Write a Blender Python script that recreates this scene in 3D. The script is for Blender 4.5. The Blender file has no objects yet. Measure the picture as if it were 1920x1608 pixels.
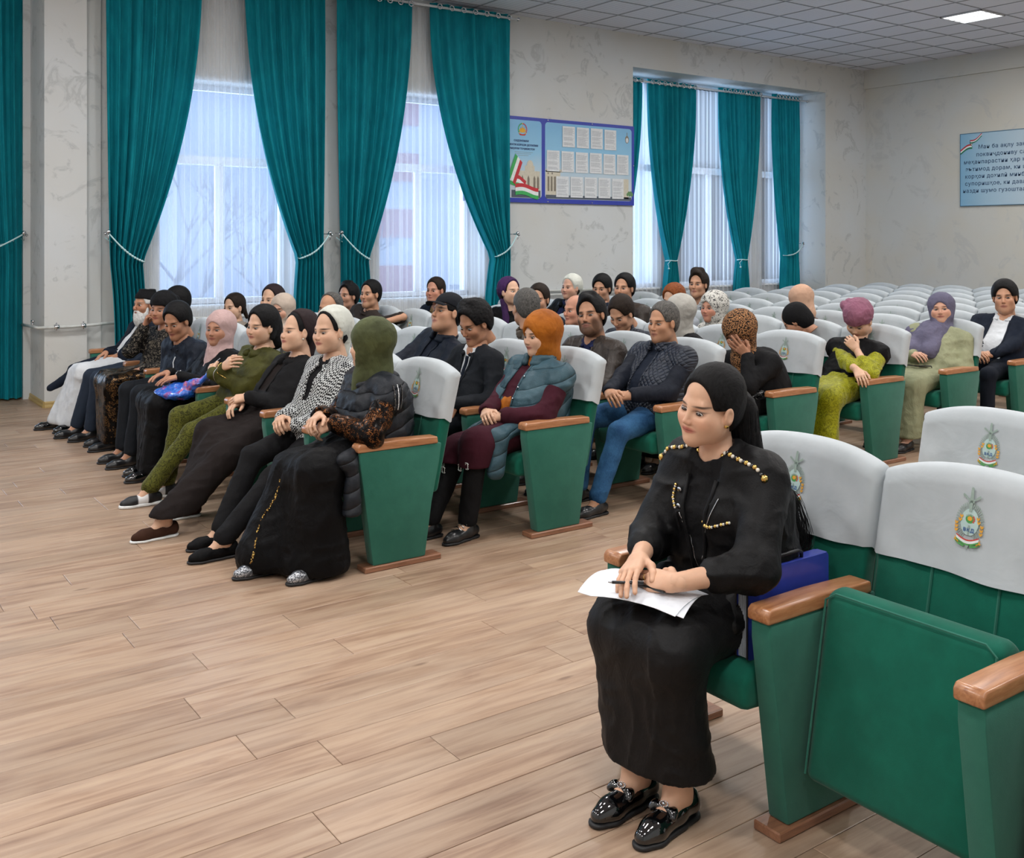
import bpy, bmesh, math, random
import numpy as np
from mathutils import Vector, Matrix
PI = math.pi
S = bpy.context.scene
COL = S.collection
random.seed(7)

# ------------------------------------------------------------------ camera
YAW = math.radians(54.6)
cam_d = bpy.data.cameras.new('camera')
cam = bpy.data.objects.new('camera', cam_d); COL.objects.link(cam)
cam.location = (-2.286, -4.604, 1.644)
cam.rotation_euler = (PI/2, 0, YAW - PI/2)
cam_d.sensor_fit = 'HORIZONTAL'; cam_d.sensor_width = 36
cam_d.lens = 36*1904.5/1920
cam_d.shift_x = 0.0; cam_d.shift_y = -350/1920
cam_d.clip_start = .05; cam_d.clip_end = 300
S.camera = cam
# ------------------------------------------------------------------ world and exposure
S.view_settings.view_transform = 'Standard'; S.view_settings.look = 'None'
S.view_settings.gamma = 1; S.view_settings.use_curve_mapping = False
S.view_settings.exposure = 0.22
W = bpy.data.worlds.new('overcast_sky'); S.world = W; W.use_nodes = True
bg = W.node_tree.nodes['Background']
bg.inputs[0].default_value = (.40, .60, 1.0, 1); bg.inputs[1].default_value = 1.0
CEIL = 4.68
XB = 13.2          # back wall
YW = 6.4           # window wall
XF = -5.0          # stage side
YR = -7.0
LAMP_W = 50

def add_lamp(x, y, w=LAMP_W, sx=.52, sy=.52):
    ld = bpy.data.lights.new('ceiling_lamp_light', 'AREA'); ld.shape = 'RECTANGLE'
    ld.size = sx; ld.size_y = sy; ld.energy = w; ld.color = (1, .98, .955)
    o = bpy.data.objects.new('lamp_light', ld); COL.objects.link(o); o.location = (x, y, CEIL-.06)
    return o
# skylight entering through the windows (portals' worth of sky light as area lamps just outside the panes)
def add_window_light(x0, x1, y, z0, z1, w):
    ld = bpy.data.lights.new('window_daylight', 'AREA'); ld.shape = 'RECTANGLE'
    ld.size = x1-x0; ld.size_y = z1-z0; ld.energy = w; ld.color = (.58, .76, 1.0)
    o = bpy.data.objects.new('window_daylight', ld); COL.objects.link(o)
    o.location = ((x0+x1)/2, y, (z0+z1)/2); o.rotation_euler = (-PI/2, 0, 0)
    return o

# ------------------------------------------------------------------ helpers
def tag(o, label=None, cat=None, group=None, kind=None):
    if label: o['label'] = label
    if cat: o['category'] = cat
    if group: o['group'] = group
    if kind: o['kind'] = kind
    return o
def empty(name, loc=(0,0,0), rz=0, label=None, cat=None, group=None):
    o = bpy.data.objects.new(name, None); COL.objects.link(o); o.location = loc; o.rotation_euler = (0,0,rz)
    o.empty_display_size = .1
    return tag(o, label, cat, group)
def link(name, me, parent=None, mats=None, smooth=False):
    o = bpy.data.objects.new(name, me); COL.objects.link(o)
    if parent is not None: o.parent = parent
    if mats is not None and len(me.materials) == 0:
        for m in (mats if isinstance(mats, (list, tuple)) else [mats]): me.materials.append(m)
    if smooth and len(me.polygons): me.polygons.foreach_set('use_smooth', [True]*len(me.polygons))
    return o
def mesh(name, vs, fs, mi=None):
    me = bpy.data.meshes.new(name); me.from_pydata([tuple(map(float, v)) for v in vs], [], [tuple(f) for f in fs])
    if mi is not None: me.polygons.foreach_set('material_index', mi)
    me.update(); return me
def npmesh(name, V, F, mi=None, smooth=True):
    """V (n,3), F (m,4) or (m,3) int"""
    me = bpy.data.meshes.new(name); V = np.asarray(V, np.float32); F = np.asarray(F, np.int32)
    m, k = F.shape
    me.vertices.add(len(V)); me.vertices.foreach_set('co', V.ravel())
    me.loops.add(m*k); me.loops.foreach_set('vertex_index', F.ravel())
    me.polygons.add(m); me.polygons.foreach_set('loop_start', np.arange(0, m*k, k, dtype=np.int32))
    try: me.polygons.foreach_set('loop_total', np.full(m, k, np.int32))
    except Exception: pass
    if mi is not None: me.polygons.foreach_set('material_index', np.asarray(mi, np.int32))
    me.polygons.foreach_set('use_smooth', np.full(m, smooth, bool))
    me.update(calc_edges=True); return me
class MB:
    """collects simple solids into one mesh"""
    def __init__(s): s.v = []; s.f = []; s.m = []
    def add(s, vs, fs, m=0):
        b = len(s.v); s.v += [tuple(v) for v in vs]; s.f += [tuple(i+b for i in f) for f in fs]; s.m += [m]*len(fs)
    def box(s, x0, x1, y0, y1, z0, z1, m=0):
        s.add([(x0,y0,z0),(x1,y0,z0),(x1,y1,z0),(x0,y1,z0),(x0,y0,z1),(x1,y0,z1),(x1,y1,z1),(x0,y1,z1)],
              [(3,2,1,0),(4,5,6,7),(0,1,5,4),(1,2,6,5),(2,3,7,6),(3,0,4,7)], m)
    def tube(s, pts, r, n=6, m=0, close=False):
        pts = [Vector(p) for p in pts]; k = len(pts); rs = r if isinstance(r, (list, tuple)) else [r]*k
        rings = []; up = Vector((0,0,1))
        for i, p in enumerate(pts):
            if close: t = pts[(i+1) % k]-pts[i-1]
            else: t = pts[min(i+1, k-1)]-pts[max(i-1, 0)]
            t.normalize()
            a = t.cross(up)
            if a.length < .1: a = t.cross(Vector((1,0,0)))
            a.normalize(); b = a.cross(t); up = b if close or True else up
            rings.append([p+(a*math.cos(2*PI*j/n)+b*math.sin(2*PI*j/n))*rs[i] for j in range(n)])
        vs = [q for R in rings for q in R]; fs = []
        for i in range(k if close else k-1):
            i2 = (i+1) % k
            for j in range(n):
                j2 = (j+1) % n; fs.append((i*n+j, i*n+j2, i2*n+j2, i2*n+j))
        if not close: fs += [tuple(range(n-1, -1, -1)), tuple((k-1)*n+j for j in range(n))]
        s.add(vs, fs, m)
    def sphere(s, c, r, n=8, m=0, sc=(1,1,1)):
        vs = []; fs = []; h = n//2+1
        for i in range(h+1):
            a = PI*i/h
            for j in range(n): b = 2*PI*j/n; vs.append((c[0]+r*sc[0]*math.sin(a)*math.cos(b), c[1]+r*sc[1]*math.sin(a)*math.sin(b), c[2]+r*sc[2]*math.cos(a)))
        for i in range(h):
            for j in range(n): j2 = (j+1) % n; fs.append((i*n+j, (i+1)*n+j, (i+1)*n+j2, i*n+j2))
        s.add(vs, fs, m)
    def poly(s, pts, m=0): s.add(pts, [tuple(range(len(pts)))], m)
    def mesh(s, name='m'): return mesh(name, s.v, s.f, s.m)
    def build(s, name, mats, parent=None, smooth=False, bevel=0, seg=2):
        me = s.mesh(name)
        if bevel: me = bevel_mesh(me, bevel, seg)
        return link(name, me, parent, mats, smooth)
def bevel_mesh(me, w, seg=2):
    bm = bmesh.new(); bm.from_mesh(me)
    bmesh.ops.remove_doubles(bm, verts=bm.verts, dist=1e-5)
    bmesh.ops.recalc_face_normals(bm, faces=bm.faces)
    es = [e for e in bm.edges if len(e.link_faces) == 2 and e.calc_face_angle(0) > .5]
    bmesh.ops.bevel(bm, geom=es, offset=w, segments=seg, profile=.5, affect='EDGES', clamp_overlap=True)
    bm.to_mesh(me); bm.free(); return me
def prism(pts2, t0, t1, axis='y'):
    """extrude a polygon given in (x,z) along y (or (y,z) along x, (x,y) along z)"""
    n = len(pts2)
    def P(a, b, t): return {'y': (a, t, b), 'x': (t, a, b), 'z': (a, b, t)}[axis]
    vs = [P(a, b, t0) for a, b in pts2]+[P(a, b, t1) for a, b in pts2]
    fs = [tuple(range(n)), tuple(range(2*n-1, n-1, -1))]+[(i, i+n, (i+1) % n+n, (i+1) % n) for i in range(n)]
    return vs, fs

# ------------------------------------------------------------------ materials
MATS = {}
class NT:
    def __init__(s, m): s.t = m.node_tree; s.n = s.t.nodes; s.l = s.t.links
    def node(s, typ, **kw):
        nd = s.n.new(typ)
        for k, v in kw.items():
            if k.startswith('i_'): nd.inputs[k[2:]].default_value = v
            else: setattr(nd, k, v)
        return nd
    def set(s, sock, v):
        if isinstance(v, bpy.types.NodeSocket): s.l.new(v, sock)
        else: sock.default_value = v
    def math(s, op, a, b=0.0, c=0.0, clamp=False):
        nd = s.n.new('ShaderNodeMath'); nd.operation = op; nd.use_clamp = clamp
        for i, v in enumerate((a, b, c)): s.set(nd.inputs[i], v)
        return nd.outputs[0]
    def mix(s, f, a, b, mode='MIX'):
        nd = s.n.new('ShaderNodeMix'); nd.data_type = 'RGBA'; nd.blend_type = mode
        s.set(nd.inputs[0], f); s.set(nd.inputs[6], a if isinstance(a, bpy.types.NodeSocket) else (*a[:3], 1))
        s.set(nd.inputs[7], b if isinstance(b, bpy.types.NodeSocket) else (*b[:3], 1)); return nd.outputs[2]
    def ramp(s, f, stops, interp='LINEAR'):
        nd = s.n.new('ShaderNodeValToRGB'); nd.color_ramp.interpolation = interp
        e = nd.color_ramp.elements
        while len(e) < len(stops): e.new(.5)
        for i, (p, c) in enumerate(stops):
            e[i].position = p; e[i].color = (*c[:3], 1) if not isinstance(c, (int, float)) else (c, c, c, 1)
        s.set(nd.inputs[0], f); return nd.outputs[0]
    def coord(s, which='Object'): return s.n.new('ShaderNodeTexCoord').outputs[which]
    def mapping(s, v, scale=(1,1,1), rot=(0,0,0), loc=(0,0,0)):
        nd = s.n.new('ShaderNodeMapping'); s.l.new(v, nd.inputs[0]); nd.inputs['Scale'].default_value = scale
        nd.inputs['Rotation'].default_value = rot; nd.inputs['Location'].default_value = loc; return nd.outputs[0]
    def noise(s, v, scale=5, detail=3, rough=.5, dist=0.0, out=0):
        nd = s.n.new('ShaderNodeTexNoise'); s.l.new(v, nd.inputs['Vector']); nd.inputs['Scale'].default_value = scale
        nd.inputs['Detail'].default_value = detail; nd.inputs['Roughness'].default_value = rough
        nd.inputs['Distortion'].default_value = dist; return nd.outputs[out]
    def vor(s, v, scale=5, feature='F1', out=0, rnd=1.0):
        nd = s.n.new('ShaderNodeTexVoronoi'); nd.feature = feature; s.l.new(v, nd.inputs['Vector'])
        nd.inputs['Scale'].default_value = scale; nd.inputs['Randomness'].default_value = rnd; return nd.outputs[out]
    def bump(s, h, strength=.3, dist=.01, normal=None):
        nd = s.n.new('ShaderNodeBump'); s.l.new(h, nd.inputs['Height']); nd.inputs['Strength'].default_value = strength
        nd.inputs['Distance'].default_value = dist
        if normal is not None: s.l.new(normal, nd.inputs['Normal'])
        return nd.outputs[0]
def sr(h):
    """sRGB hex -> linear"""
    c = [int(h[i:i+2], 16)/255 for i in (0, 2, 4)]
    return tuple(x/12.92 if x <= .04045 else ((x+.055)/1.055)**2.4 for x in c)
def new_mat(name):
    m = bpy.data.materials.new(name); m.use_nodes = True
    t = NT(m); b = t.n['Principled BSDF']; return m, t, b
def cloth(name, hexc, rough=.85, var=.12, bump=.25, bscale=220, sheen=.0, spec=.2, wr=.25, wscale=16, metallic=0, hex2=None, coat=0):
    """plain woven/knit cloth with small colour variation, weave and wrinkle relief"""
    if name in MATS: return MATS[name]
    m, t, b = new_mat(name); c = sr(hexc) if isinstance(hexc, str) else hexc
    co = t.coord(); n1 = t.noise(co, 7, 4, .6)
    d = tuple(x*(1-var) for x in c); u = tuple(min(1, x*(1+var)) for x in c)
    if hex2: u = sr(hex2)
    colr = t.ramp(n1, [(.3, d), (.7, u)])
    t.l.new(colr, b.inputs['Base Color']); b.inputs['Roughness'].default_value = rough
    b.inputs['Specular IOR Level'].default_value = spec; b.inputs['Metallic'].default_value = metallic
    if sheen: b.inputs['Sheen Weight'].default_value = sheen; b.inputs['Sheen Roughness'].default_value = .4; b.inputs['Sheen Tint'].default_value = (*[min(1, x*2+.1) for x in c], 1)
    if coat: b.inputs['Coat Weight'].default_value = coat; b.inputs['Coat Roughness'].default_value = .15
    wn = t.noise(t.mapping(co, (1, 1, .6)), wscale, 3, .55, .6)
    nrm = t.bump(wn, wr, .02)
    if bump: nrm = t.bump(t.noise(co, bscale, 2, .5), bump, .002, nrm)
    t.l.new(nrm, b.inputs['Normal'])
    MATS[name] = m; return m
def plain(name, hexc, rough=.5, metallic=0, spec=.5, coat=0, emit=0):
    if name in MATS: return MATS[name]
    m, t, b = new_mat(name); c = sr(hexc)
    co = t.coord(); n1 = t.noise(co, 30, 3)
    t.l.new(t.ramp(n1, [(.3, tuple(x*.93 for x in c)), (.7, tuple(min(1, x*1.05) for x in c))]), b.inputs['Base Color'])
    b.inputs['Roughness'].default_value = rough
    b.inputs['Metallic'].default_value = metallic; b.inputs['Specular IOR Level'].default_value = spec; b.inputs['Coat Weight'].default_value = coat
    if emit: b.inputs['Emission Color'].default_value = (*c, 1); b.inputs['Emission Strength'].default_value = emit
    MATS[name] = m; return m
# ================================================================== SETTING
def plaster(name, base='b9bbb8', dark='a2a5a3', warm='bdb9ae', cell=3.0, amp=.5):
    m, t, b = new_mat(name); co = t.coord('Object')
    big = t.noise(co, .8, 3, .5)
    sw = t.noise(t.mapping(co, (1, 1, 1.0)), cell, 7, .62, 1.6)
    ve = t.vor(t.mapping(co, (1.3, 1.3, 1)), 2.2, 'F1')
    col = t.mix(t.ramp(big, [(.35, 0.0), (.65, 1.0)]), sr(base), sr(warm))
    vein = t.ramp(sw, [(.56, 0.0), (.63, .9*amp), (.67, .1*amp), (.74, .5*amp)])
    col = t.mix(vein, col, sr(dark))
    t.l.new(col, b.inputs['Base Color']); b.inputs['Roughness'].default_value = .62
    b.inputs['Specular IOR Level'].default_value = .35
    t.l.new(t.bump(sw, .25, .006), b.inputs['Normal']); return m
M_wall = plaster('decorative_plaster', 'cdd1d3', 'a9adae', 'cacac6', 2.6, .7)
M_wall2 = plaster('decorative_plaster_back', 'cdd0d0', 'b8bbbc', 'cfccc2', 1.6, .5)
M_white = plain('white_window_plastic', 'e4e8ee', .4)
def planks_mat():
    m, t, b = new_mat('laminate_planks')
    oi = t.n.new('ShaderNodeObjectInfo').outputs['Random']
    at = t.n.new('ShaderNodeAttribute'); at.attribute_name = 'rnd'
    r = t.math('ADD', oi, at.outputs['Fac'])
    co = t.coord('Object')
    cb = t.n.new('ShaderNodeCombineXYZ'); t.l.new(t.math('MULTIPLY', r, 37.0), cb.inputs[0]); t.l.new(t.math('MULTIPLY', r, 91.0), cb.inputs[1])
    va = t.n.new('ShaderNodeVectorMath'); va.operation = 'ADD'; t.l.new(co, va.inputs[0]); t.l.new(cb.outputs[0], va.inputs[1])
    v = va.outputs[0]
    g1 = t.noise(t.mapping(v, (1.1, 14, 1)), 1.6, 6, .62, .9)
    g2 = t.noise(t.mapping(v, (3, 90, 1)), 2.0, 4, .6, .2)
    g3 = t.noise(t.mapping(v, (.9, 4.5, 1)), 1.3, 3, .5, 1.2)
    col = t.ramp(g1, [(.28, sr('765844')), (.42, sr('947660')), (.55, sr('a88b72')), (.75, sr('b49a81'))])
    col = t.mix(t.math('MULTIPLY', t.ramp(g2, [(.35, 1.0), (.6, 0.0)]), .28), col, sr('94765e'))
    col = t.mix(t.math('MULTIPLY', t.ramp(g3, [(.40, 0.0), (.62, 1.0)]), .40), col, sr('b7a08a'))
    kn = t.vor(t.mapping(v, (1.6, 5.5, 1)), 1.0, 'F1')
    kmask = t.ramp(kn, [(.03, 1.0), (.075, 0.0)])
    col = t.mix(t.math('MULTIPLY', kmask, .75), col, sr('6d5240'))
    val = t.math('ADD', t.math('MULTIPLY', t.math('FRACT', t.math('MULTIPLY', r, 17.3)), .20), .88)
    hs = t.n.new('ShaderNodeHueSaturation'); t.l.new(col, hs.inputs['Color']); t.l.new(val, hs.inputs['Value']); hs.inputs['Saturation'].default_value = .95
    t.l.new(hs.outputs[0], b.inputs['Base Color'])
    t.l.new(t.ramp(g1, [(.3, .42), (.7, .34)]), b.inputs['Roughness']); b.inputs['Specular IOR Level'].default_value = .45
    t.l.new(t.bump(g2, .12, .001), b.inputs['Normal']); return m
M_plank = planks_mat()
M_sub = plain('floor_underlay', '4a3526', .9)
floor = MB(); floor.box(XF-.2, XB+.2, YR-.2, YW+1.2, -.2, -.012)
floor = floor.build('floor', M_sub); floor['kind'] = 'structure'
def plank_mesh(L, Wd):
    m = MB(); e = .0011; c = .0022
    x0, x1, y0, y1 = -L/2+e, L/2-e, -Wd/2+e, Wd/2-e
    v = [(x0,y0,-.012),(x1,y0,-.012),(x1,y1,-.012),(x0,y1,-.012),(x0,y0,-c*.6),(x1,y0,-c*.6),(x1,y1,-c*.6),(x0,y1,-c*.6),(x0+c,y0+c,0),(x1-c,y0+c,0),(x1-c,y1-c,0),(x0+c,y1-c,0)]
    f = [(0,1,5,4),(1,2,6,5),(2,3,7,6),(3,0,4,7),(4,5,9,8),(5,6,10,9),(6,7,11,10),(7,4,8,11),(8,9,10,11)]
    m.add(v, f); return m.mesh('plank')
PL, PW = 1.29, .19
plank_me = plank_mesh(PL, PW); plank_me.materials.append(M_plank)
cands = []
rr = random.Random(3)
j0 = int((YR)/PW)-1; j1 = int((YW+.6)/PW)+1
for j in range(j0, j1+1):
    off = rr.random()*PL
    i = 0
    x = XF-.1-off
    while x < XB:
        cands.append((x+PL/2, (j+.5)*PW+.022)); x += PL
def visdist(c):
    dx, dy = c[0]-cam.location.x, c[1]-cam.location.y
    f = dx*math.cos(YAW)+dy*math.sin(YAW); r = dx*math.sin(YAW)-dy*math.cos(YAW)
    if f < .8 or abs(r)/f > .62: return 1e3+math.hypot(dx, dy)
    return f
cands.sort(key=visdist)
for c in cands[:300]:
    o = link('plank', plank_me, floor); o.location = (c[0], c[1], 0)
rest = MB(); rv = []
bv = [tuple(v.co) for v in plank_me.vertices]; bf = [tuple(p.vertices) for p in plank_me.polygons]
for c in cands[300:]:
    if c[1] > YW+.9: continue
    rest.add([(v[0]+c[0], v[1]+c[1], v[2]) for v in bv], bf); rv += [rr.random()]*len(bv)
rme = rest.mesh('planks'); a = rme.attributes.new('rnd', 'FLOAT', 'POINT'); a.data.foreach_set('value', rv)
rme.materials.append(M_plank); ro = link('planks', rme, floor); ro['kind'] = 'stuff'

# ---- ceiling of mineral tiles
m, t, b = new_mat('ceiling_tile_board'); M_tile = m
co = t.coord('Object')
st = t.n.new('ShaderNodeTexWave'); st.wave_type = 'BANDS'; st.bands_direction = 'X'; t.l.new(co, st.inputs[0]); st.inputs['Scale'].default_value = 4.2; st.inputs['Distortion'].default_value = .6; st.inputs['Detail'].default_value = 1
fn = t.noise(t.mapping(co, (1, 1, 1)), 60, 3)
oi = t.n.new('ShaderNodeObjectInfo').outputs['Random']
colr = t.mix(t.math('MULTIPLY', t.ramp(st.outputs['Fac'], [(.2, 0.0), (.8, 1.0)]), .5), sr('e3e6f0'), sr('c9cdda'))
colr = t.mix(t.math('MULTIPLY', oi, .25), colr, sr('eceef4'))
t.l.new(colr, b.inputs['Base Color']); b.inputs['Roughness'].default_value = .75; t.l.new(t.bump(st.outputs['Fac'], .35, .004), b.inputs['Normal'])
M_grid = plain('ceiling_grid_metal', '8c9099', .5)
cl = MB(); cl.box(XF-.2, XB+.2, YR-.2, YW+1.2, CEIL+.03, CEIL+.25)
ceil = cl.build('ceiling', M_grid); ceil['kind'] = 'structure'
TS = .6
tm = MB(); g = .008
tm.box(-TS/2+g, TS/2-g, -TS/2+g, TS/2-g, -.012, .0)
tile_me = tm.mesh('ceiling_tile'); tile_me.materials.append(M_tile)
ox, oy = .10, .20
# one-tile raster lamps on a regular grid; two of them fall inside the frame
lampset = {(i, j) for i in range(-8, 20, 5) for j in (4, -2, -8)}
cand = []
for i in range(int((XF-ox)/TS)-1, int((XB-ox)/TS)+1):
    for j in range(int((YR-oy)/TS)-1, int((YW-oy)/TS)+1):
        if (i, j) in lampset: continue
        x = ox+(i+.5)*TS; y = oy+(j+.5)*TS
        if y-TS/2 > YW-.02 or x-TS/2 > XB-.02: continue
        cand.append((x, y))
def cvis(c):
    dx, dy = c[0]-cam.location.x, c[1]-cam.location.y
    f = dx*math.cos(YAW)+dy*math.sin(YAW); r = dx*math.sin(YAW)-dy*math.cos(YAW)
    if f < 10 or abs(r)/f > .58: return 1e3+abs(f)
    return f
cand.sort(key=cvis)
for c in cand[:300]:
    o = link('ceiling_tile', tile_me, ceil); o.location = (c[0], c[1], CEIL)
rest = MB()
for c in cand[300:]: rest.box(c[0]-TS/2+g, c[0]+TS/2-g, c[1]-TS/2+g, c[1]+TS/2-g, CEIL-.012, CEIL)
ro = rest.build('ceiling_tiles', M_tile, ceil); ro['kind'] = 'stuff'
gr = MB()
for i in range(int((XF-ox)/TS)-1, int((XB-ox)/TS)+2):
    x = ox+i*TS
    if x < XB: gr.box(x-.011, x+.011, YR, YW, CEIL-.016, CEIL-.004)
for j in range(int((YR-oy)/TS)-1, int((YW-oy)/TS)+2):
    y = oy+j*TS
    if y < YW: gr.box(XF, XB, y-.011, y+.011, CEIL-.0165, CEIL-.0045)
go = gr.build('ceiling_grid', M_grid, ceil); go['kind'] = 'stuff'
# lamps : two-tile raster luminaires
M_lamp = plain('lamp_diffuser_glow', 'ffffff', .4, emit=3.2); M_lframe = plain('lamp_frame_white', 'dfe3e8', .4)
lamp_n = 0
for a_, ix in enumerate(range(-8, 20, 5)):
    for b_, iy in enumerate((4, -2, -8)):
        x0 = ox+ix*TS; y0 = oy+iy*TS; h = TS/2
        e = empty('ceiling_lamp', (x0+h, y0+h, CEIL))
        f = MB(); f.box(-h+.01, h-.01, -h+.01, h-.01, -.004, .03)
        for k in range(5):
            xx = -h+.01+k*(TS-.02-.025)/4; f.box(xx, xx+.025, -h+.01, h-.01, -.03, -.004)
        f.box(-h+.01, h-.01, -h+.01, -h+.03, -.03, -.004); f.box(-h+.01, h-.01, h-.03, h-.01, -.03, -.004)
        f.build('lamp_frame', M_lframe, e)
        for k in range(4):
            xx = -h+.037+k*(TS-.045)/4; d = MB(); d.box(xx, xx+.118, -h+.03, h-.03, -.022, -.0045); d.build('diffuser', M_lamp, e)
        lab = 'square raster ceiling lamp, %s from back wall, %s from the windows' % (['sixth', 'fifth', 'fourth', 'third', 'second', 'nearest'][a_], ['first', 'second', 'third'][b_])
        if (ix, iy) == (17, 4): lab = 'bright square raster ceiling lamp shining near the top right corner'
        if (ix, iy) == (12, 4): lab = 'square raster ceiling lamp just above the top edge of the frame'
        tag(e, lab, 'ceiling lamp', 'raster ceiling lamps')
        add_lamp(x0+h, y0+h)

# ---- walls
def struct(name, mb, mats, bevel=0):
    o = mb.build(name, mats, None, bevel=bevel); o['kind'] = 'structure'; return o
# window wall: front plane YW, outer plane YW+.75 ; holes for windows
WT = .62
ww = MB()
def wbox(x0, x1, z0, z1, y0=YW, y1=YW+WT): ww.box(x0, x1, y0, y1, z0, z1)
win = [(.92, 2.50, .95, 3.42), (3.55, 5.10, .95, 3.50)]        # openings in the main wall plane
wbox(.32, .92, 0, CEIL+.02); wbox(2.50, 3.55, 0, CEIL+.02); wbox(5.10, 7.69, 0, CEIL+.02)
for (x0, x1, z0, z1) in win: wbox(x0, x1, 0, z0); wbox(x0, x1, z1, CEIL+.02)
# recess with three windows
wbox(7.69, 12.08, 4.19, CEIL+.02)
wbox(12.08, XB+.2, 0, CEIL+.02)
rwin = [(7.75, 8.75, .95, 4.19), (9.15, 10.75, .95, 4.19), (11.15, 12.0, .95, 4.19)]
xs = 7.69
yb0, yb1 = 7.0, 7.3
ww.box(7.4, 7.75, yb0, yb1, 0, CEIL); ww.box(8.75, 9.15, yb0, yb1, 0, CEIL); ww.box(10.75, 11.15, yb0, yb1, 0, CEIL); ww.box(12.0, 12.4, yb0, yb1, 0, CEIL)
for (x0, x1, z0, z1) in rwin: ww.box(x0, x1, yb0, yb1, 0, z0)
ww.box(7.4, 12.4, yb0, yb1, 4.19, CEIL)
# left recess with window 0
ww.box(-.30, -.22, YW+.62, 7.35, 0, CEIL); ww.box(XF-.2, -2.6, 7.15, 7.4, 0, CEIL); ww.box(-1.0, -.22, 7.15, 7.4, 0, CEIL)
ww.box(-2.6, -1.0, 7.15, 7.4, 0, .9); ww.box(-2.6, -1.0, 7.15, 7.4, 3.5, CEIL)
wall_w = struct('wall_windows', ww, M_wall)
pl = MB(); pl.box(-.23, .17, 6.3, 7.2, 0, CEIL+.02); pl.box(.17, .325, 6.38, 7.0, 0, CEIL+.02)
struct('trim_1', pl, M_wall)
wb = MB(); wb.box(XB, XB+.2, YR-.2, YW+1.0, 0, CEIL+.02); struct('wall_back', wb, M_wall2)
bb = MB(); bb.box(XB-.05, XB, YR, YW, 4.34, CEIL+.01); struct('trim_2', bb, M_wall2)
wr_ = MB(); wr_.box(XF-.2, XB+.2, YR-.2, YR, 0, CEIL+.02); struct('wall_right', wr_, M_wall)
wf = MB(); wf.box(XF-.2, XF, YR-.2, YW+1.0, 0, CEIL+.02); struct('wall_stage', wf, M_wall)
M_base = plain('baseboard_wood', 'b39a62', .45)
def prof_board(name, pts):
    """baseboard strip following floor points, profiled"""
    mbx = MB()
    for (a, b_) in zip(pts[:-1], pts[1:]):
        a = Vector((*a, 0)); b_ = Vector((*b_, 0)); d = (b_-a).normalized(); n = Vector((d.y, -d.x, 0))
        prof = [(0, 0), (.018, 0), (.018, .012), (.012, .03), (.012, .05), (.006, .062), (0, .062)]
        k = len(prof); vs = [a+n*p[0]+Vector((0, 0, p[1])) for p in prof]+[b_+n*p[0]+Vector((0, 0, p[1])) for p in prof]
        mbx.add(vs, [(i, (i+1) % k, (i+1) % k+k, i+k) for i in range(k)]+[tuple(range(k)), tuple(range(2*k-1, k-1, -1))])
    o = mbx.build(name, M_base); o['kind'] = 'structure'
prof_board('baseboard_left', [(-.9, 7.15), (-.23, 7.15), (-.23, 6.3), (.17, 6.3), (.17, 6.38), (.32, 6.38), (.32, 6.4), (7.69, 6.4), (7.69, 7.0), (12.08, 7.0), (12.08, 6.4), (XB, 6.4)])
prof_board('baseboard_back', [(XB, 6.4), (XB, YR)])

# ---- windows with frames and glass
m, t, b = new_mat('window_glass'); M_glass = m
tr = t.n.new('ShaderNodeBsdfTransparent'); gl = t.n.new('ShaderNodeBsdfGlossy'); gl.inputs['Roughness'].default_value = .02
fr = t.n.new('ShaderNodeFresnel'); fr.inputs[0].default_value = 1.45; mx = t.n.new('ShaderNodeMixShader')
t.l.new(fr.outputs[0], mx.inputs[0]); t.l.new(tr.outputs[0], mx.inputs[1]); t.l.new(gl.outputs[0], mx.inputs[2]); t.l.new(mx.outputs[0], t.n['Material Output'].inputs[0])
def window(n, x0, x1, z0, z1, y, transom, mull):
    f = MB(); w = .06; d0, d1 = y, y+.07
    f.box(x0, x1, d0, d1, z0, z0+w); f.box(x0, x1, d0, d1, z1-w, z1); f.box(x0, x0+w, d0, d1, z0, z1); f.box(x1-w, x1, d0, d1, z0, z1)
    fo = f.build('window_%d' % n, M_white, None, bevel=.006, seg=1); fo['kind'] = 'structure'
    b2 = MB(); b2.box(x0+w, x1-w, d0-.005, d1-.01, transom, transom+.10); b2.build('transom', M_white, fo, bevel=.005, seg=1)
    xs = [x0+w]+[x0+(x1-x0)*q for q in mull]+[x1-w]
    for q in xs[1:-1]:
        b3 = MB(); b3.box(q-.045, q+.045, d0-.004, d1-.01, z0+w, transom); b3.build('mullion', M_white, fo, bevel=.005, seg=1)
    for a_, c_ in zip(xs[:-1], xs[1:]):
        p = MB(); p.box(a_, c_, y+.03, y+.036, z0+w, transom); p.build('pane', M_glass, fo)
    p = MB(); p.box(xs[0], xs[-1], y+.03, y+.036, transom+.1, z1-w); p.build('pane', M_glass, fo)
    s_ = MB(); s_.box(x0-.03, x1+.03, y-.14, y+.0, z0-.035, z0); s_.build('sill', M_white, fo, bevel=.006, seg=1)
window(1, -2.6, -1.0, .9, 3.5, 7.18, 2.55, (.5,))
window(2, .92, 2.50, .95, 3.42, 6.78, 2.52, (.5,))
window(3, 3.55, 5.10, .95, 3.50, 6.78, 2.55, (.5,))
window(4, 7.75, 8.75, .95, 4.19, 7.05, 2.75, ())
window(5, 9.15, 10.75, .95, 4.19, 7.05, 2.75, (.5,))
window(6, 11.15, 12.0, .95, 4.19, 7.05, 2.75, ())
add_window_light(.95, 2.47, 7.1, 1.0, 3.4, 50); add_window_light(3.6, 5.05, 7.1, 1.0, 3.4, 50); add_window_light(-2.55, -1.05, 7.5, 1.0, 3.4, 60)
add_window_light(7.8, 8.7, 7.4, 1.0, 4.15, 42); add_window_light(9.2, 10.7, 7.4, 1.0, 4.15, 66); add_window_light(11.2, 11.95, 7.4, 1.0, 4.15, 40)

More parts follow.
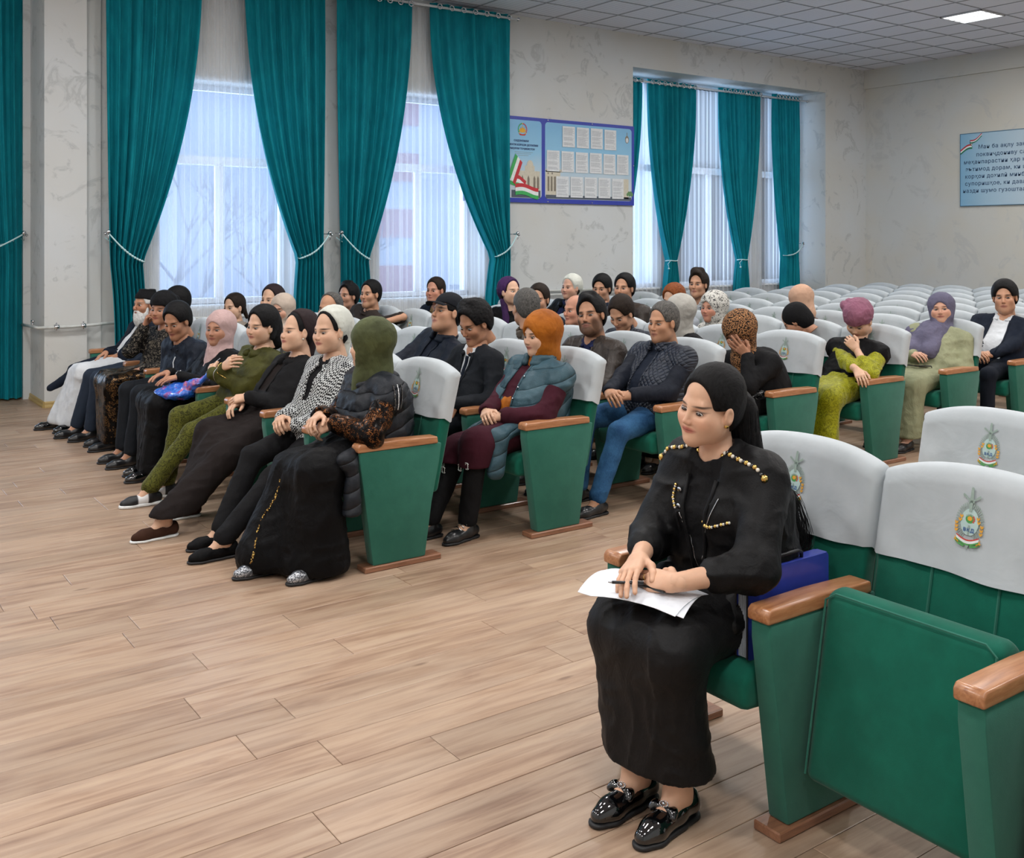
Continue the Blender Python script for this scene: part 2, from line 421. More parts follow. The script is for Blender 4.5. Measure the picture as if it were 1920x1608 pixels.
# ---- heating pipe along the wall
M_pipe = plain('painted_pipe', 'c6c9c6', .35); M_chrome = plain('chrome', 'd8dade', .12, 1)
pipe = MB(); PZ = .80
pipe.tube([(-.30, 7.05, PZ-.02), (-.30, 6.4, PZ-.0), (-.30, 6.24, PZ), (.0, 6.235, PZ), (.25, 6.235, PZ+.01), (.33, 6.33, PZ+.01), (.9, 6.33, PZ+.02), (3, 6.33, PZ+.03)], .016, 8)
e = pipe.build('heating_pipe', M_pipe, None, True)
tag(e, 'thin pale heating pipe running low along the white pillar at left', 'pipe')
for x in (-.13, .12):
    c = MB(); c.tube([(x-.022, 6.235, PZ+.003), (x+.022, 6.235, PZ+.004)], .026, 10); c.tube([(x, 6.235, PZ-.03), (x, 6.235, PZ+.045)], .008, 6); c.build('pipe_clamp', M_chrome, e, True)
c = MB(); c.tube([(-.30, 6.5, PZ-.02), (-.30, 6.5, PZ+.06)], .012, 6); c.tube([(-.30, 6.47, PZ+.05), (-.30, 6.53, PZ+.05)], .014, 6); c.build('valve', M_chrome, e, True)
pipe = MB(); pipe.tube([(5.3, 6.36, .985), (7.66, 6.36, .985)], .014, 8); pipe.tube([(5.3, 6.36, .93), (7.66, 6.36, .93)], .012, 8)
e = pipe.build('heating_pipe', M_pipe, None, True); tag(e, 'pair of pale heating pipes on the wall under the blue notice board', 'pipe')

# ---- outside: red-banded apartment block and bare trees seen dimly through the sheers
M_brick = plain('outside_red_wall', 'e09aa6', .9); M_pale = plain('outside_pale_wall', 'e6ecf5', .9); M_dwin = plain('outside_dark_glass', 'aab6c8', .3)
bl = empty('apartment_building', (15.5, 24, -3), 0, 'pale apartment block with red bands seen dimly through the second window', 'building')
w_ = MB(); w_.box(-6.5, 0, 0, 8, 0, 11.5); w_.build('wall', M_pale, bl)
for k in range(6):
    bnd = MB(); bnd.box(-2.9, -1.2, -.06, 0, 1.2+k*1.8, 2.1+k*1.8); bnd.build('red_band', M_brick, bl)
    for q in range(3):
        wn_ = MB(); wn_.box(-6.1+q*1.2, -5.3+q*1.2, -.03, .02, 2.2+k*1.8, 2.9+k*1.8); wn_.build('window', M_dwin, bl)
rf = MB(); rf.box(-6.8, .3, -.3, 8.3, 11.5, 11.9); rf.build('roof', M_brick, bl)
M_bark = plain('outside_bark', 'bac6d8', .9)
def bare_tree(x, y, h, seed, label):
    r = random.Random(seed); mbx = MB()
    def br(p, d, L, rad, lev):
        q = p+d*L; mbx.tube([p, p+d*L*.5+Vector((r.uniform(-.05, .05),)*3)*L, q], [rad, rad*.8, rad*.62], 5)
        if lev == 0: return
        for _ in range(3):
            dd = (d+Vector((r.uniform(-.8, .8), r.uniform(-.8, .8), r.uniform(-.1, .5)))).normalized(); br(q, dd, L*.68, rad*.6, lev-1)
    br(Vector((0, 0, 0)), Vector((0, 0, 1)), h*.34, .09, 4)
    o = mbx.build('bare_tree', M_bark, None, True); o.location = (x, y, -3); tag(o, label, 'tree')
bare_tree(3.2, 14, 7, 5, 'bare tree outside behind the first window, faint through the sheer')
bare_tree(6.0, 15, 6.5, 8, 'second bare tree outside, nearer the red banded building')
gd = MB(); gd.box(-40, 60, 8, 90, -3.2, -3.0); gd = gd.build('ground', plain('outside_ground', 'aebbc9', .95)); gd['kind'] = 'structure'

# ================================================================== CURTAINS
def velvet(name, hexc, deep):
    m, t, b = new_mat(name); co = t.coord()
    n1 = t.noise(t.mapping(co, (2, 2, .6)), 5, 4, .6)
    t.l.new(t.ramp(n1, [(.3, sr(deep)), (.7, sr(hexc))]), b.inputs['Base Color'])
    b.inputs['Roughness'].default_value = .75; b.inputs['Sheen Weight'].default_value = .5; b.inputs['Sheen Roughness'].default_value = .35
    b.inputs['Sheen Tint'].default_value = (.05, .5, .6, 1); b.inputs['Specular IOR Level'].default_value = .1
    t.l.new(t.bump(t.noise(co, 300, 2), .15, .002), b.inputs['Normal'])
    # the cloth lets a little daylight through
    tl = t.n.new('ShaderNodeBsdfTranslucent'); tl.inputs[0].default_value = (*sr('0b8a93'), 1); mx = t.n.new('ShaderNodeMixShader'); mx.inputs[0].default_value = .06
    t.l.new(b.outputs[0], mx.inputs[1]); t.l.new(tl.outputs[0], mx.inputs[2]); t.l.new(mx.outputs[0], t.n['Material Output'].inputs[0])
    return m
M_curt = velvet('teal_velvet', '168f9c', '0e7585')
m, t, b = new_mat('sheer_voile'); M_sheer = m
tr = t.n.new('ShaderNodeBsdfTransparent'); tl = t.n.new('ShaderNodeBsdfTranslucent'); df = t.n.new('ShaderNodeBsdfDiffuse')
tl.inputs[0].default_value = (.93, .96, 1, 1); df.inputs[0].default_value = (.86, .87, .9, 1)
m1 = t.n.new('ShaderNodeMixShader'); m1.inputs[0].default_value = .5; t.l.new(tl.outputs[0], m1.inputs[1]); t.l.new(df.outputs[0], m1.inputs[2])
lw = t.n.new('ShaderNodeLayerWeight'); lw.inputs[0].default_value = .55
m2 = t.n.new('ShaderNodeMixShader'); t.l.new(t.ramp(lw.outputs['Facing'], [(.0, .36), (1.0, .88)]), m2.inputs[0]); t.l.new(tr.outputs[0], m2.inputs[1]); t.l.new(m1.outputs[0], m2.inputs[2])
t.l.new(m2.outputs[0], t.n['Material Output'].inputs[0])
M_cord = plain('tieback_cord', 'bfe3e6', .35); M_rod = plain('curtain_rod_white', 'd9dde0', .35)
def fold(u, n, seed, sharp=.6):
    r = random.Random(seed); ph = [r.uniform(0, 6.28) for _ in range(4)]
    a = math.sin(2*PI*n*u+ph[0]+.9*math.sin(2*PI*u*2+ph[1])); b_ = math.sin(2*PI*n*2.3*u+ph[2])
    return (math.copysign(abs(a)**sharp, a)*.72+.28*b_)
def curtain(label, y, x0, x1, zt, zb, ztie=None, xt0=None, xt1=None, xb0=None, xb1=None, hook=None, n=9, seed=1, depth=.085, name='curtain', rings=True, pend=False):
    """x0..x1 at the rod, gathered to xt0..xt1 at the tieback, falling to xb0..xb1"""
    NU, NZ = n*14, 46; V = np.zeros((NZ+1, NU+1, 3)); 
    for i in range(NZ+1):
        s = i/NZ; z = zt+(zb-zt)*s
        if ztie is None: a0, a1, q = x0, x1, 0
        elif z >= ztie:
            q = (zt-z)/(zt-ztie)
            e_ = q**1.9*(.8+.2*q)
            a0 = x0+(xt0-x0)*e_; a1 = x1+(xt1-x1)*e_
        else:
            q = (ztie-z)/(ztie-zb); e_ = 1-(1-min(1, q*1.6))**2
            a0 = xt0+(xb0-xt0)*e_; a1 = xt1+(xb1-xt1)*e_; q = 1-.6*e_
        wd = a1-a0; full = (x1-x0)
        comp = wd/full
        for j in range(NU+1):
            u = j/NU; f_ = fold(u, n, seed)
            dep = depth*(.75+.45*(1-comp))*(.6+.4*min(1, s*6))
            bow = math.sin(PI*u)*.035*(1-comp)
            V[i, j] = (a0+wd*u+.012*comp*math.sin(2*PI*n*u*1.0+seed), y-dep*f_*.8-bow, z)
    idx = np.arange((NZ+1)*(NU+1)).reshape(NZ+1, NU+1)
    F = np.stack([idx[:-1, :-1], idx[1:, :-1], idx[1:, 1:], idx[:-1, 1:]], -1).reshape(-1, 4)
    o = link(name, npmesh(name, V.reshape(-1, 3), F), None, M_curt)
    tag(o, label, 'curtain', 'teal velvet curtains')
    if rings:
        for k in range(n):
            u = (k+.5)/n; xx = x0+(x1-x0)*u
            g_ = MB(); rr2 = .032
            g_.tube([(xx+.012*math.sin(k), y-.012-depth*.8+rr2*0, zt-.055)]*0+[(xx+rr2*math.cos(2*PI*q/12), y-depth*.9, zt-.055+rr2*math.sin(2*PI*q/12)) for q in range(12)], .008, 5, close=True)
            g_.build('grommet', M_chrome, o, True)
    if ztie is not None:
        tb = MB()
        if hook:
            hx, hz = hook; side = 1 if hx > (xt0+xt1)/2 else -1
            far = xt0 if side > 0 else xt1
            pts = []
            for q in range(15):
                s = q/14; xx = hx+(far-hx)*s; zz = hz+(ztie-hz)*s-.05*math.sin(PI*s); pts.append((xx, y-.10-.035*math.sin(PI*min(1, s*1.1)), zz))
            tb.tube(pts, .008, 6)
            for q in range(5, 14): tb.sphere(pts[q], .013, 6)
            tb.tube([(far, y-.09, ztie), (far+side*.0, y, ztie-.0), (hx, y+.04, hz-.05)], .006, 5)
            tb.build('tieback', M_cord, o, True)
            hk = MB(); hk.tube([(hx, y+.06, hz), (hx, y-.10, hz)], .008, 6); hk.sphere((hx, y-.11, hz+.01), .024, 8); hk.sphere((hx+side*.028, y-.10, hz-.012), .015, 8)
            hk.tube([(hx, y-.10, hz), (hx, y-.12, hz-.05), (hx, y-.10, hz-.07)], .005, 5); hk.build('hook', M_chrome, o, True)
        else:
            cx = (xt0+xt1)/2; rx = (xt1-xt0)/2+.012
            tb.tube([(cx+rx*math.cos(a_), y-.01-.085*math.sin(a_)-.01, ztie+.004*math.sin(3*a_)) for a_ in [2*PI*q/20 for q in range(20)]], .009, 6, close=True)
            tb.tube([(cx-rx*.8, y-.08, ztie), (cx-rx-.02, y-.06, ztie-.05), (cx-rx, y-.06, ztie-.10)], .005, 5); tb.sphere((cx-rx, y-.06, ztie-.12), .016, 6)
            tb.build('tieback', M_cord, o, True)
    return o
def sheer(label, y, x0, x1, zt, zb, n, seed):
    NU, NZ = n*10, 14; V = np.zeros((NZ+1, NU+1, 3)); r = random.Random(seed)
    for i in range(NZ+1):
        s = i/NZ
        for j in range(NU+1):
            u = j/NU; V[i, j] = (x0+(x1-x0)*u+.01*math.sin(u*60+s*2), y+.022*fold(u, n, seed, .8)*(1+.3*math.sin(u*9+s*3)), zt+(zb-zt)*s)
    idx = np.arange((NZ+1)*(NU+1)).reshape(NZ+1, NU+1)
    F = np.stack([idx[:-1, :-1], idx[1:, :-1], idx[1:, 1:], idx[:-1, 1:]], -1).reshape(-1, 4)
    o = link('sheer_curtain', npmesh('sheer_curtain', V.reshape(-1, 3), F), None, M_sheer); tag(o, label, 'curtain', 'white sheer curtains'); return o
YC = 6.25
curtain('teal velvet curtain at the far left edge, left of the pillar', 7.0, -1.6, -.31, 4.55, .02, 1.42, -1.25, -.9, -1.3, -.33, (-.33, 1.72), 9, 2) if False else None
def wide_left():
    # leftmost curtain: tied back out of frame, so its visible part hangs nearly straight
    o = curtain('teal velvet curtain at the left edge, left of the white pillar', 7.02, -1.5, -.30, 4.6, .02, 1.45, -1.05, -.31, -1.1, -.31, (-.31, 1.73), 9, 2)
wide_left()
curtain('widest teal curtain beside the white pillar, left of the first window', YC, .33, 1.33, 4.6, .02, 1.44, .37, .70, .42, .74, (.34, 1.74), 8, 3)
curtain('teal curtain on the right side of the first window', YC, 1.80, 2.77, 4.6, .02, 1.46, 2.42, 2.72, 2.38, 2.74, (2.78, 1.74), 7, 4)
curtain('teal curtain left of the second window, above the moustached man', YC, 2.93, 3.94, 4.6, .02, 1.44, 2.98, 3.31, 2.98, 3.36, (2.93, 1.75), 7, 5)
curtain('teal curtain hanging from a visible rod, left of the blue notice board', YC, 4.19, 5.42, 4.62, .02, 1.46, 5.12, 5.38, 5.03, 5.38, (5.44, 1.75), 7, 6)
curtain('narrow teal curtain half hidden behind the left recess edge', 6.8, 7.2, 8.22, 4.13, .02, 1.36, 7.6, 7.78, 7.5, 7.85, None, 8, 7)
curtain('left one of the two centrally tied teal curtains in the recess', 6.8, 8.32, 9.36, 4.13, .02, 1.36, 8.75, 8.92, 8.67, 9.0, None, 8, 8)
curtain('right one of the two centrally tied teal curtains in the recess', 6.8, 9.9, 10.88, 4.14, .02, 1.36, 10.36, 10.53, 10.28, 10.6, None, 8, 9)
curtain('teal curtain at the right end of the recess, beside the back corner', 6.8, 11.22, 11.88, 4.15, .02, 1.42, 11.47, 11.82, 11.44, 11.86, (11.86, 1.62), 8, 10)
sheer('white sheer curtain over the first window', 6.35, .75, 2.65, 4.56, .03, 22, 1)
sheer('white sheer curtain over the second window', 6.35, 3.2, 5.3, 4.56, .03, 24, 2)
sheer('white sheer curtain across the recess windows', 6.92, 7.72, 12.04, 4.08, .03, 46, 3)
def rod(label, x0, x1, y, z, wally):
    mbx = MB(); mbx.tube([(x0, y, z), (x1, y, z)], .016, 8); o = mbx.build('curtain_rod', M_rod, None, True); tag(o, label, 'curtain rod')
    for x in (x0+.05, x1-.05):
        b_ = MB(); b_.tube([(x, wally, z+.03), (x, y, z+.01)], .009, 6); b_.box(x-.02, x+.02, wally-.01, wally, z-.04, z+.07); b_.build('bracket', M_rod, o)
    for x in (x0, x1):
        f_ = MB(); f_.sphere((x, y, z), .028, 8); f_.build('finial', M_chrome, o, True)
rod('white curtain rod over the first window', .30, 2.82, YC-.04, 4.545, YW)
rod('white curtain rod over the second window', 2.90, 5.50, YC-.04, 4.565, YW)
rod('thin curtain rod inside the window recess', 7.72, 12.05, 6.76, 4.075, 7.0)
# ================================================================== BOARDS
def text_mesh(s, size, name='text', extr=0.0006, bold=0.0, align='LEFT', space=1.0):
    c = bpy.data.curves.new(name, 'FONT'); c.body = s; c.size = size; c.extrude = extr; c.offset = bold*size; c.align_x = align
    c.space_character = space; c.resolution_u = 2
    o = bpy.data.objects.new('tmp', c); COL.objects.link(o)
    dg = bpy.context.evaluated_depsgraph_get(); me = bpy.data.meshes.new_from_object(o.evaluated_get(dg)); me.name = name
    bpy.data.objects.remove(o); return me
def P_(x, z, y=0): return (x, y, z)
M_bblue = plain('board_blue_border', '2f3fa8', .35); M_sky = plain('board_sky_print', '9fcbe6', .4); M_sky2 = plain('board_pale_print', 'c3d3e2', .4)
M_paper = plain('white_paper', 'dcdfe2', .6); M_ink = plain('grey_ink', '8d939b', .6); M_navyink = plain('navy_ink', '25376f', .5)
M_red = plain('flag_red', 'c22b35', .5); M_wht = plain('flag_white', 'e8ecec', .5); M_grn = plain('flag_green', '39a857', .5); M_gold = plain('print_gold', 'e2a92c', .5)
M_stone = plain('print_stone', 'cdc6b4', .5); M_stone2 = plain('print_stone_shadow', '7f7668', .5); M_leaf = plain('print_tree', '5f8a58', .5); M_steel = plain('pin_steel', 'cfd2d6', .25, 1); M_dark = plain('print_dark_ground', '4f5866', .5)
def skymat():
    m, t, b = new_mat('board_sky_gradient'); co = t.coord('Object'); sp = t.n.new('ShaderNodeSeparateXYZ'); t.l.new(co, sp.inputs[0])
    h = t.math('DIVIDE', t.math('SUBTRACT', sp.outputs[2], 2.2), 1.1); n = t.noise(co, 3, 4)
    t.l.new(t.ramp(t.math('ADD', h, t.math('MULTIPLY', n, .2)), [(.35, sr('c4d0d8')), (.7, sr('8fc3e2')), (1.0, sr('7db6dd'))]), b.inputs['Base Color']); b.inputs['Roughness'].default_value = .35; return m
M_grad = skymat()
bo = empty('notice_board', (6.3, YW-.01, 2.74), 0, 'blue bordered board with paper sheets between curtain and window recess', 'notice board')
def onb(mbx, name, mats, parent=bo, **k):
    o = mbx.build(name, mats, parent, **k); o.location = (-6.3, -(YW-.01), -2.74); return o
BY = YW-.012
f = MB(); f.box(4.75, 7.68, BY-.022, BY, 2.175, 3.32); board = onb(f, 'backing', M_bblue)
def rrect(x0, x1, z0, z1, r, n=6):
    p = []
    for cx, cz, a0 in ((x1-r, z1-r, 0), (x0+r, z1-r, PI/2), (x0+r, z0+r, PI), (x1-r, z0+r, 1.5*PI)):
        for i in range(n+1): a = a0+PI/2*i/n; p.append((cx+r*math.cos(a), cz+r*math.sin(a)))
    return p
y1 = BY-.0235
for nm, (x0, x1) in dict(left_panel=(4.8, 6.0), right_panel=(6.06, 7.63)).items():
    f = MB(); f.add(*prism(rrect(x0, x1, 2.235, 3.275, .05), y1, y1+.002)); onb(f, nm, M_grad)
# printed columns building on the right panel and the domed building on the left panel
f = MB(); y2 = y1-.001
def rect(mbx, x0, x1, z0, z1, y=y2, m=0): mbx.box(x0, x1, y-.0008, y+.0008, z0, z1, m)
rect(f, 6.07, 7.62, 2.24, 2.29, m=2); rect(f, 6.07, 6.32, 2.29, 2.62, m=0); rect(f, 6.07, 6.36, 2.60, 2.64, m=0); rect(f, 7.44, 7.57, 2.27, 2.55, m=0)
for x in (6.10, 6.155, 6.21, 6.265): rect(f, x, x+.03, 2.34, 2.54, y2-.001, 1)
for x in (6.10, 6.17): rect(f, x, x+.02, 2.57, 2.595, y2-.001, 1)
for k in range(5): f.sphere((7.55+.02*k, y2, 2.33+.02*(k % 2)), .03, 6, 3, (1, .05, 1))
onb(f, 'printed_building', [M_stone, M_stone2, M_dark, M_leaf])
f = MB(); rect(f, 5.5, 5.98, 2.24, 2.34, m=2); rect(f, 5.62, 5.97, 2.34, 2.60); rect(f, 5.72, 5.88, 2.60, 2.67)
f.add(*prism([(5.75+.055+.055*math.cos(a), 2.67+.075*math.sin(a)) for a in [PI*i/10 for i in range(11)]], y2-.001, y2+.001))
for x in (5.66, 5.76, 5.86, 5.92): f.add(*prism([(x+a, b) for a, b in ((0, 2.36), (.035, 2.36), (.035, 2.50), (.017, 2.54), (0, 2.50))], y2-.002, y2-.001), m=1)
onb(f, 'printed_building', [M_stone, M_stone2, M_dark])
def ribbon(mbx, path, w, y, m=(0, 1, 2), vertical=True):
    """three-stripe flag ribbon along path of (x,z) with offset direction"""
    n = len(path)
    for k in range(3):
        for i in range(n-1):
            (xa, za, da), (xb, zb, db) = path[i], path[i+1]
            def off(x, z, d, q): return (x+math.cos(d)*w*q, y-.0006*k, z+math.sin(d)*w*q)
            mbx.add([off(xa, za, da, -k/3), off(xb, zb, db, -k/3), off(xb, zb, db, -(k+1)/3), off(xa, za, da, -(k+1)/3)], [(0, 1, 2, 3)], m[k])
f = MB()
ribbon(f, [(5.30+.32*s, 2.66-.03*math.sin(3*s)-.12*s, PI/2) for s in [i/10 for i in range(11)]]+[(5.62+.12*s, 2.54-.08*s, PI/2-.3*s) for s in [i/6 for i in range(1, 7)]], .15, y2-.003)
ribbon(f, [(5.56+.38*s, 2.42+.02*math.sin(5*s)-.03*s, PI/2) for s in [i/10 for i in range(11)]], .15, y2-.006)
ribbon(f, [(5.44+.12*s, 2.52+.30*s, -PI/4+PI) for s in [i/8 for i in range(9)]], .16, y2-.008, (2, 1, 0))
onb(f, 'printed_flag_ribbon', [M_red, M_wht, M_grn])
# round state emblem print
f = MB()
for i in range(22):
    a = PI*(.5+2*i/22); r0, r1 = .060, .078
    f.add([(5.68+r*math.cos(b), y2-.002, 3.15+r*math.sin(b)*1.1) for r, b in ((r0, a-.11), (r1, a-.10), (r1, a+.10), (r0, a+.11))], [(0, 1, 2, 3)], 1 if 0 < i < 8 else (2 if i > 14 else 0))
f.add(*prism([(5.68+.055*math.cos(a), 3.135+.03*math.sin(a)) for a in [2*PI*i/14 for i in range(14)]], y2-.002, y2), m=0)
f.add(*prism([(5.64, 3.13), (5.65, 3.18), (5.665, 3.15), (5.68, 3.20), (5.695, 3.15), (5.71, 3.18), (5.72, 3.13)], y2-.003, y2-.001), m=0)
f.add(*prism([(5.62, 3.09), (5.64, 3.07), (5.72, 3.07), (5.74, 3.09), (5.68, 3.085)], y2-.003, y2-.001), m=3)
onb(f, 'printed_emblem', [M_gold, M_grn, M_red, M_red])
for s_, zz, sz in (('САДОНОМАИ', 2.985, .036), ('ВАЗОРАТИ КОРҲОИ ДОХИЛИИ', 2.93, .036), ('ҶУМҲУРИИ ТОҶИКИСТОН', 2.88, .034)):
    me = text_mesh(s_, sz, 'print', bold=.02, align='CENTER'); o = link('board_text', me, bo, M_navyink); o.location = (5.66-6.3, y2-.003-(YW-.01), zz-2.74); o.rotation_euler = (PI/2, 0, 0)
f = MB()
for k, (a, b_) in enumerate(((5.55, 5.85), (5.56, 5.82), (5.60, 5.78))): rect(f, a, b_, 2.845-.022*k, 2.850-.022*k)
onb(f, 'fine_print', M_ink)
# sheets of paper
def sheet_mesh(w, h, seed):
    r = random.Random(seed); m_ = MB(); m_.box(0, w, -.003, 0, 0, h, 0); z = h-.03
    while z > .02:
        L = w*r.uniform(.6, .86); x = w*.09
        if r.random() < .85: m_.box(x, x+L, -.0036, -.003, z, z+.0035, 1)
        z -= .0125
    return m_.mesh('document_sheet')
sm = [sheet_mesh(.218, .285, k) for k in range(4)]
for me in sm: me.materials.append(M_paper); me.materials.append(M_ink)
k = 0
for (xa, n_, zz) in ((6.355, 4, 2.955), (6.085, 6, 2.610), (6.245, 5, 2.265)):
    for i in range(n_):
        o = link('document_sheet', sm[k % 4], bo); o.location = (xa+i*.252-6.3, y2-.004-(YW-.01), zz-2.74+random.uniform(-.003, .003)); k += 1
f = MB()
f.add(*prism([(7.54+.035*math.cos(a), 3.12+.055*math.sin(a)) for a in [2*PI*i/16 for i in range(16)]], y2-.001, y2+.001), m=0)
f.add(*prism([(7.54+.024*math.cos(a), 3.11+.035*math.sin(a)) for a in [2*PI*i/16 for i in range(16)]], y2-.002, y2), m=1)
f.add(*prism([(7.535, 3.17), (7.545, 3.17), (7.545, 3.215), (7.54, 3.225), (7.535, 3.215)], y2-.002, y2), m=0)
onb(f, 'printed_emblem', [M_stone2, M_paper])
f = MB()
for x in (6.10, 6.88): 
    for z in (3.30, 2.195): f.tube([(x, y1-.012, z), (x, y1+.002, z)], .008, 8)
f.tube([(7.66, y1-.012, 2.75), (7.66, y1+.002, 2.75)], .008, 8)
onb(f, 'board_pin', M_steel)

# quotation board on the back wall
qb = empty('quotation_board', (XB-.01, 3.4, 2.81), 0, 'pale blue board with dark text and a flag ribbon on the back wall', 'sign')
def onq(mbx, name, mats, **k): o = mbx.build(name, mats, qb, **k); o.location = (-(XB-.01), -3.4, -2.81); return o
m, t, b = new_mat('quotation_print'); co = t.coord('Object'); sp = t.n.new('ShaderNodeSeparateXYZ'); t.l.new(co, sp.inputs[0])
t.l.new(t.ramp(t.math('DIVIDE', t.math('SUBTRACT', sp.outputs[1], 3.5), 1.1), [(.0, sr('bdcfdb')), (.6, sr('a9c8dc')), (1, sr('86b6d6'))]), b.inputs['Base Color']); b.inputs['Roughness'].default_value = .3; M_quote = m
QX = XB-.02
f = MB(); f.box(QX-.008, QX+.01, 2.2, 4.61, 2.225, 3.395); onq(f, 'panel', M_quote)
f = MB()
for a in ((2.2, 4.61, 3.385, 3.395), (2.2, 4.61, 2.225, 2.233), (4.602, 4.61, 2.225, 3.395), (2.2, 2.208, 2.225, 3.395)): f.box(QX-.012, QX, *a)
onq(f, 'edge_frame', plain('board_edge', '3f6f8f', .4))
M_qink = plain('slate_blue_ink', '3e5a7c', .5)
for s_, yy, zz in (('Ман ба ақлу зако', 4.30, 3.135), ('поквиҷдониву са', 4.335, 3.015), ('меҳанпарастии ҳар ка', 4.545, 2.90), ('эътимод дорам, ки ша', 4.515, 2.785), ('корҳои дохилӣ минба', 4.525, 2.67), ('супоришҳое, ки давл', 4.525, 2.555), ('назди шумо гузоштааа'[:-1], 4.56, 2.44)):
    me = text_mesh(s_, .088, 'quote', bold=.012, space=1.12); o = link('board_text', me, qb, M_qink); o.rotation_euler = (PI/2, 0, -PI/2); o.location = (-.02, yy-3.4, zz-2.81)
f = MB()
def q3(path, w):
    for k in range(3):
        for i in range(len(path)-1):
            (ya, za), (yb, zb) = path[i], path[i+1]
            f.add([(QX-.010-.0004*k, ya, za-w*k), (QX-.010-.0004*k, yb, zb-w*k), (QX-.010-.0004*k, yb, zb-w*(k+1)), (QX-.010-.0004*k, ya, za-w*(k+1))], [(0, 1, 2, 3)], k)
q3([(4.24+.0*s, 3.385) if i == 0 else (4.24+.20*s, 3.39-.10*s-.04*math.sin(3*s)) for i, s in enumerate([i/8 for i in range(9)])], .018)
q3([(4.44-.04*s, 3.29-.07*s) for s in [i/6 for i in range(7)]], .018)
q3([(4.40+.20*s, 3.22-.07*s+.02*math.sin(4*s)) for s in [i/8 for i in range(9)]], .026)
onq(f, 'printed_flag_ribbon', [M_red, M_wht, plain('flag_dark_green', '1d7a58', .5)])

# ================================================================== CHAIRS
WS = .6116; RP = 1.0245; AW = .078
def upholstery(name, a, bcol):
    m, t, b = new_mat(name); co = t.coord()
    n = t.noise(co, 9, 4, .6); t.l.new(t.ramp(n, [(.35, sr(a)), (.7, sr(bcol))]), b.inputs['Base Color'])
    b.inputs['Roughness'].default_value = .8; b.inputs['Sheen Weight'].default_value = .15; b.inputs['Specular IOR Level'].default_value = .15
    t.l.new(t.bump(t.noise(co, 420, 2), .2, .002, t.bump(t.noise(co, 14, 2), .15, .01)), b.inputs['Normal']); return m
M_green = upholstery('green_upholstery', '0a5847', '0d6350')
M_greend = upholstery('green_side_cloth', '2a6657', '316f5f')
def wood(name, a, b_, c):
    m, t, b = new_mat(name); co = t.coord()
    g = t.noise(t.mapping(co, (3, 30, 30)), 2, 5, .6, .8); t.l.new(t.ramp(g, [(.3, sr(a)), (.5, sr(b_)), (.7, sr(c))]), b.inputs['Base Color'])
    b.inputs['Roughness'].default_value = .3; b.inputs['Coat Weight'].default_value = .3; b.inputs['Coat Roughness'].default_value = .2
    t.l.new(t.bump(g, .1, .002), b.inputs['Normal']); return m
M_wood = wood('varnished_wood', '8f5b3a', 'a9734c', 'ba8861'); M_plate = wood('base_plate_wood', '6f4a36', '8a5f47', '976b50')
m, t, b = new_mat('white_cover_cloth'); M_cover = m
co = t.coord(); n = t.noise(co, 5, 4, .6)
t.l.new(t.ramp(n, [(.3, sr('aeb5b9')), (.7, sr('bbc1c5'))]), b.inputs['Base Color']); b.inputs['Roughness'].default_value = .8; b.inputs['Sheen Weight'].default_value = .1
b.inputs['Specular IOR Level'].default_value = .15
t.l.new(t.bump(t.noise(t.mapping(co, (1, 1, 1.6), (.5, 0, 0)), 7, 3, .45, .9), .22, .012, t.bump(t.noise(co, 500, 2), .12, .001)), b.inputs['Normal'])
# shared meshes
def m_side():
    m_ = MB()
    prof = [(.012, .60), (.012, .55), (.085, .028), (.385, .028), (.425, .30), (.47, .50), (.485, .60)]
    pi = [(.012, .60), (.012, .55), (.085, .028), (.385, .028), (.425, .30), (.47, .50), (.485, .60)]
    m_.add(*prism(prof, -AW/2+.004, AW/2-.004)); me = m_.mesh('side_panel'); bevel_mesh(me, .007, 2); me.materials.append(M_greend); return me
def m_arm():
    m_ = MB(); pr = [(0, .600), (0, .628), (.012, .641), (.24, .643), (.458, .636), (.462, .60)]
    m_.add(*prism(pr, -AW/2, AW/2)); me = m_.mesh('armrest'); bevel_mesh(me, .007, 3); me.materials.append(M_wood); return me
def m_plate():
    m_ = MB(); m_.box(.035, .475, -AW/2-.008, AW/2+.008, 0, .028); me = m_.mesh('base_plate'); bevel_mesh(me, .004, 1); me.materials.append(M_plate); return me
HB = .262; BW = .288
def back_outline(n=14, w=BW, zt=.985, ze=.935, z0=.33):
    p = [(-w, z0)]
    for i in range(n+1): u = -1+2*i/n; p.append((u*w, ze+(zt-ze)*(1-abs(u)**2.2)))
    p.append((w, z0)); return p
def lean(z): return .425+.145*((z-.33)/.65)          # front face x of the backrest at height z
def slab(name, outline, thick, off, mats, bulge=.0, nb=10, bev=.018):
    """backrest slab: sheared extrusion of an outline in (y,z)"""
    n = len(outline); m_ = MB(); F_ = [(lean(z)+off, y, z) for y, z in outline]; B_ = [(lean(z)+off+thick, y, z) for y, z in outline]
    m_.add(F_+B_, [tuple(range(n-1, -1, -1)), tuple(range(n, 2*n))]+[(i, (i+1) % n, (i+1) % n+n, i+n) for i in range(n)])
    me = m_.mesh(name); bevel_mesh(me, bev, 3)
    for m__ in mats: me.materials.append(m__)
    return me
def m_back():
    me = slab('backrest', back_outline(), .07, 0, [M_green]); return me
def m_seams():
    m_ = MB()
    for y in (-.10, .10): m_.tube([(lean(z)-.003, y, z) for z in (.34, .5, .6, .74)], .004, 5)
    me = m_.mesh('seam'); me.materials.append(M_greend); return me
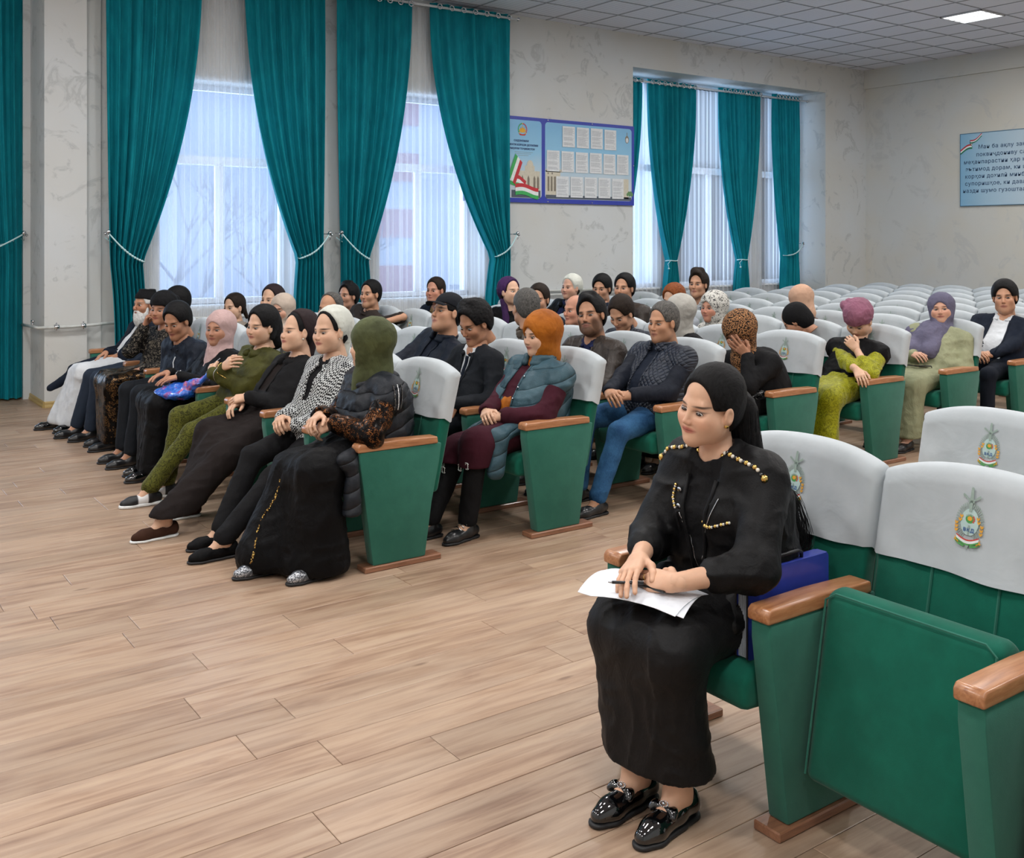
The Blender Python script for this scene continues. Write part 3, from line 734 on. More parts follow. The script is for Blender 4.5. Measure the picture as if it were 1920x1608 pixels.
def cover_mesh(seed):
    """fitted white cloth: a grid pulled over the front, top and back of the backrest"""
    r = random.Random(seed); ph = [r.uniform(0, 6.28) for _ in range(8)]
    NU, NV = 32, 40; wc = BW+.012; V = []
    def edge(u): return .943+.053*(1-abs(u)**2.4)
    for i in range(NV+1):
        v = i/NV
        for j in range(NU+1):
            u = -1+2*j/NU; y = u*wc
            # round the side edges
            sx = max(0, (abs(u)-.95)/.05); xr = .022*sx*sx
            zt = edge(u)
            if v < .42:                                   # front
                s = v/.42; z0 = .712+.003*math.sin(5*u+ph[0]); z = z0+(zt-.022-z0)*s; x = lean(z)-.010+xr+.004*(1-s)**3*math.sin(3*u+ph[1])
                wrk = .004*math.sin(9*u+14*(z-.7)+ph[2])*math.exp(-4*s)+.0035*math.sin(16*u*(.5+.5*s)-26*z+ph[3])*(1-s)*max(0, math.sin(2.2*u+ph[6]))+.006*math.exp(-((abs(u)-.82)/.10)**2)*math.sin(34*z+ph[4])*(1-s*.7)
                x += wrk-.004*max(0, 1-s*6)
            elif v < .58:                                 # over the top
                s = (v-.42)/.16; a = PI*s; z = zt-.022+.030*math.sin(a); x = lean(zt)+.035-.043*math.cos(a)+xr*(1-2*s)
            else:
                s = (v-.58)/.42; z = zt-.022-(zt-.022-.69)*s; x = lean(z)+.078-xr+.004*math.sin(12*u+9*z+ph[5])*s
            V.append((x, y, z))
    idx = np.arange((NV+1)*(NU+1)).reshape(NV+1, NU+1)
    F = np.stack([idx[:-1, :-1], idx[:-1, 1:], idx[1:, 1:], idx[1:, :-1]], -1).reshape(-1, 4).tolist()
    # close the sides
    for j in (0, NU):
        for i in range(NV//2):
            a, b_ = i*(NU+1)+j, (i+1)*(NU+1)+j; c, d = (NV-i-1)*(NU+1)+j, (NV-i)*(NU+1)+j
            F.append([a, b_, c, d] if j == 0 else [d, c, b_, a])
    me = npmesh('chair_cover', V, F); me.materials.append(M_cover); return me
def m_seat_down():
    m_ = MB(); m_.add(*prism([(.0, .33), (-.005, .42), (.05, .455), (.41, .45), (.43, .34), (.30, .31)], -HB+.002, HB-.002)); me = m_.mesh('seat'); bevel_mesh(me, .025, 3); me.materials.append(M_green); return me
def m_seat_up():
    m_ = MB(); m_.add(*prism([(.13, .15), (.23, .655), (.30, .665), (.345, .62), (.36, .28), (.30, .15)], -HB+.002, HB-.002)); me = m_.mesh('seat'); bevel_mesh(me, .028, 3)
    me.materials.append(M_green); return me
def m_piping():
    m_ = MB(); w = HB-.012
    m_.tube([(.131, -w, .17), (.222, -w, .635), (.228, -w+.03, .656), (.228, w-.03, .656), (.222, w, .635), (.131, w, .17)], .0035, 5); me = m_.mesh('piping'); me.materials.append(M_greend); return me
def m_emblem():
    """printed ministry emblem lying on the cover front"""
    g, y_, r_, w_, gg, bl_, pale = range(7)
    m_ = MB()
    def pt(y, z, k=0): zz = .868+(z-.857)*.70; return (lean(zz)-.0135-.0004*k, -y*.72, zz)
    cz, a, b_ = .845, .058, .078
    def ell(y0, z0, ry, rz, m, k, n=20): m_.add([pt(y0+ry*math.cos(t_), z0+rz*math.sin(t_), k) for t_ in [2*PI*i/n for i in range(n)]], [tuple(range(n))], m)
    for i in range(44):
        t_ = 2*PI*i/44+.07
        if abs(math.sin(t_)+1) < .12: continue
        c0, s0 = math.cos(t_), math.sin(t_); dx, dz = -s0*.0022, c0*.0022
        m_.add([pt(.036*c0+dx*.6, cz+.05*s0+dz*.6, 1), pt(a*c0+dx, cz+b_*s0+dz, 1), pt(a*c0-dx, cz+b_*s0-dz, 1), pt(.036*c0-dx*.6, cz+.05*s0-dz*.6, 1)], [(0, 1, 2, 3)], g)
    ell(0, cz, .037, .052, pale, 2)
    ell(0, cz+.012, .018, .017, gg, 3, 14)
    for i in range(8):
        t_ = -.6+i*.42; m_.add([pt(.014*math.cos(t_-.15), cz+.012+.013*math.sin(t_-.15), 4), pt(.022*math.cos(t_-.15), cz+.012+.02*math.sin(t_-.15), 4), pt(.022*math.cos(t_+.15), cz+.012+.02*math.sin(t_+.15), 4), pt(.014*math.cos(t_+.15), cz+.012+.013*math.sin(t_+.15), 4)], [(0, 1, 2, 3)], r_ if i < 4 else g)
    ell(0, cz+.014, .010, .009, y_, 5, 10)
    def quad(pts, m, k): m_.add([pt(*p, k) for p in pts], [tuple(range(len(pts)))], m)
    # dagger
    quad([(-.006, cz+.04), (-.006, cz+.085), (.006, cz+.085), (.006, cz+.04)], g, 6); quad([(-.012, cz+.075), (-.010, cz+.092), (.010, cz+.092), (.012, cz+.075)], g, 6)
    quad([(-.007, cz+.092), (-.006, cz+.125), (.006, cz+.125), (.007, cz+.092)], g, 6); ell(0, cz+.130, .006, .006, g, 6, 10)
    quad([(-.034, cz+.097), (-.028, cz+.105), (-.010, cz+.088), (-.010, cz+.082)], g, 6); quad([(.034, cz+.097), (.028, cz+.105), (.010, cz+.088), (.010, cz+.082)], g, 6)
    ell(-.033, cz+.102, .004, .006, g, 7, 8); ell(.033, cz+.102, .004, .006, g, 7, 8)
    quad([(-.004, cz-.05), (-.004, cz-.012), (.004, cz-.012), (.004, cz-.05)], g, 6); quad([(-.009, cz-.085), (0, cz-.105), (.009, cz-.085), (0, cz-.078)], g, 8)
    # wheat ears
    for sgn in (-1, 1):
        for i in range(5):
            yy = sgn*(.050-.004*i*(1 if i > 2 else -.2)); zz = cz-.045+i*.014
            for q in (-1, 1):
                quad([(yy, zz), (yy+q*.007, zz+.007), (yy+q*.006, zz+.016), (yy, zz+.009)], y_, 6)
    # ribbon
    N = 12
    for (h0, h1, m) in ((.0, .006, r_), (.006, .016, w_), (.016, .022, gg)):
        for i in range(N):
            u0, u1 = -1+2*i/N, -1+2*(i+1)/N
            def zc(u): return cz-.050-.016*math.cos(u*PI/2)
            quad([(u0*.046, zc(u0)-h0), (u0*.046, zc(u0)-h1), (u1*.046, zc(u1)-h1), (u1*.046, zc(u1)-h0)], m, 9)
    for sgn in (-1, 1):
        quad([(sgn*.036, cz-.072), (sgn*.054, cz-.060), (sgn*.050, cz-.068), (sgn*.056, cz-.074), (sgn*.036, cz-.086)], y_, 8)
        quad([(sgn*.036, cz-.082), (sgn*.05, cz-.074), (sgn*.05, cz-.080), (sgn*.036, cz-.090), (sgn*.012, cz-.096), (sgn*.012, cz-.088)], gg, 8)
    me = m_.mesh('emblem')
    tm_ = text_mesh('ВКД', .019, 'letters', .0002, .03, 'CENTER', 1.25)
    b0 = [tuple(v.co) for v in tm_.vertices]
    m2 = MB(); m2.v, m2.f, m2.m = m_.v, m_.f, m_.m
    m2.add([pt(x, cz-.036+y, 7) for x, y, z in b0], [tuple(p.vertices) for p in tm_.polygons], bl_)
    me = m2.mesh('emblem')
    for mm in (plain('emblem_grey_green', '93a59c', .7), plain('emblem_gold', 'dfa02f', .7), plain('emblem_red', 'c4453f', .7), plain('emblem_white', 'dfe4e4', .7), plain('emblem_green', '4f9a50', .7), plain('emblem_blue', '4f79b8', .7), plain('emblem_pale', 'b4ccc9', .7)): me.materials.append(mm)
    return me
ME = dict(side=m_side(), arm=m_arm(), plate=m_plate(), back=m_back(), seam=m_seams(), down=m_seat_down(), up=m_seat_up(), pip=m_piping(), emb=m_emblem())
for me in ME.values(): me.polygons.foreach_set('use_smooth', [False]*len(me.polygons))
for k in ('back', 'down', 'up', 'side', 'arm'):
    me = ME[k]; me.polygons.foreach_set('use_smooth', [True]*len(me.polygons))
    try: me.set_sharp_from_angle(angle=math.radians(40))
    except Exception: pass
covers = [cover_mesh(k) for k in range(4)]
n_chair = 0
def chair(x, yc, label, occupied=False, end=False, detail=True, group='white-covered green auditorium chairs'):
    """x: front of the armrests, yc: centre of the seat; the chair owns the side panel on its window side, the row-end chair also the aisle one"""
    global n_chair; n_chair += 1
    e = empty('auditorium_chair', (x, yc, 0), 0, label, 'chair', group)
    sides = [WS/2]+([-WS/2] if end else [])
    for sy in sides:
        for k, nm in (('side', 'side_panel'), ('arm', 'armrest'), ('plate', 'base_plate')):
            o = link(nm, ME[k], e); o.location = (0, sy, 0)
    link('backrest', ME['back'], e)
    s = link('seat', ME['down' if occupied else 'up'], e)
    if detail and not occupied: link('piping', ME['pip'], s)
    if detail: link('seam', ME['seam'], e)
    c = link('chair_cover', covers[n_chair % 4], e); link('emblem', ME['emb'], c)
    return e
ORD = ['first', 'second', 'third', 'fourth', 'fifth', 'sixth', 'seventh', 'eighth', 'ninth', 'tenth', 'eleventh', 'twelfth']
def seat_y(k): return (k+.5)*WS-.039
occupied = {(1,0),(1,1),(1,2),(1,3),(1,4),(1,5),(1,6),(1,7),(1,8),(2,0),(2,1),(2,2),(2,5),(2,6),(2,7),(2,8),(3,0),(3,1),(3,2),(3,7),(3,8),(4,0),(4,1),(4,2),(4,3),(4,4),(4,5),(4,7),(5,0),(5,1),(5,2),(5,3),(5,4),(5,5),(5,6),(6,0),(6,2),(6,4),(7,0)}
for r in range(1, 13):
    for k in range(9):
        occ = (r, k) in occupied
        lab = ('occupied green chair' if occ else 'empty white-covered chair')+', %s from the aisle, %s row of the window block' % (ORD[k], ORD[r-1])
        chair((r-1)*RP, seat_y(k), lab, occ, k == 0, r < 6)
# block on the other side of the aisle (row, seats)
B2Y = -2.07
for r, n0, n1 in ((1, 0, 3), (2, 0, 2), (3, 0, 1)):
    for k in range(n0, n1):
        xs = (r-1)*RP-.12; yc = B2Y-(k+.5)*WS-AW/2+(-.09 if r == 2 else 0)
        lab = ['green chair under the woman with the long black ponytail', 'empty green chair with tipped seat, right of the ponytailed woman', 'green chair cut off by the lower right corner of the frame'][k] if r == 1 else ('white covered chair behind the empty tipped seat, at right' if k == 0 else 'second white covered chair behind the foreground row, beyond right edge')
        if r == 3: lab = 'white-covered chair in the third row across the aisle at the right frame edge'
        e = chair(xs, yc, lab, (r, k) == (1, 0), k == n1-1, True)
# ================================================================== PEOPLE : implicit surfaces turned into meshes
A3 = lambda *v: np.array(v, float)
def nrm(v): v = np.asarray(v, float); return v/(np.linalg.norm(v)+1e-9)
def cone(a, b, r1, r2=None, k=None, neg=False, lab=0):
    return dict(t='c', a=np.array(a, float), b=np.array(b, float), r1=r1, r2=r1 if r2 is None else r2, k=k, neg=neg)
def ell(c, r, R=None, k=None, neg=False): return dict(t='e', c=np.array(c, float), r=np.array(r, float), R=R, k=k, neg=neg)
def sph(c, r, k=None, neg=False): return cone(c, c, r, r, k, neg)
def xform(pr, M, t, s=1.0):
    out = []
    for p in pr:
        q = dict(p)
        if p['t'] == 'c': q['a'] = M@p['a']*s+t; q['b'] = M@p['b']*s+t; q['r1'] = p['r1']*s; q['r2'] = p['r2']*s
        else: q['c'] = M@p['c']*s+t; q['r'] = p['r']*s; q['R'] = M@(np.eye(3) if p['R'] is None else p['R'])
        if q['k']: q['k'] = q['k']*s
        out.append(q)
    return out
def sd(p, P):
    if p['t'] == 'c':
        ba = p['b']-p['a']; L2 = float(ba@ba); pa = P-p['a']
        if L2 < 1e-10: return np.sqrt((pa*pa).sum(-1))-p['r1']
        h = np.clip((pa@ba)/L2, 0, 1); d = pa-h[..., None]*ba
        return np.sqrt((d*d).sum(-1))-(p['r1']+(p['r2']-p['r1'])*h)
    q = P-p['c']
    if p['R'] is not None: q = q@p['R']
    k0 = np.sqrt(((q/p['r'])**2).sum(-1)); k1 = np.sqrt(((q/p['r']**2)**2).sum(-1))
    return np.where(k1 > 1e-6, k0*(k0-1)/np.maximum(k1, 1e-6), -p['r'].min())
def smin(a, b, k):
    h = np.maximum(k-np.abs(a-b), 0)/k; return np.minimum(a, b)-h*h*k*.25
def smax(a, b, k): return -smin(-a, -b, k)
def bbox_p(p):
    if p['t'] == 'c': return np.minimum(p['a']-p['r1'], p['b']-p['r2']), np.maximum(p['a']+p['r1'], p['b']+p['r2'])
    m = p['r'].max() if p['R'] is not None else p['r']; return p['c']-m, p['c']+m
def evals(prims, P, k=.03):
    D = np.full(P.shape[:-1], 1.0)
    for p in prims:
        kk = p['k'] or k; d = sd(p, P); D = smax(D, -d, kk) if p['neg'] else smin(D, d, kk)
    return D
class Grid:
    def __init__(s, prims, vox, pad=.03, k=.03):
        lo = np.min([bbox_p(p)[0] for p in prims if not p['neg']], 0)-pad; hi = np.max([bbox_p(p)[1] for p in prims if not p['neg']], 0)+pad
        s.lo, s.vox = lo, vox; n = np.ceil((hi-lo)/vox).astype(int)+1; s.n = n
        s.ax = [lo[i]+vox*np.arange(n[i]) for i in range(3)]; s.D = np.full(n, .2, np.float32); s.k = k
        for p in prims: s.add(p)
    def add(s, p):
        kk = p['k'] or s.k; a, b = bbox_p(p); m = kk+s.vox*2
        i0 = np.clip(np.floor((a-m-s.lo)/s.vox).astype(int), 0, s.n-1); i1 = np.clip(np.ceil((b+m-s.lo)/s.vox).astype(int)+1, 1, s.n)
        if (i1 <= i0).any(): return
        sl = tuple(slice(i0[q], i1[q]) for q in range(3)); P = s.pts(sl); d = sd(p, P)
        s.D[sl] = smax(s.D[sl], -d, kk) if p['neg'] else smin(s.D[sl], d, kk)
    def pts(s, sl=None):
        ax = s.ax if sl is None else [s.ax[i][sl[i]] for i in range(3)]
        return np.stack(np.meshgrid(*ax, indexing='ij'), -1)
    def near(s, w):
        return np.abs(s.D) < w
    def disp(s, fn, w=.03):
        m = s.near(w); idx = np.nonzero(m); P = np.stack([s.ax[q][idx[q]] for q in range(3)], -1); s.D[m] += fn(P).astype(np.float32)
    def cut(s, fn, k=.004):
        """intersect with region where fn(P) < 0"""
        m = s.D < .06; idx = np.nonzero(m); P = np.stack([s.ax[q][idx[q]] for q in range(3)], -1); s.D[m] = smax(s.D[m], fn(P), k)
    def mesh(s):
        D = s.D; ins = D < 0; n = s.n; cn = n-1
        acc = np.zeros((*cn, 3), np.float32); cnt = np.zeros(cn, np.int16); quads = []
        cid = np.arange(cn[0]*cn[1]*cn[2]).reshape(cn)
        for ax in range(3):
            a = [slice(None)]*3; b = [slice(None)]*3; a[ax] = slice(0, -1); b[ax] = slice(1, None)
            da, db = D[tuple(a)], D[tuple(b)]; cr = ins[tuple(a)] != ins[tuple(b)]; I = np.stack(np.nonzero(cr), -1)
            if len(I) == 0: continue
            t = da[cr]/(da[cr]-db[cr]); pos = I.astype(np.float32); pos[:, ax] += t
            o1, o2 = [q for q in range(3) if q != ax]; ok = np.ones(len(I), bool); cells = []
            for (e1, e2) in ((0, 0), (-1, 0), (-1, -1), (0, -1)):
                C_ = I.copy(); C_[:, o1] += e1; C_[:, o2] += e2; v = ((C_ >= 0) & (C_ < cn)).all(1); ok &= v
                Cv = C_[v]; np.add.at(acc, (Cv[:, 0], Cv[:, 1], Cv[:, 2]), pos[v]); np.add.at(cnt, (Cv[:, 0], Cv[:, 1], Cv[:, 2]), 1); cells.append(C_)
            q = np.stack([cid[tuple(np.clip(c[ok], 0, cn-1).T)] for c in cells], -1); fl = ins[tuple(a)][cr][ok]
            if ax == 1: fl = ~fl
            q[~fl] = q[~fl][:, ::-1]; quads.append(q)
        if not quads: return np.zeros((0, 3)), np.zeros((0, 4), int)
        Q = np.concatenate(quads); used = np.nonzero(cnt.ravel())[0]; rem = np.full(cnt.size, -1); rem[used] = np.arange(len(used))
        V = acc.reshape(-1, 3)[used]/cnt.ravel()[used][:, None]*s.vox+s.lo; return V, rem[Q]
class Noise3:
    def __init__(s, seed): r = np.random.RandomState(seed); s.g = r.rand(24, 24, 24).astype(np.float32)*2-1
    def __call__(s, P, sc):
        q = P*np.asarray(sc); i = np.floor(q).astype(int); f = q-i; f = f*f*(3-2*f); o = 0
        for a in (0, 1):
            wa = f[..., 0] if a else 1-f[..., 0]
            for b in (0, 1):
                wb = f[..., 1] if b else 1-f[..., 1]
                for c in (0, 1):
                    wc = f[..., 2] if c else 1-f[..., 2]; o = o+wa*wb*wc*s.g[(i[..., 0]+a) % 24, (i[..., 1]+b) % 24, (i[..., 2]+c) % 24]
        return o
NOI = [Noise3(i) for i in range(5)]
def folds(seed, amp, freq=(9, 9, 9), warp=.06):
    nz = NOI[seed % 5]; off = A3(seed*1.7 % 11, seed*2.3 % 7, seed*.9 % 5)
    def f(P):
        Q = P+off; w = nz(Q, (5, 5, 5))*warp; a = nz(Q+w[..., None]*A3(1, .7, .4), freq); b = nz(Q[..., ::-1]+w[..., None], tuple(x*1.7 for x in freq)); return amp*(np.clip(np.abs(a)*3.2, 0, 1)**.7*1.0-.55)*-.8*-1*.8+amp*.45*(np.clip(np.abs(b)*3, 0, 1)-.5)
    return f

# ---- heads -------------------------------------------------------------
def head_prims(kind):
    f = kind in ('f', 'fp'); w = .95 if f else 1.0
    P = [ell((-.018, 0, .038), (.100, .078*w, .090)), ell((.030, 0, -.035), (.060, .060*w, .080), k=.03),
         cone((.020, .042*w, -.072), (.020, -.042*w, -.072), .020, k=.035), sph((.070, 0, -.098), .018 if f else .022, k=.035),
         cone((.040, .036*w, -.085), (.066, .008, -.10), .017, .017, k=.03), cone((.040, -.036*w, -.085), (.066, -.008, -.10), .017, .017, k=.03),
         sph((.060, .041*w, -.026), .023, k=.03), sph((.060, -.041*w, -.026), .023, k=.03),
         cone((.070, .032, .024), (.076, .006, .022), .009 if f else .012, k=.02), cone((.070, -.032, .024), (.076, -.006, .022), .009 if f else .012, k=.02),
         ell((.086, .031, .002), (.014, .018, .011), k=.014, neg=True), ell((.086, -.031, .002), (.014, .018, .011), k=.014, neg=True),
         sph((.067, .031, .001), .0158, k=.006), sph((.067, -.031, .001), .0158, k=.006),
         cone((.086, 0, .012), (.103 if f else .107, 0, -.028), .0065, .0085 if f else .010, k=.012), sph((.100, .0085, -.033), .0065, k=.006), sph((.100, -.0085, -.033), .0065, k=.006),
         cone((.084, .016, -.060), (.090, 0, -.056), .0055, .0068, k=.008), cone((.084, -.016, -.060), (.090, 0, -.056), .0055, .0068, k=.008),
         cone((.083, .013, -.068), (.088, 0, -.069), .0060, .0075, k=.007), cone((.083, -.013, -.068), (.088, 0, -.069), .0060, .0075, k=.007),
         ell((.092, 0, -.0625), (.010, .024, .0018), k=.004, neg=True),
         ell((.002, .082*w, -.004), (.018, .010, .030), k=.006), ell((.002, -.082*w, -.004), (.018, .010, .030), k=.006),
         ell((.005, .092*w, -.002), (.009, .006, .018), k=.004, neg=True), ell((.005, -.092*w, -.002), (.009, .006, .018), k=.004, neg=True)]
    if kind == 'o': P[1]['r'] = A3(.056, .055, .084)
    if kind == 'mf': P.append(ell((.025, 0, -.065), (.055, .062, .052), k=.03)); 
    if kind == 'f': P.append(ell((.016, 0, -.042), (.063, .065, .050), k=.03))
    if kind == 'fp':      # rounder, shorter face
        mp = lambda v: A3(v[0], v[1]*1.06, v[2]*.86 if v[2] < 0 else v[2])
        for p in P:
            if p['t'] == 'c': p['a'] = mp(p['a']); p['b'] = mp(p['b'])
            else: p['c'] = mp(p['c'])
        P[1]['r'] = A3(.060, .064, .072); P.append(ell((.022, 0, -.040), (.060, .070, .046), k=.03))
    P += [cone((-.020, 0, -.050), (-.045, 0, -.150), .050 if f else .058, .052 if f else .062, k=.03)]
    return P
HEADC = {}
def head_mesh(kind, vox):
    key = (kind, vox)
    if key not in HEADC:
        g = Grid(head_prims(kind), vox, k=.02); g.cut(lambda P: -.145-P[..., 2], .002); HEADC[key] = g.mesh()
    return HEADC[key]
def hand_prims(curl=.5, spread=.5, thumb=.3):
    P = []; ks = [(.088, .030, 0), (.093, .010, .003), (.088, -.011, .001), (.080, -.030, -.003)]
    for x, y, z in ks: P.append(cone((.012, y*.55, 0), (x, y, z), .0165, .0125, k=.012))
    P.append(cone((-.014, 0, 0), (.012, 0, 0), .0235, .0225, k=.02))
    L = [(.043, .026, .020), (.047, .030, .022), (.043, .028, .021), (.034, .021, .018)]; R = [.0093, .0095, .0090, .0078]
    for i, (k0, l, r) in enumerate(zip(ks, L, R)):
        a = A3(*k0); yaw = (1.2-.8*i)*.09*spread*2; ang = 0
        for j, (seg, cc) in enumerate(zip(l, (.75, 1.0, .7))):
            ang += curl*cc; b = a+seg*A3(math.cos(ang)*math.cos(yaw), math.cos(ang)*math.sin(yaw), -math.sin(ang)); P.append(cone(a, b, r*(1-.07*j), r*(1-.07*(j+1)), k=.0035)); a = b
    a = A3(.018, .024, -.006); d0 = nrm((.62, .72, -.25)); d1 = nrm((.85, .42-.3*thumb, -.25-.5*thumb)); d2 = nrm((.9, .15-.5*thumb, -.3-.6*thumb))
    for d, l, r1, r2 in ((d0, .038, .0165, .0125), (d1, .034, .012, .0108), (d2, .027, .0108, .009)): b = a+d*l; P.append(cone(a, b, r1, r2, k=.008)); a = b
    return P
HANDC = {}
def hand_mesh(curl, spread, thumb, vox):
    key = (curl, spread, thumb, vox)
    if key not in HANDC: HANDC[key] = Grid(hand_prims(curl, spread, thumb), vox, pad=.012, k=.01).mesh()
    return HANDC[key]
# ---- skin shader -------------------------------------------------------
def skin(name, tone='c79a80', lips='a8615a', brow='2a201c', beard=None, bamt=0.0, blush=.25, stub=0.0, browr=(.019, .0042), must=0.0, lash=.75, brot=-.03):
    if name in MATS: return MATS[name]
    m, t, b = new_mat(name); at = t.n.new('ShaderNodeAttribute'); at.attribute_name = 'hp'; sp = t.n.new('ShaderNodeSeparateXYZ'); t.l.new(at.outputs['Vector'], sp.inputs[0])
    x, y, z = sp.outputs; ay = t.math('ABSOLUTE', y); co = t.coord()
    def em(cy, cz, ry, rz, rot=0, soft=.35, yy=ay):
        dy = t.math('SUBTRACT', yy, cy); dz = t.math('SUBTRACT', z, cz); c, s = math.cos(rot), math.sin(rot)
        u = t.math('ADD', t.math('MULTIPLY', dy, c/ry), t.math('MULTIPLY', dz, s/ry)); v = t.math('ADD', t.math('MULTIPLY', dy, -s/rz), t.math('MULTIPLY', dz, c/rz))
        d = t.math('SQRT', t.math('ADD', t.math('MULTIPLY', u, u), t.math('MULTIPLY', v, v)))
        mr = t.n.new('ShaderNodeMapRange'); t.l.new(d, mr.inputs[0]); mr.inputs[1].default_value = 1-soft; mr.inputs[2].default_value = 1+soft; mr.inputs[3].default_value = 1; mr.inputs[4].default_value = 0
        return mr.outputs[0]
    front = t.ramp(x, [(.04, 0.0), (.055, 1.0)])
    def on(col, mask, c, amt): return t.mix(t.math('MULTIPLY', t.math('MULTIPLY', mask, front), amt), col, sr(c))
    n = t.noise(co, 26, 3); base = sr(tone); col = t.ramp(n, [(.3, tuple(q*.93 for q in base)), (.7, tuple(min(1, q*1.05) for q in base))])
    red = tuple(min(1, q) for q in (base[0]*1.02, base[1]*.80, base[2]*.78))
    def onl(col, mask, amt): return t.mix(t.math('MULTIPLY', t.math('MULTIPLY', mask, front), amt), col, red)
    col = onl(col, em(.042, -.030, .026, .022, 0, .6), blush); col = onl(col, em(0, -.030, .016, .016, 0, .6), blush*.8)
    if bamt or stub:
        bm_ = t.math('MAXIMUM', em(.0, -.100, .060, .040, 0, .35), em(.055, -.060, .022, .050, 0, .4)); bc = beard or brow
        col = t.mix(t.math('MULTIPLY', bm_, max(bamt, stub)), col, sr(bc))
    if must: col = on(col, em(.012, -.048, .022, .0062, -.25, .3), beard or brow, must)
    col = on(col, em(.0, -.0625, .0245, .0108, 0, .3), lips, .85); col = on(col, em(0, -.0625, .023, .0016, 0, .5), '5b2f2b', .7)
    col = on(col, em(.034, .0235, browr[0], browr[1], brot, .45), brow, .85)
    col = on(col, em(.031, .003, .0185, .0098, -.06, .25), '6b4a40', .35); col = on(col, em(.0315, .0078, .0170, .0032, .05, .5), '1c1412', lash)
    col = on(col, em(.008, -.0415, .0035, .0018, 0, .5), '4a2a24', .6)
    t.l.new(col, b.inputs['Base Color']); b.inputs['Roughness'].default_value = .48; b.inputs['Specular IOR Level'].default_value = .35
    b.inputs['Subsurface Weight'].default_value = .06; b.inputs['Subsurface Radius'].default_value = (.01, .004, .002); b.inputs['Subsurface Scale'].default_value = .6
    t.l.new(t.bump(t.noise(co, 350, 2), .08, .001), b.inputs['Normal']); MATS[name] = m; return m
M_eyew = plain('eye_white', 'b9b3ac', .2); M_iris = plain('iris_dark', '2a1a12', .12)
def eye_geo(M, t, s, yawe=0.0, pitche=0.0):
    """eyeballs with iris: verts in person space, returns V, F, material (0 white,1 iris)"""
    Vs, Fs, ms = [], [], []; n, h = 14, 10; b0 = 0
    for sy in (1, -1):
        R = np.array(Matrix.Rotation(yawe, 3, 'Z') @ Matrix.Rotation(-pitche, 3, 'Y'))
        for i in range(h+1):
            a = PI*(i/h)**1.25
            for j in range(n): c = 2*PI*j/n; Vs.append(M@(A3(.0700, sy*.031, .0012)+R@(A3(math.cos(a), math.sin(a)*math.cos(c), math.sin(a)*math.sin(c))*.0170*A3(.98, .98, .46)+A3(.0006*(i <= 3), 0, 0)))*s+t)
        for i in range(h):
            for j in range(n): Fs.append((b0+i*n+j, b0+(i+1)*n+j, b0+(i+1)*n+(j+1) % n, b0+i*n+(j+1) % n)); ms.append(1 if i < 3 else 0)
        b0 += n*(h+1)
    return np.array(Vs), np.array(Fs), ms

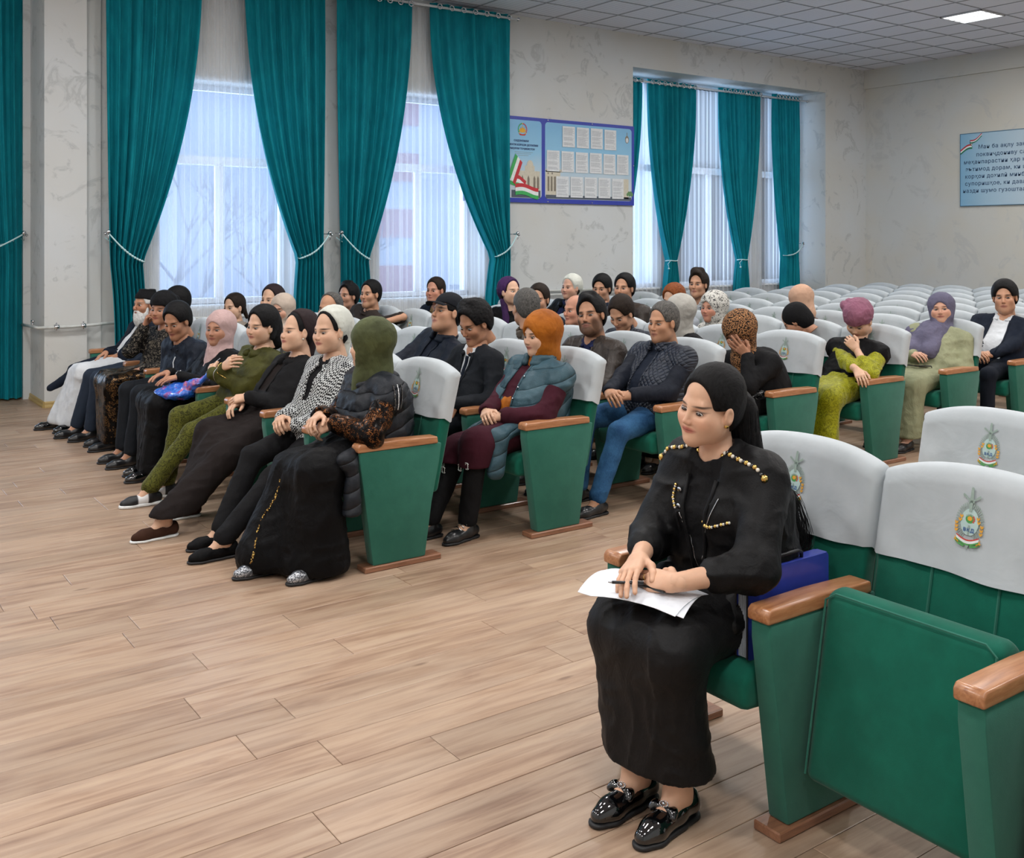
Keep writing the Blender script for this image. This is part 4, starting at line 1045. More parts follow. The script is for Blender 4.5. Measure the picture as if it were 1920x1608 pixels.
# ---- clothes materials --------------------------------------------------
def pattern(name, kind, c1, c2, c3=None, scale=40, rough=.8, sheen=0, spec=.2, metallic=0):
    if name in MATS: return MATS[name]
    m, t, b = new_mat(name); co = t.coord(); f = None
    if kind == 'hound':
        ck = t.n.new('ShaderNodeTexChecker'); t.l.new(t.mapping(co, (1, 1, 1), (.02, .3, .02)), ck.inputs[0]); ck.inputs[3].default_value = scale; f = ck.outputs['Fac']
        wv = t.noise(co, scale*1.7, 1); f = t.math('ADD', t.math('MULTIPLY', f, .8), t.math('MULTIPLY', wv, .2)); col = t.ramp(f, [(.35, sr(c1)), (.55, sr(c2))])
    elif kind == 'leopard':
        v = t.vor(co, scale, 'F1'); v2 = t.noise(co, scale*.9, 3, .5, 1.0); s_ = t.math('ADD', v, t.math('MULTIPLY', v2, .55))
        col = t.ramp(s_, [(.35, sr(c3 or c1)), (.50, sr(c1)), (.56, sr(c2)), (.74, sr(c2)), (.80, sr(c1))])
    elif kind == 'spots':
        v = t.noise(co, scale, 3, .6, 1.2); col = t.ramp(v, [(.0, sr(c1)), (.54, sr(c1)), (.58, sr(c2)), (.68, sr(c2)), (.72, sr(c3 or c1))])
    elif kind == 'sequin':
        v = t.vor(co, scale, 'F1', 1); sp = t.n.new('ShaderNodeSeparateColor'); t.l.new(v, sp.inputs[0]); big = t.noise(co, 22, 2, .5, .8)
        col = t.ramp(t.math('MULTIPLY', sp.outputs[0], t.ramp(big, [(.42, .25), (.5, 1.0)])), [(.4, sr(c1)), (.62, sr(c2)), (.9, sr(c3 or c2))]); f = sp.outputs[1]
        t.l.new(t.bump(f, .9, .006), b.inputs['Normal']); metallic = .6; rough = .3
    elif kind == 'brocade':
        v = t.noise(co, scale, 4, .55, 2.2); col = t.ramp(v, [(.42, sr(c1)), (.49, sr(c2)), (.53, sr(c2)), (.6, sr(c1))]); t.l.new(t.bump(v, .6, .006), b.inputs['Normal'])
    elif kind == 'quilt':
        col = t.ramp(t.noise(co, 10, 3), [(.3, sr(c1)), (.7, sr(c2))]); sp = t.n.new('ShaderNodeSeparateXYZ'); t.l.new(co, sp.inputs[0])
        s_ = t.math('ABSOLUTE', t.math('SINE', t.math('MULTIPLY', t.math('ADD', sp.outputs[2], t.math('MULTIPLY', sp.outputs[0], .35)), scale))); p_ = t.math('POWER', s_, .35)
        nb = t.bump(p_, 1.0, .014); t.l.new(t.bump(t.noise(co, 30, 3, .6, .6), .35, .01, nb), b.inputs['Normal'])
    elif kind == 'diamond':
        col = t.ramp(t.noise(co, 10, 3), [(.3, sr(c1)), (.7, sr(c2))]); sp = t.n.new('ShaderNodeSeparateXYZ'); t.l.new(co, sp.inputs[0]); q = t.math('MULTIPLY', sp.outputs[1], 1.0)
        a = t.math('ABSOLUTE', t.math('SINE', t.math('MULTIPLY', t.math('ADD', sp.outputs[2], q), scale))); b2 = t.math('ABSOLUTE', t.math('SINE', t.math('MULTIPLY', t.math('SUBTRACT', sp.outputs[2], q), scale)))
        t.l.new(t.bump(t.math('POWER', t.math('MULTIPLY', a, b2), .4), .9, .008), b.inputs['Normal'])
    elif kind == 'denim':
        n = t.noise(co, 6, 4, .6); n2 = t.noise(t.mapping(co, (1, 1, .25)), 260, 2); f = t.math('ADD', t.math('MULTIPLY', n, .7), t.math('MULTIPLY', n2, .3)); col = t.ramp(f, [(.36, sr(c1)), (.64, sr(c2))])
        t.l.new(t.bump(t.noise(co, 22, 3, .6, .7), .4, .01), b.inputs['Normal'])
    elif kind == 'swirl':
        v = t.noise(co, scale, 3, .5, 3.0); col = t.ramp(v, [(.47, sr(c1)), (.49, sr(c2)), (.51, sr(c2)), (.53, sr(c1))])
    t.l.new(col, b.inputs['Base Color']); b.inputs['Roughness'].default_value = rough; b.inputs['Specular IOR Level'].default_value = spec; b.inputs['Metallic'].default_value = metallic
    if sheen: b.inputs['Sheen Weight'].default_value = sheen; b.inputs['Sheen Roughness'].default_value = .35
    MATS[name] = m; return m
def hairmat(name, c1, c2, rough=.6):
    if name in MATS: return MATS[name]
    m, t, b = new_mat(name); co = t.coord(); n = t.noise(t.mapping(co, (30, 150, 40)), 1.6, 4, .6, .6)
    t.l.new(t.ramp(n, [(.3, sr(c1)), (.7, sr(c2))]), b.inputs['Base Color']); b.inputs['Roughness'].default_value = rough; b.inputs['Specular IOR Level'].default_value = .14
    t.l.new(t.bump(n, .5, .004), b.inputs['Normal']); MATS[name] = m; return m

# ---- shoes ----------------------------------------------------------------
SHOEC = {}
def shoe_geo(kind, vox=.006):
    if kind in SHOEC: return SHOEC[kind]
    up = [cone((-.045, 0, -.050), (.02, 0, -.052), .034, .036, k=.02), cone((.02, 0, -.052), (.115, .004, -.066), .036, .037, k=.02), cone((.115, .004, -.066), (.155, .002, -.070), .035, .026, k=.02)]
    if kind != 'loafer': up.append(cone((0, 0, -.045), (-.005, 0, .015 if kind == 'boot' else -.010), .040, .038, k=.02))
    else: up += [cone((-.055, 0, -.05), (-.055, 0, -.03), .026, .022, k=.02)]
    g = Grid(up, vox, pad=.01, k=.02); g.cut(lambda P: -.082-P[..., 2], .003)
    if kind == 'loafer': g.add(ell((-.002, 0, -.018), (.050, .028, .045), neg=True, k=.006))
    V, F = g.mesh()
    so = [cone((-.048, 0, -.085), (.02, 0, -.085), .035, .037), cone((.02, 0, -.085), (.118, .004, -.085), .037, .041), cone((.118, .004, -.085), (.158, .002, -.085), .039, .030)]
    g = Grid(so, vox, pad=.01, k=.01); th = .020 if kind == 'sneaker' else .013; g.cut(lambda P: np.maximum(P[..., 2]-(-.092+th), -.094-P[..., 2]), .003); V2, F2 = g.mesh()
    SHOEC[kind] = (V, F, V2, F2); return SHOEC[kind]
MB_shoe = plain('black_shoe_leather', '17181b', .32, coat=.2); MB_sole = plain('black_rubber_sole', '1c1c1e', .6)
MB_patent = plain('black_patent_leather', '07080a', .06, coat=1.0)

def R_ypr(yaw, pitch, roll):
    """pitch > 0 looks down, yaw > 0 turns to the person's left"""
    return np.array(Matrix.Rotation(yaw, 3, 'Z') @ Matrix.Rotation(pitch, 3, 'Y') @ Matrix.Rotation(roll, 3, 'X'))
def ik(a, b, l1, l2, pole):
    d = b-a; L = np.linalg.norm(d); u = d/(L+1e-9)
    if L > (l1+l2)*.995: sc = L/((l1+l2)*.995); l1 *= sc; l2 *= sc
    x = (l1*l1-l2*l2+L*L)/(2*L); h = math.sqrt(max(l1*l1-x*x, 0)); p = pole-(pole@u)*u; return a+u*x+nrm(p)*h
def unproj(px, py, ypl):
    F_ = A3(math.cos(YAW), math.sin(YAW), 0); R_ = A3(math.sin(YAW), -math.cos(YAW), 0); d = F_+R_*(px-960)/1904.5+A3(0, 0, 1)*(454-py)/1904.5
    C_ = A3(-2.286, -4.604, 1.644); return C_+d*(ypl-C_[1])/d[1]

def split_build(name, V, F, lab, parts, parent, hp=None):
    """one object per label; parts = {label: (name, material)}"""
    out = {}
    for l, (nm, mt) in parts.items():
        f = F[lab == l] if lab is not None else F
        if len(f) == 0: continue
        u, inv = np.unique(f, return_inverse=True); me = npmesh(nm, V[u], inv.reshape(f.shape)); o = link(nm, me, parent, mt); out[l] = o
    return out
# ================================================================== PERSON BUILDER
NP_ = 0
def person(label, row, k, head, look=(20, 5, 0), dy=0.0, hs=1.06, kind='m', skn=None, eyes=(9, 0), byaw=0, tyaw=None,
           top=None, openv=None, shirt=None, bottom='trousers', bmat=None, gear=(), arms='clasp', legs=None, shoes='shoe', shoe_mat=None,
           girth=1.12, sw=.19, sleeve=1.0, collar=None, vt=.0135, hv=.0052, puff=.012, foldamp=.010, seed=None, base=None, bust=0, group=None, foot=None, hem=.12, extra=None, bodyvox=.019, pelx=.25, handvox=.0048, pelz=.57, legspread=.12, noses=0, skirt_hem=.10, neckcut=None, sleeve_mat=None, slack=0.0, sleeve_from=.085, flare=0.0, sole_mat=None):
    global NP_; NP_ += 1; seed = NP_ if seed is None else seed
    if base is None: base = ((row-1)*RP, seat_y(k))
    rz = PI+math.radians(byaw); root = empty('person', (base[0]+pelx, base[1], 0), rz, label, 'person', group)
    cz, sz = math.cos(rz), math.sin(rz); o3 = A3(base[0]+pelx, base[1], 0)
    def toloc(w): d = w-o3; return A3(cz*d[0]+sz*d[1], -sz*d[0]+cz*d[1], d[2])
    H = toloc(unproj(head[0], head[1], base[1]+dy)) if len(head) == 2 else A3(*head)
    M = R_ypr(math.radians(look[0]), math.radians(look[1]-6), math.radians(look[2])); Pz = A3(0, 0, pelz)
    sd_ = nrm(H-Pz); v = nrm(.55*sd_+.45*A3(.25, 0, 1)); NB = H-.170*hs*v
    if NB[2] > H[2]-.10: NB[2] = H[2]-.10
    T = nrm(NB-Pz); ty = math.radians(look[0]*.25 if tyaw is None else tyaw)
    l = A3(-math.sin(ty), math.cos(ty), 0); l = nrm(l-(l@T)*T); f = np.cross(l, T)
    span = np.linalg.norm(NB-Pz); back = max(0, .46-span)*.25
    C = Pz+(NB-Pz)*.66-f*(.012+back); B = Pz+(NB-Pz)*.30+f*.012-f*back*.5; SC = NB-T*.045-f*.010
    SL, SR = SC+l*sw, SC-l*sw; g = girth
    # ---- torso
    def torso(a=0.0, top_=True):
        P = [cone(Pz-l*.065, Pz+l*.065, .118*g+a, k=.05), cone(B-l*.050*g, B+l*.050*g, .112*g+a+.01*(g > 1.1), k=.06), cone(C-l*.075, C+l*.075, .108*(.6+.4*g)+a, k=.06),
             cone(SL-l*.035, SR+l*.035, .058+a, k=.045), cone(NB+T*.005, SL-l*.03, .050+a*.6, .054+a, k=.05), cone(NB+T*.005, SR+l*.03, .050+a*.6, .054+a, k=.05)]
        if bust: P += [sph(C+f*.075*(.6+.4*g)+l*.068-T*.01, bust+a*.5, k=.05), sph(C+f*.075*(.6+.4*g)-l*.068-T*.01, bust+a*.5, k=.05)]
        return P
    # ---- arms: left = +l (towards the camera side), right = -l
    W0 = Pz+(f*A3(1, 1, 0)); lap = A3(.33, .04, .705+.02*(g-1))
    def pre(kd):
        if kd == 'clasp': return {'L': (lap+A3(0, .070, .018), (.45, -.88, -.1), (.5, .15, .85), .9), 'R': (lap+A3(-.01, -.066, -.004), (.45, .88, -.05), (.4, -.2, .9), .8)}
        if kd == 'thigh': return {'L': (A3(.30, .15, .70), (.95, -.25, -.12), (.1, .1, 1), .35), 'R': (A3(.30, -.13, .70), (.95, .25, -.12), (.1, -.1, 1), .35)}
        if kd == 'crossed': return {'L': (A3(.23, -.07, C[2]-.12), (.1, -1, .15), (.9, .1, .4), .5), 'R': (A3(.19, .08, C[2]-.14), (.1, 1, .25), (.9, -.1, .4), .4)}
        if kd == 'down': return {'L': (A3(.18, .17, .66), (.9, -.1, -.3), (.3, .2, .9), .5), 'R': (A3(.18, -.17, .66), (.9, .1, -.3), (.3, -.2, .9), .5)}
        return None
    AR = pre(arms) if isinstance(arms, str) else {**pre(arms.get('base', 'clasp')), **{q: v_ for q, v_ in arms.items() if q in 'LR'}}
    for q in list(AR):
        if isinstance(AR[q][0], tuple) and AR[q][0][0] == 'P': AR[q] = (toloc(unproj(AR[q][0][1], AR[q][0][2], base[1]-AR[q][0][3])),)+tuple(AR[q][1:])
        if isinstance(AR[q][0], str): AR[q] = (H+M@A3(*AR[q][1])*hs, M@A3(*AR[q][2]), M@A3(*AR[q][3]))+tuple(AR[q][4:])
    poles = arms.get('pole', {}) if isinstance(arms, dict) else {}
    U1, U2 = .265*(1+slack), .235*(1+slack); J = {}
    for s_, Sh, sg in (('L', SL, 1), ('R', SR, -1)):
        Wr = np.array(AR[s_][0], float); pole = np.array(poles.get(s_, (-.55, sg*.75, -.75)), float); E = ik(Sh, Wr, U1, U2, pole); J[s_] = (Sh, E, Wr)
    Kd = {}
    for s_, sg in (('L', 1), ('R', -1)):
        Hp = Pz+A3(0, sg*.085, -.02); an = A3(.52, sg*legspread+.02, .095) if not legs or s_ not in legs else A3(*legs[s_][:3]); an[2] = max(an[2], .09)
        Kn = ik(Hp, an, .445, .42, A3(.5, sg*.12, 1)); Kd[s_] = (Hp, Kn, an)
    # ---- body: one skin mesh (torso, limbs, neck) + head + hands
    bp = torso(-.022)+[cone(NB-T*.02, H+M@A3(-.03, 0, -.09)*hs, .060*hs if kind[0] == 'm' else .052*hs, .050*hs, k=.03)]
    for s_ in 'LR': a_, e_, w_ = J[s_]; bp += [cone(a_, e_, .040, .035, k=.02), cone(e_, w_, .036, .0275, k=.02)]
    for s_ in 'LR': a_, e_, w_ = Kd[s_]; bp += [cone(a_, e_, .070, .052, k=.03), cone(e_, w_, .050, .038, k=.03)]
    for s_, sg in (('L', 1), ('R', -1)):
        w_ = Kd[s_][2]; ya = math.radians(legs[s_][3] if legs and s_ in legs and len(legs[s_]) > 3 else sg*8); dd = A3(math.cos(ya), math.sin(ya), 0); z0 = A3(w_[0], w_[1], .094)
        bp += [cone(w_, z0+dd*.045-A3(0, 0, .045), .036, .029, k=.02), cone(z0+dd*.045-A3(0, 0, .045), z0+dd*.12-A3(0, 0, .058), .029, .020, k=.02), cone(w_, z0-dd*.035-A3(0, 0, .052), .034, .026, k=.02)]
    V, F = Grid(bp, bodyvox, k=.035).mesh(); Vs, Fs, hp = [V], [F], [np.tile(A3(0, 0, -1), (len(V), 1))]
    hV, hF = head_mesh(kind, hv); Vs.append((hV*hs)@M.T+H); Fs.append(hF+len(V)); hp.append(hV if kind != 'fp' else np.stack([hV[:, 0], hV[:, 1]/1.06, np.where(hV[:, 2] < 0, hV[:, 2]/.86, hV[:, 2])], 1)); n0 = len(V)+len(hV); HS_ = {}
    for s_, sg in (('L', 1), ('R', -1)):
        w_, d_, bk, curl = AR[s_][:4]; th = AR[s_][4] if len(AR[s_]) > 4 else .3; spd = AR[s_][5] if len(AR[s_]) > 5 else .4
        x_ = nrm(d_); z_ = np.array(bk, float); z_ = nrm(z_-(z_@x_)*x_); y_ = np.cross(z_, x_)
        V_, F_ = hand_mesh(round(curl, 1), spd, th, handvox); V_ = V_.copy()
        if sg > 0: V_[:, 1] *= -1; F_ = F_[:, ::-1]
        Rm = np.stack([x_, y_, z_], 1); hsz = 1.02 if kind[0] == 'm' else .93; HS_[s_] = dict(o=np.array(w_), R=Rm, s=hsz)
        Vs.append((V_*hsz)@Rm.T+np.array(w_)); Fs.append(F_+n0); n0 += len(V_); hp.append(np.tile(A3(0, 0, -1), (len(V_), 1)))
    V = np.concatenate(Vs); F = np.concatenate(Fs); me = npmesh('body', V, F); at = me.attributes.new('hp', 'FLOAT_VECTOR', 'POINT'); at.data.foreach_set('vector', np.concatenate(hp).astype(np.float32).ravel())
    body = link('body', me, root, skn)
    eV, eF, em_ = eye_geo(M, H, hs, math.radians(eyes[0]), math.radians(eyes[1])); link('eyes', npmesh('eyes', eV, eF, em_), root, [M_eyew, M_iris])
    if hv < .005:      # upper lid lash line
        mb = MB(); yk = 1.06 if kind == 'fp' else 1.0
        for sg in (1, -1):
            pts = []
            for i in range(11):
                t_ = -1+.2*i; dy = .0158*t_; dz = .0070*math.sqrt(max(0, 1-t_*t_))+.0006-.0012*(t_*sg*sg)
                xx = .0700+.0168*math.sqrt(max(.04, 1-(dy/.0170)**2-(dz/.0086)**2)); pts.append(tuple(M@A3(xx+.0006, sg*(.031+dy), .0012+dz)*hs+H))
            mb.tube(pts, [.0004+.0009*math.sin(PI*(i+1)/12) for i in range(11)], 5)
        mb.build('eyelashes', M_iris, root, True)
    # ---- top
    fo = folds(seed, foldamp, (8, 8, 13)); a = puff
    arm_p = []
    for s_ in 'LR':
        a_, e_, w_ = J[s_]; end = e_+(w_-e_)*min(1, max(0, (sleeve-.5)*2)) if sleeve > .5 else a_+(e_-a_)*sleeve*2
        arm_p.append(cone(a_, e_ if sleeve > .5 else end, .052+a, .046+a, k=.03))
        if sleeve > .5: arm_p.append(cone(e_, end-(nrm(w_-e_))*.012, .046+a, .034+a, k=.03))
    th_p = []
    if hem > 0:
        for s_ in 'LR': a_, e_, w_ = Kd[s_]; th_p.append(cone(a_, a_+(e_-a_)*min(1, hem/.43), .090*(.7+.3*g)+a, .085+a, k=.05))
    tp = torso(a)+th_p
    if sleeve_mat is not None:
        caps = [cone(J[q][0], J[q][0]+nrm(J[q][1]-J[q][0])*sleeve_from*.6, .062+a, .060+a, k=.03) for q in 'LR']
        Gs = Grid([dict(p, r1=p['r1']-.004, r2=p['r2']-.002) for p in arm_p], vt, k=.03); Gs.disp(fo)
        for q in 'LR':
            w_, e_ = J[q][2], J[q][1]; Gs.add(cone(w_, w_+nrm(w_-e_)*.05, .026, .03, k=.004, neg=True))
        V, F = Gs.mesh(); split_build('s', V, F, None, {0: ('sleeves', sleeve_mat)}, root)
    G = Grid(tp+(caps if sleeve_mat is not None else arm_p), vt, k=.03); G.disp(fo)
    cutb = (H-NB); nb_ = neckcut if neckcut is not None else .055
    ncol = NB+T*.015
    G.add(cone(ncol+T*.01+f*.012, ncol+T*.12+f*.03, nb_, nb_+.03, k=.012, neg=True))
    G.cut(lambda P: .445-P[..., 2], .01)
    V, F = G.mesh(); c = V[F].mean(1); lab = np.zeros(len(F), int)
    if openv:
        s0, wb, wt = openv[:3]; off = openv[3] if len(openv) > 3 else 0
        q = (c-Pz)@T/span; w = wb+(wt-wb)*np.clip((q-s0)/(1-s0), 0, 1); lat = np.abs((c-C)@l-off)
        dt = np.min([sd(p, c) for p in arm_p], 0); m_ = (lat < w) & (q > s0) & ((c-(Pz+T*((c-Pz)@T)[:, None]))@f > 0) & (dt > .012)
        lab[m_] = 1
        # sink the opening below the outer layer
        vm = np.zeros(len(V)); np.add.at(vm, F[m_].ravel(), 1); vm = np.clip(vm/4, 0, 1); V = V-f*(vm*.010)[:, None]
    parts = {0: (top[0], top[1])}
    if openv: parts[1] = (shirt[0], shirt[1])
    outs = split_build('top', V, F, lab, parts, root)
    tp_all = tp+arm_p
    from mathutils.bvhtree import BVHTree
    bvh = BVHTree.FromPolygons(V.tolist(), F.tolist()) if (extra or openv) else None
    def ray(o, d, lift=.003):
        h = bvh.ray_cast(Vector(o), Vector(d))
        return (np.array(h[0])-nrm(d)*lift) if h[0] is not None else None
    def on_torso(lat, q, lift=.004, prims=None):
        h = ray(Pz+T*q*span+l*lat+f*.40, -f, lift)
        return h if h is not None else Pz+T*q*span+l*lat+f*.1
    if openv:      # front edges of the open garment as raised facings
        s0, wb, wt = openv[:3]; off = openv[3] if len(openv) > 3 else 0; lp = MB()
        for sg in (1, -1):
            pts = [on_torso(off+sg*(wb+(wt-wb)*(q-s0)/(1-s0)), q, .004) for q in np.linspace(max(s0, .05), .93, 8)]
            lp.tube([tuple(p) for p in pts], [.006+.008*(i/7)*(1 if collar == 'lapel' else .3) for i in range(8)], 5)
        lp.build('lapel' if collar == 'lapel' else 'front_edge', top[1], root, True)
    if collar:
        cp = []; n_ = 12; rr_ = .066 if collar in ('shirt', 'lapel', 'crew') else .078; mn = {'shirt': .012, 'lapel': .014, 'crew': .010, 'stand': .017, 'hood': .028, 'puffy': .024}[collar]; gap = {'crew': 0, 'hood': .5, 'puffy': .5, 'stand': .45}.get(collar, .55)
        prev = None
        for i in range(n_+1):
            t_ = gap+(2*PI-2*gap)*i/n_; h = {'stand': .03, 'puffy': .035, 'hood': .0}.get(collar, .008); p = NB+f*(.020+rr_*math.cos(t_)*1.0)+l*rr_*1.05*math.sin(t_)+T*(h*.6-.012-.022*math.cos(t_)*(1 if collar != 'crew' else 1))
            if prev is not None: cp.append(cone(prev, p, mn, k=.01))
            if collar in ('stand', 'puffy') and prev is not None: cp.append(cone(prev+T*h, p+T*h, mn*.8, k=.015))
            prev = p
        if collar == 'hood': cp += [cone(NB-f*.08+l*.06+T*.0, NB-f*.08-l*.06+T*.0, .045, k=.04), sph(NB-f*.10-T*.06, .045, k=.05)]
        Gc = Grid(cp, .009 if vt < .015 else .012, k=.015); Gc.disp(folds(seed+3, .003, (20, 20, 20))); V, F = Gc.mesh(); split_build('c', V, F, None, {0: ('hood' if collar == 'hood' else 'collar', (shirt[1] if collar in ('shirt', 'crew') and shirt else top[1]))}, root)
    # ---- bottom
    if bottom:
        P = [cone(Pz-l*.06+A3(0, 0, -.005), Pz+l*.06+A3(0, 0, -.005), .120*g, k=.05)]; hmz = .0
        if bottom == 'trousers':
            for s_ in 'LR':
                a_, e_, w_ = Kd[s_]; w2 = w_+A3(0, 0, .0)
                P += [cone(a_, e_, .090*(.7+.3*g), .067, k=.035), cone(e_, w2+(e_-w2)*.02, .064, .056, k=.03)]
            hmz = .075
        elif bottom in ('skirt', 'dress'):
            for s_ in 'LR':
                a_, e_, w_ = Kd[s_]; P += [cone(a_, e_, .105*(.6+.4*g), .082+flare*.3, k=.07), cone(e_, w_+A3(-.02, sg*flare, -.02), .082+flare*.3, .100+flare, k=.07)]
            kc = (Kd['L'][1]+Kd['R'][1])/2; ac = (Kd['L'][2]+Kd['R'][2])/2; P += [cone(Pz, kc-A3(0, 0, .01), .10, .078, k=.07), cone(kc, ac+A3(-.03, 0, -.02), .08, .11, k=.07)]
            hmz = skirt_hem
        G = Grid(P, vt, k=.04)
        if bottom == 'trousers': G.disp(folds(seed+7, .006, (9, 12, 10)))
        else: G.disp(folds(seed+7, .012, (11, 11, 2.2))); 
        G.cut(lambda P: hmz-P[..., 2], .006)
        if bottom in ('skirt', 'dress'):
            G.add(cone((Kd['L'][2]+Kd['R'][2])/2+A3(-.02, 0, hmz-.16), (Kd['L'][2]+Kd['R'][2])/2+A3(-.02, 0, hmz-.05), .11, .07, k=.01, neg=True)) if hmz > .06 else None
        V, F = G.mesh(); split_build('b', V, F, None, {0: (bottom, bmat)}, root)
    # ---- shoes
    if shoes:
        sV, sF, oV, oF = shoe_geo(shoes)
        for s_, sg in (('L', 1), ('R', -1)):
            an = Kd[s_][2]; yaw_ = math.radians((legs[s_][3] if legs and s_ in legs and len(legs[s_]) > 3 else sg*8)); sm_ = shoe_mat or MB_shoe
            R_ = np.array(Matrix.Rotation(yaw_, 3, 'Z')); pos = A3(an[0], an[1], .094)
            so = link('shoe', npmesh('shoe', sV, sF), root, sm_); so.location = pos; so.rotation_euler = (0, 0, yaw_)
            link('sole', npmesh('sole', oV, oF), so, sole_mat or (MB_sole if shoes != 'sneaker' else M_wht))
    ctx = dict(handL=HS_['L'], handR=HS_['R'], jm=top[1], root=root, H=H, M=M, hs=hs, NB=NB, T=T, f=f, l=l, C=C, B=B, P=Pz, SL=SL, SR=SR, J=J, K=Kd, vt=vt, hv=hv, seed=seed, on=on_torso, ray=ray, tp=tp, tp_all=tp_all, span=span, toloc=toloc, kind=kind, arm_p=arm_p)
    for gsp in gear: GEAR[gsp[0]](ctx, *gsp[1:])
    if extra: extra(ctx)
    return ctx
def hl(c, pr): return xform(pr, c['M'], c['H'], c['hs'])
def hcut(c, g, fn, k=.004):
    M, H, hs = c['M'], c['H'], c['hs']; g.cut(lambda P: fn((P-H)@M/hs)*hs, k)
SK = lambda d: [ell((-.020, 0, .044), (.102+d, .083+d, .094+d)), ell((-.03, 0, .0), (.088+d, .078+d, .085+d), k=.02)]
FACECUT = ell((.150, 0, -.018), (.126, .106, .150), neg=True, k=.012)
def g_hijab(c, mat, chest=.5, name='headscarf', vol=1.0, tuck=None, face=1.0, amp=.0045):
    v = vol; pr = hl(c, [ell((-.024, 0, .036), (.112*v, .102*v, .102*v), k=.02), ell((.010, 0, -.050), (.078, .089, .088), k=.03), cone((-.03, 0, -.03), (-.045, 0, -.13), .076, .062, k=.04)])
    NB, T, f, C, l = c['NB'], c['T'], c['f'], c['C'], c['l']
    pr += [cone(c['H']+c['M']@A3(-.02, 0, -.10)*c['hs'], NB-T*.01, .066, .084, k=.04)]
    if chest: pr += [cone(NB+f*.045, NB+f*.085-T*(.12+.35*chest), .072, .050+.02*chest, k=.05), cone(NB+l*.06, NB+l*.10+f*.04-T*(.08+.1*chest), .055, .045, k=.05), cone(NB-l*.06, NB-l*.10+f*.04-T*(.08+.1*chest), .055, .045, k=.05)]
    g = Grid(pr, min(.009, c['vt']), k=.03); g.disp(folds(c['seed']+11, amp, (16, 22, 22)))
    for p in hl(c, [ell((.128, 0, -.016), (.118, .0570*face, .081*face), neg=True, k=.008)]): g.add(p)
    V, F = g.mesh(); split_build('h', V, F, None, {0: (name, mat)}, c['root'])
def g_scarfback(c, mat, tail=True, vol=1.0, front=.0, hair=None, name='headscarf'):
    pr = [ell((-.030, 0, .044), (.106*vol, .091*vol, .100*vol))]
    if tail: pr += [cone((-.085, 0, .0), (-.085, 0, -.12), .060*vol, .035, k=.04)]
    g = Grid(hl(c, pr), .0075, k=.03); g.disp(folds(c['seed']+11, .004, (18, 26, 26)))
    hcut(c, g, lambda q: q[..., 0]-(front+.33*q[..., 2]))
    V, F = g.mesh(); split_build('h', V, F, None, {0: (name, mat)}, c['root'])
    if hair is not None: g_hair(c, hair, .003, ears=False, recede=.018)
def g_turban(c, mat, knot=(-.10, 0, .06), kr=.045, vol=1.0, low=.055, bunmat=None, amp=.005, kend=None):
    pr = [ell((-.018, 0, .052), (.114*vol, .096*vol, .098*vol)), cone((-.09, 0, .0), (-.08, 0, -.03), .055, .04, k=.03)]
    if kr: pr += [sph(knot, kr, k=.02), sph((knot[0]-.03, knot[1]+.02, knot[2]+.015), kr*.7, k=.012), sph((knot[0]-.025, knot[1]-.025, knot[2]-.01), kr*.7, k=.012)]
    if kend: pr.append(cone(knot, kend, kr*.5, kr*.35, k=.02))
    g = Grid(hl(c, pr), .0075, k=.02); g.disp(folds(c['seed']+11, amp, (18, 26, 26)))
    hcut(c, g, lambda q: (low*(1.0)+.0-q[..., 2])-np.clip(-(q[..., 0]-.07)*.75, 0, .12))
    V, F = g.mesh(); split_build('h', V, F, None, {0: ('headscarf', mat)}, c['root'])
def g_hair(c, mat, d=.008, curly=0.0, ears=True, quiff=0.0, top=True, vox=None, nape=-.075, fringe=0.0, long=None, recede=0.0):
    pr = SK(d)
    if quiff: pr += [cone((.03, -.03, .125), (.062, .02, .108), .022+quiff, .02+quiff, k=.025), cone((.0, -.03, .14), (.0, .03, .14), .015+quiff, k=.03)]
    g = Grid(hl(c, pr), vox or min(.007, c['hv']*1.25), k=.012)
    if curly: g.disp(folds(c['seed']+5, curly, (60, 60, 60)))
    else: g.disp(folds(c['seed']+5, .0022, (20, 60, 20)))
    fc = dict(FACECUT); fc['c'] = fc['c']+A3(-recede, 0, recede*.6-fringe)
    for p in hl(c, [fc]): g.add(p)
    if not top: hcut(c, g, lambda q: -np.maximum(-(q[..., 2]-.06-.0*q[..., 0]), -(q[..., 0]+.2)) if False else (q[..., 2]-.055))
    hcut(c, g, lambda q: np.clip(nape+.005+(q[..., 0]+.050)*1.7, nape, .012 if ears else .008)-q[..., 2], .008)
    hcut(c, g, lambda q: nape-q[..., 2])
    V, F = g.mesh(); split_build('h', V, F, None, {0: ('hair', mat)}, c['root'])
    if long:
        pts, r = long; pr = [cone(A3(*a), A3(*b), ra, rb, k=.03) for (a, b, ra, rb) in pts]
        g = Grid(hl(c, pr), .008, k=.03); g.disp(folds(c['seed']+6, .004, (40, 60, 8))); V, F = g.mesh(); split_build('h', V, F, None, {0: ('hair', mat)}, c['root'])
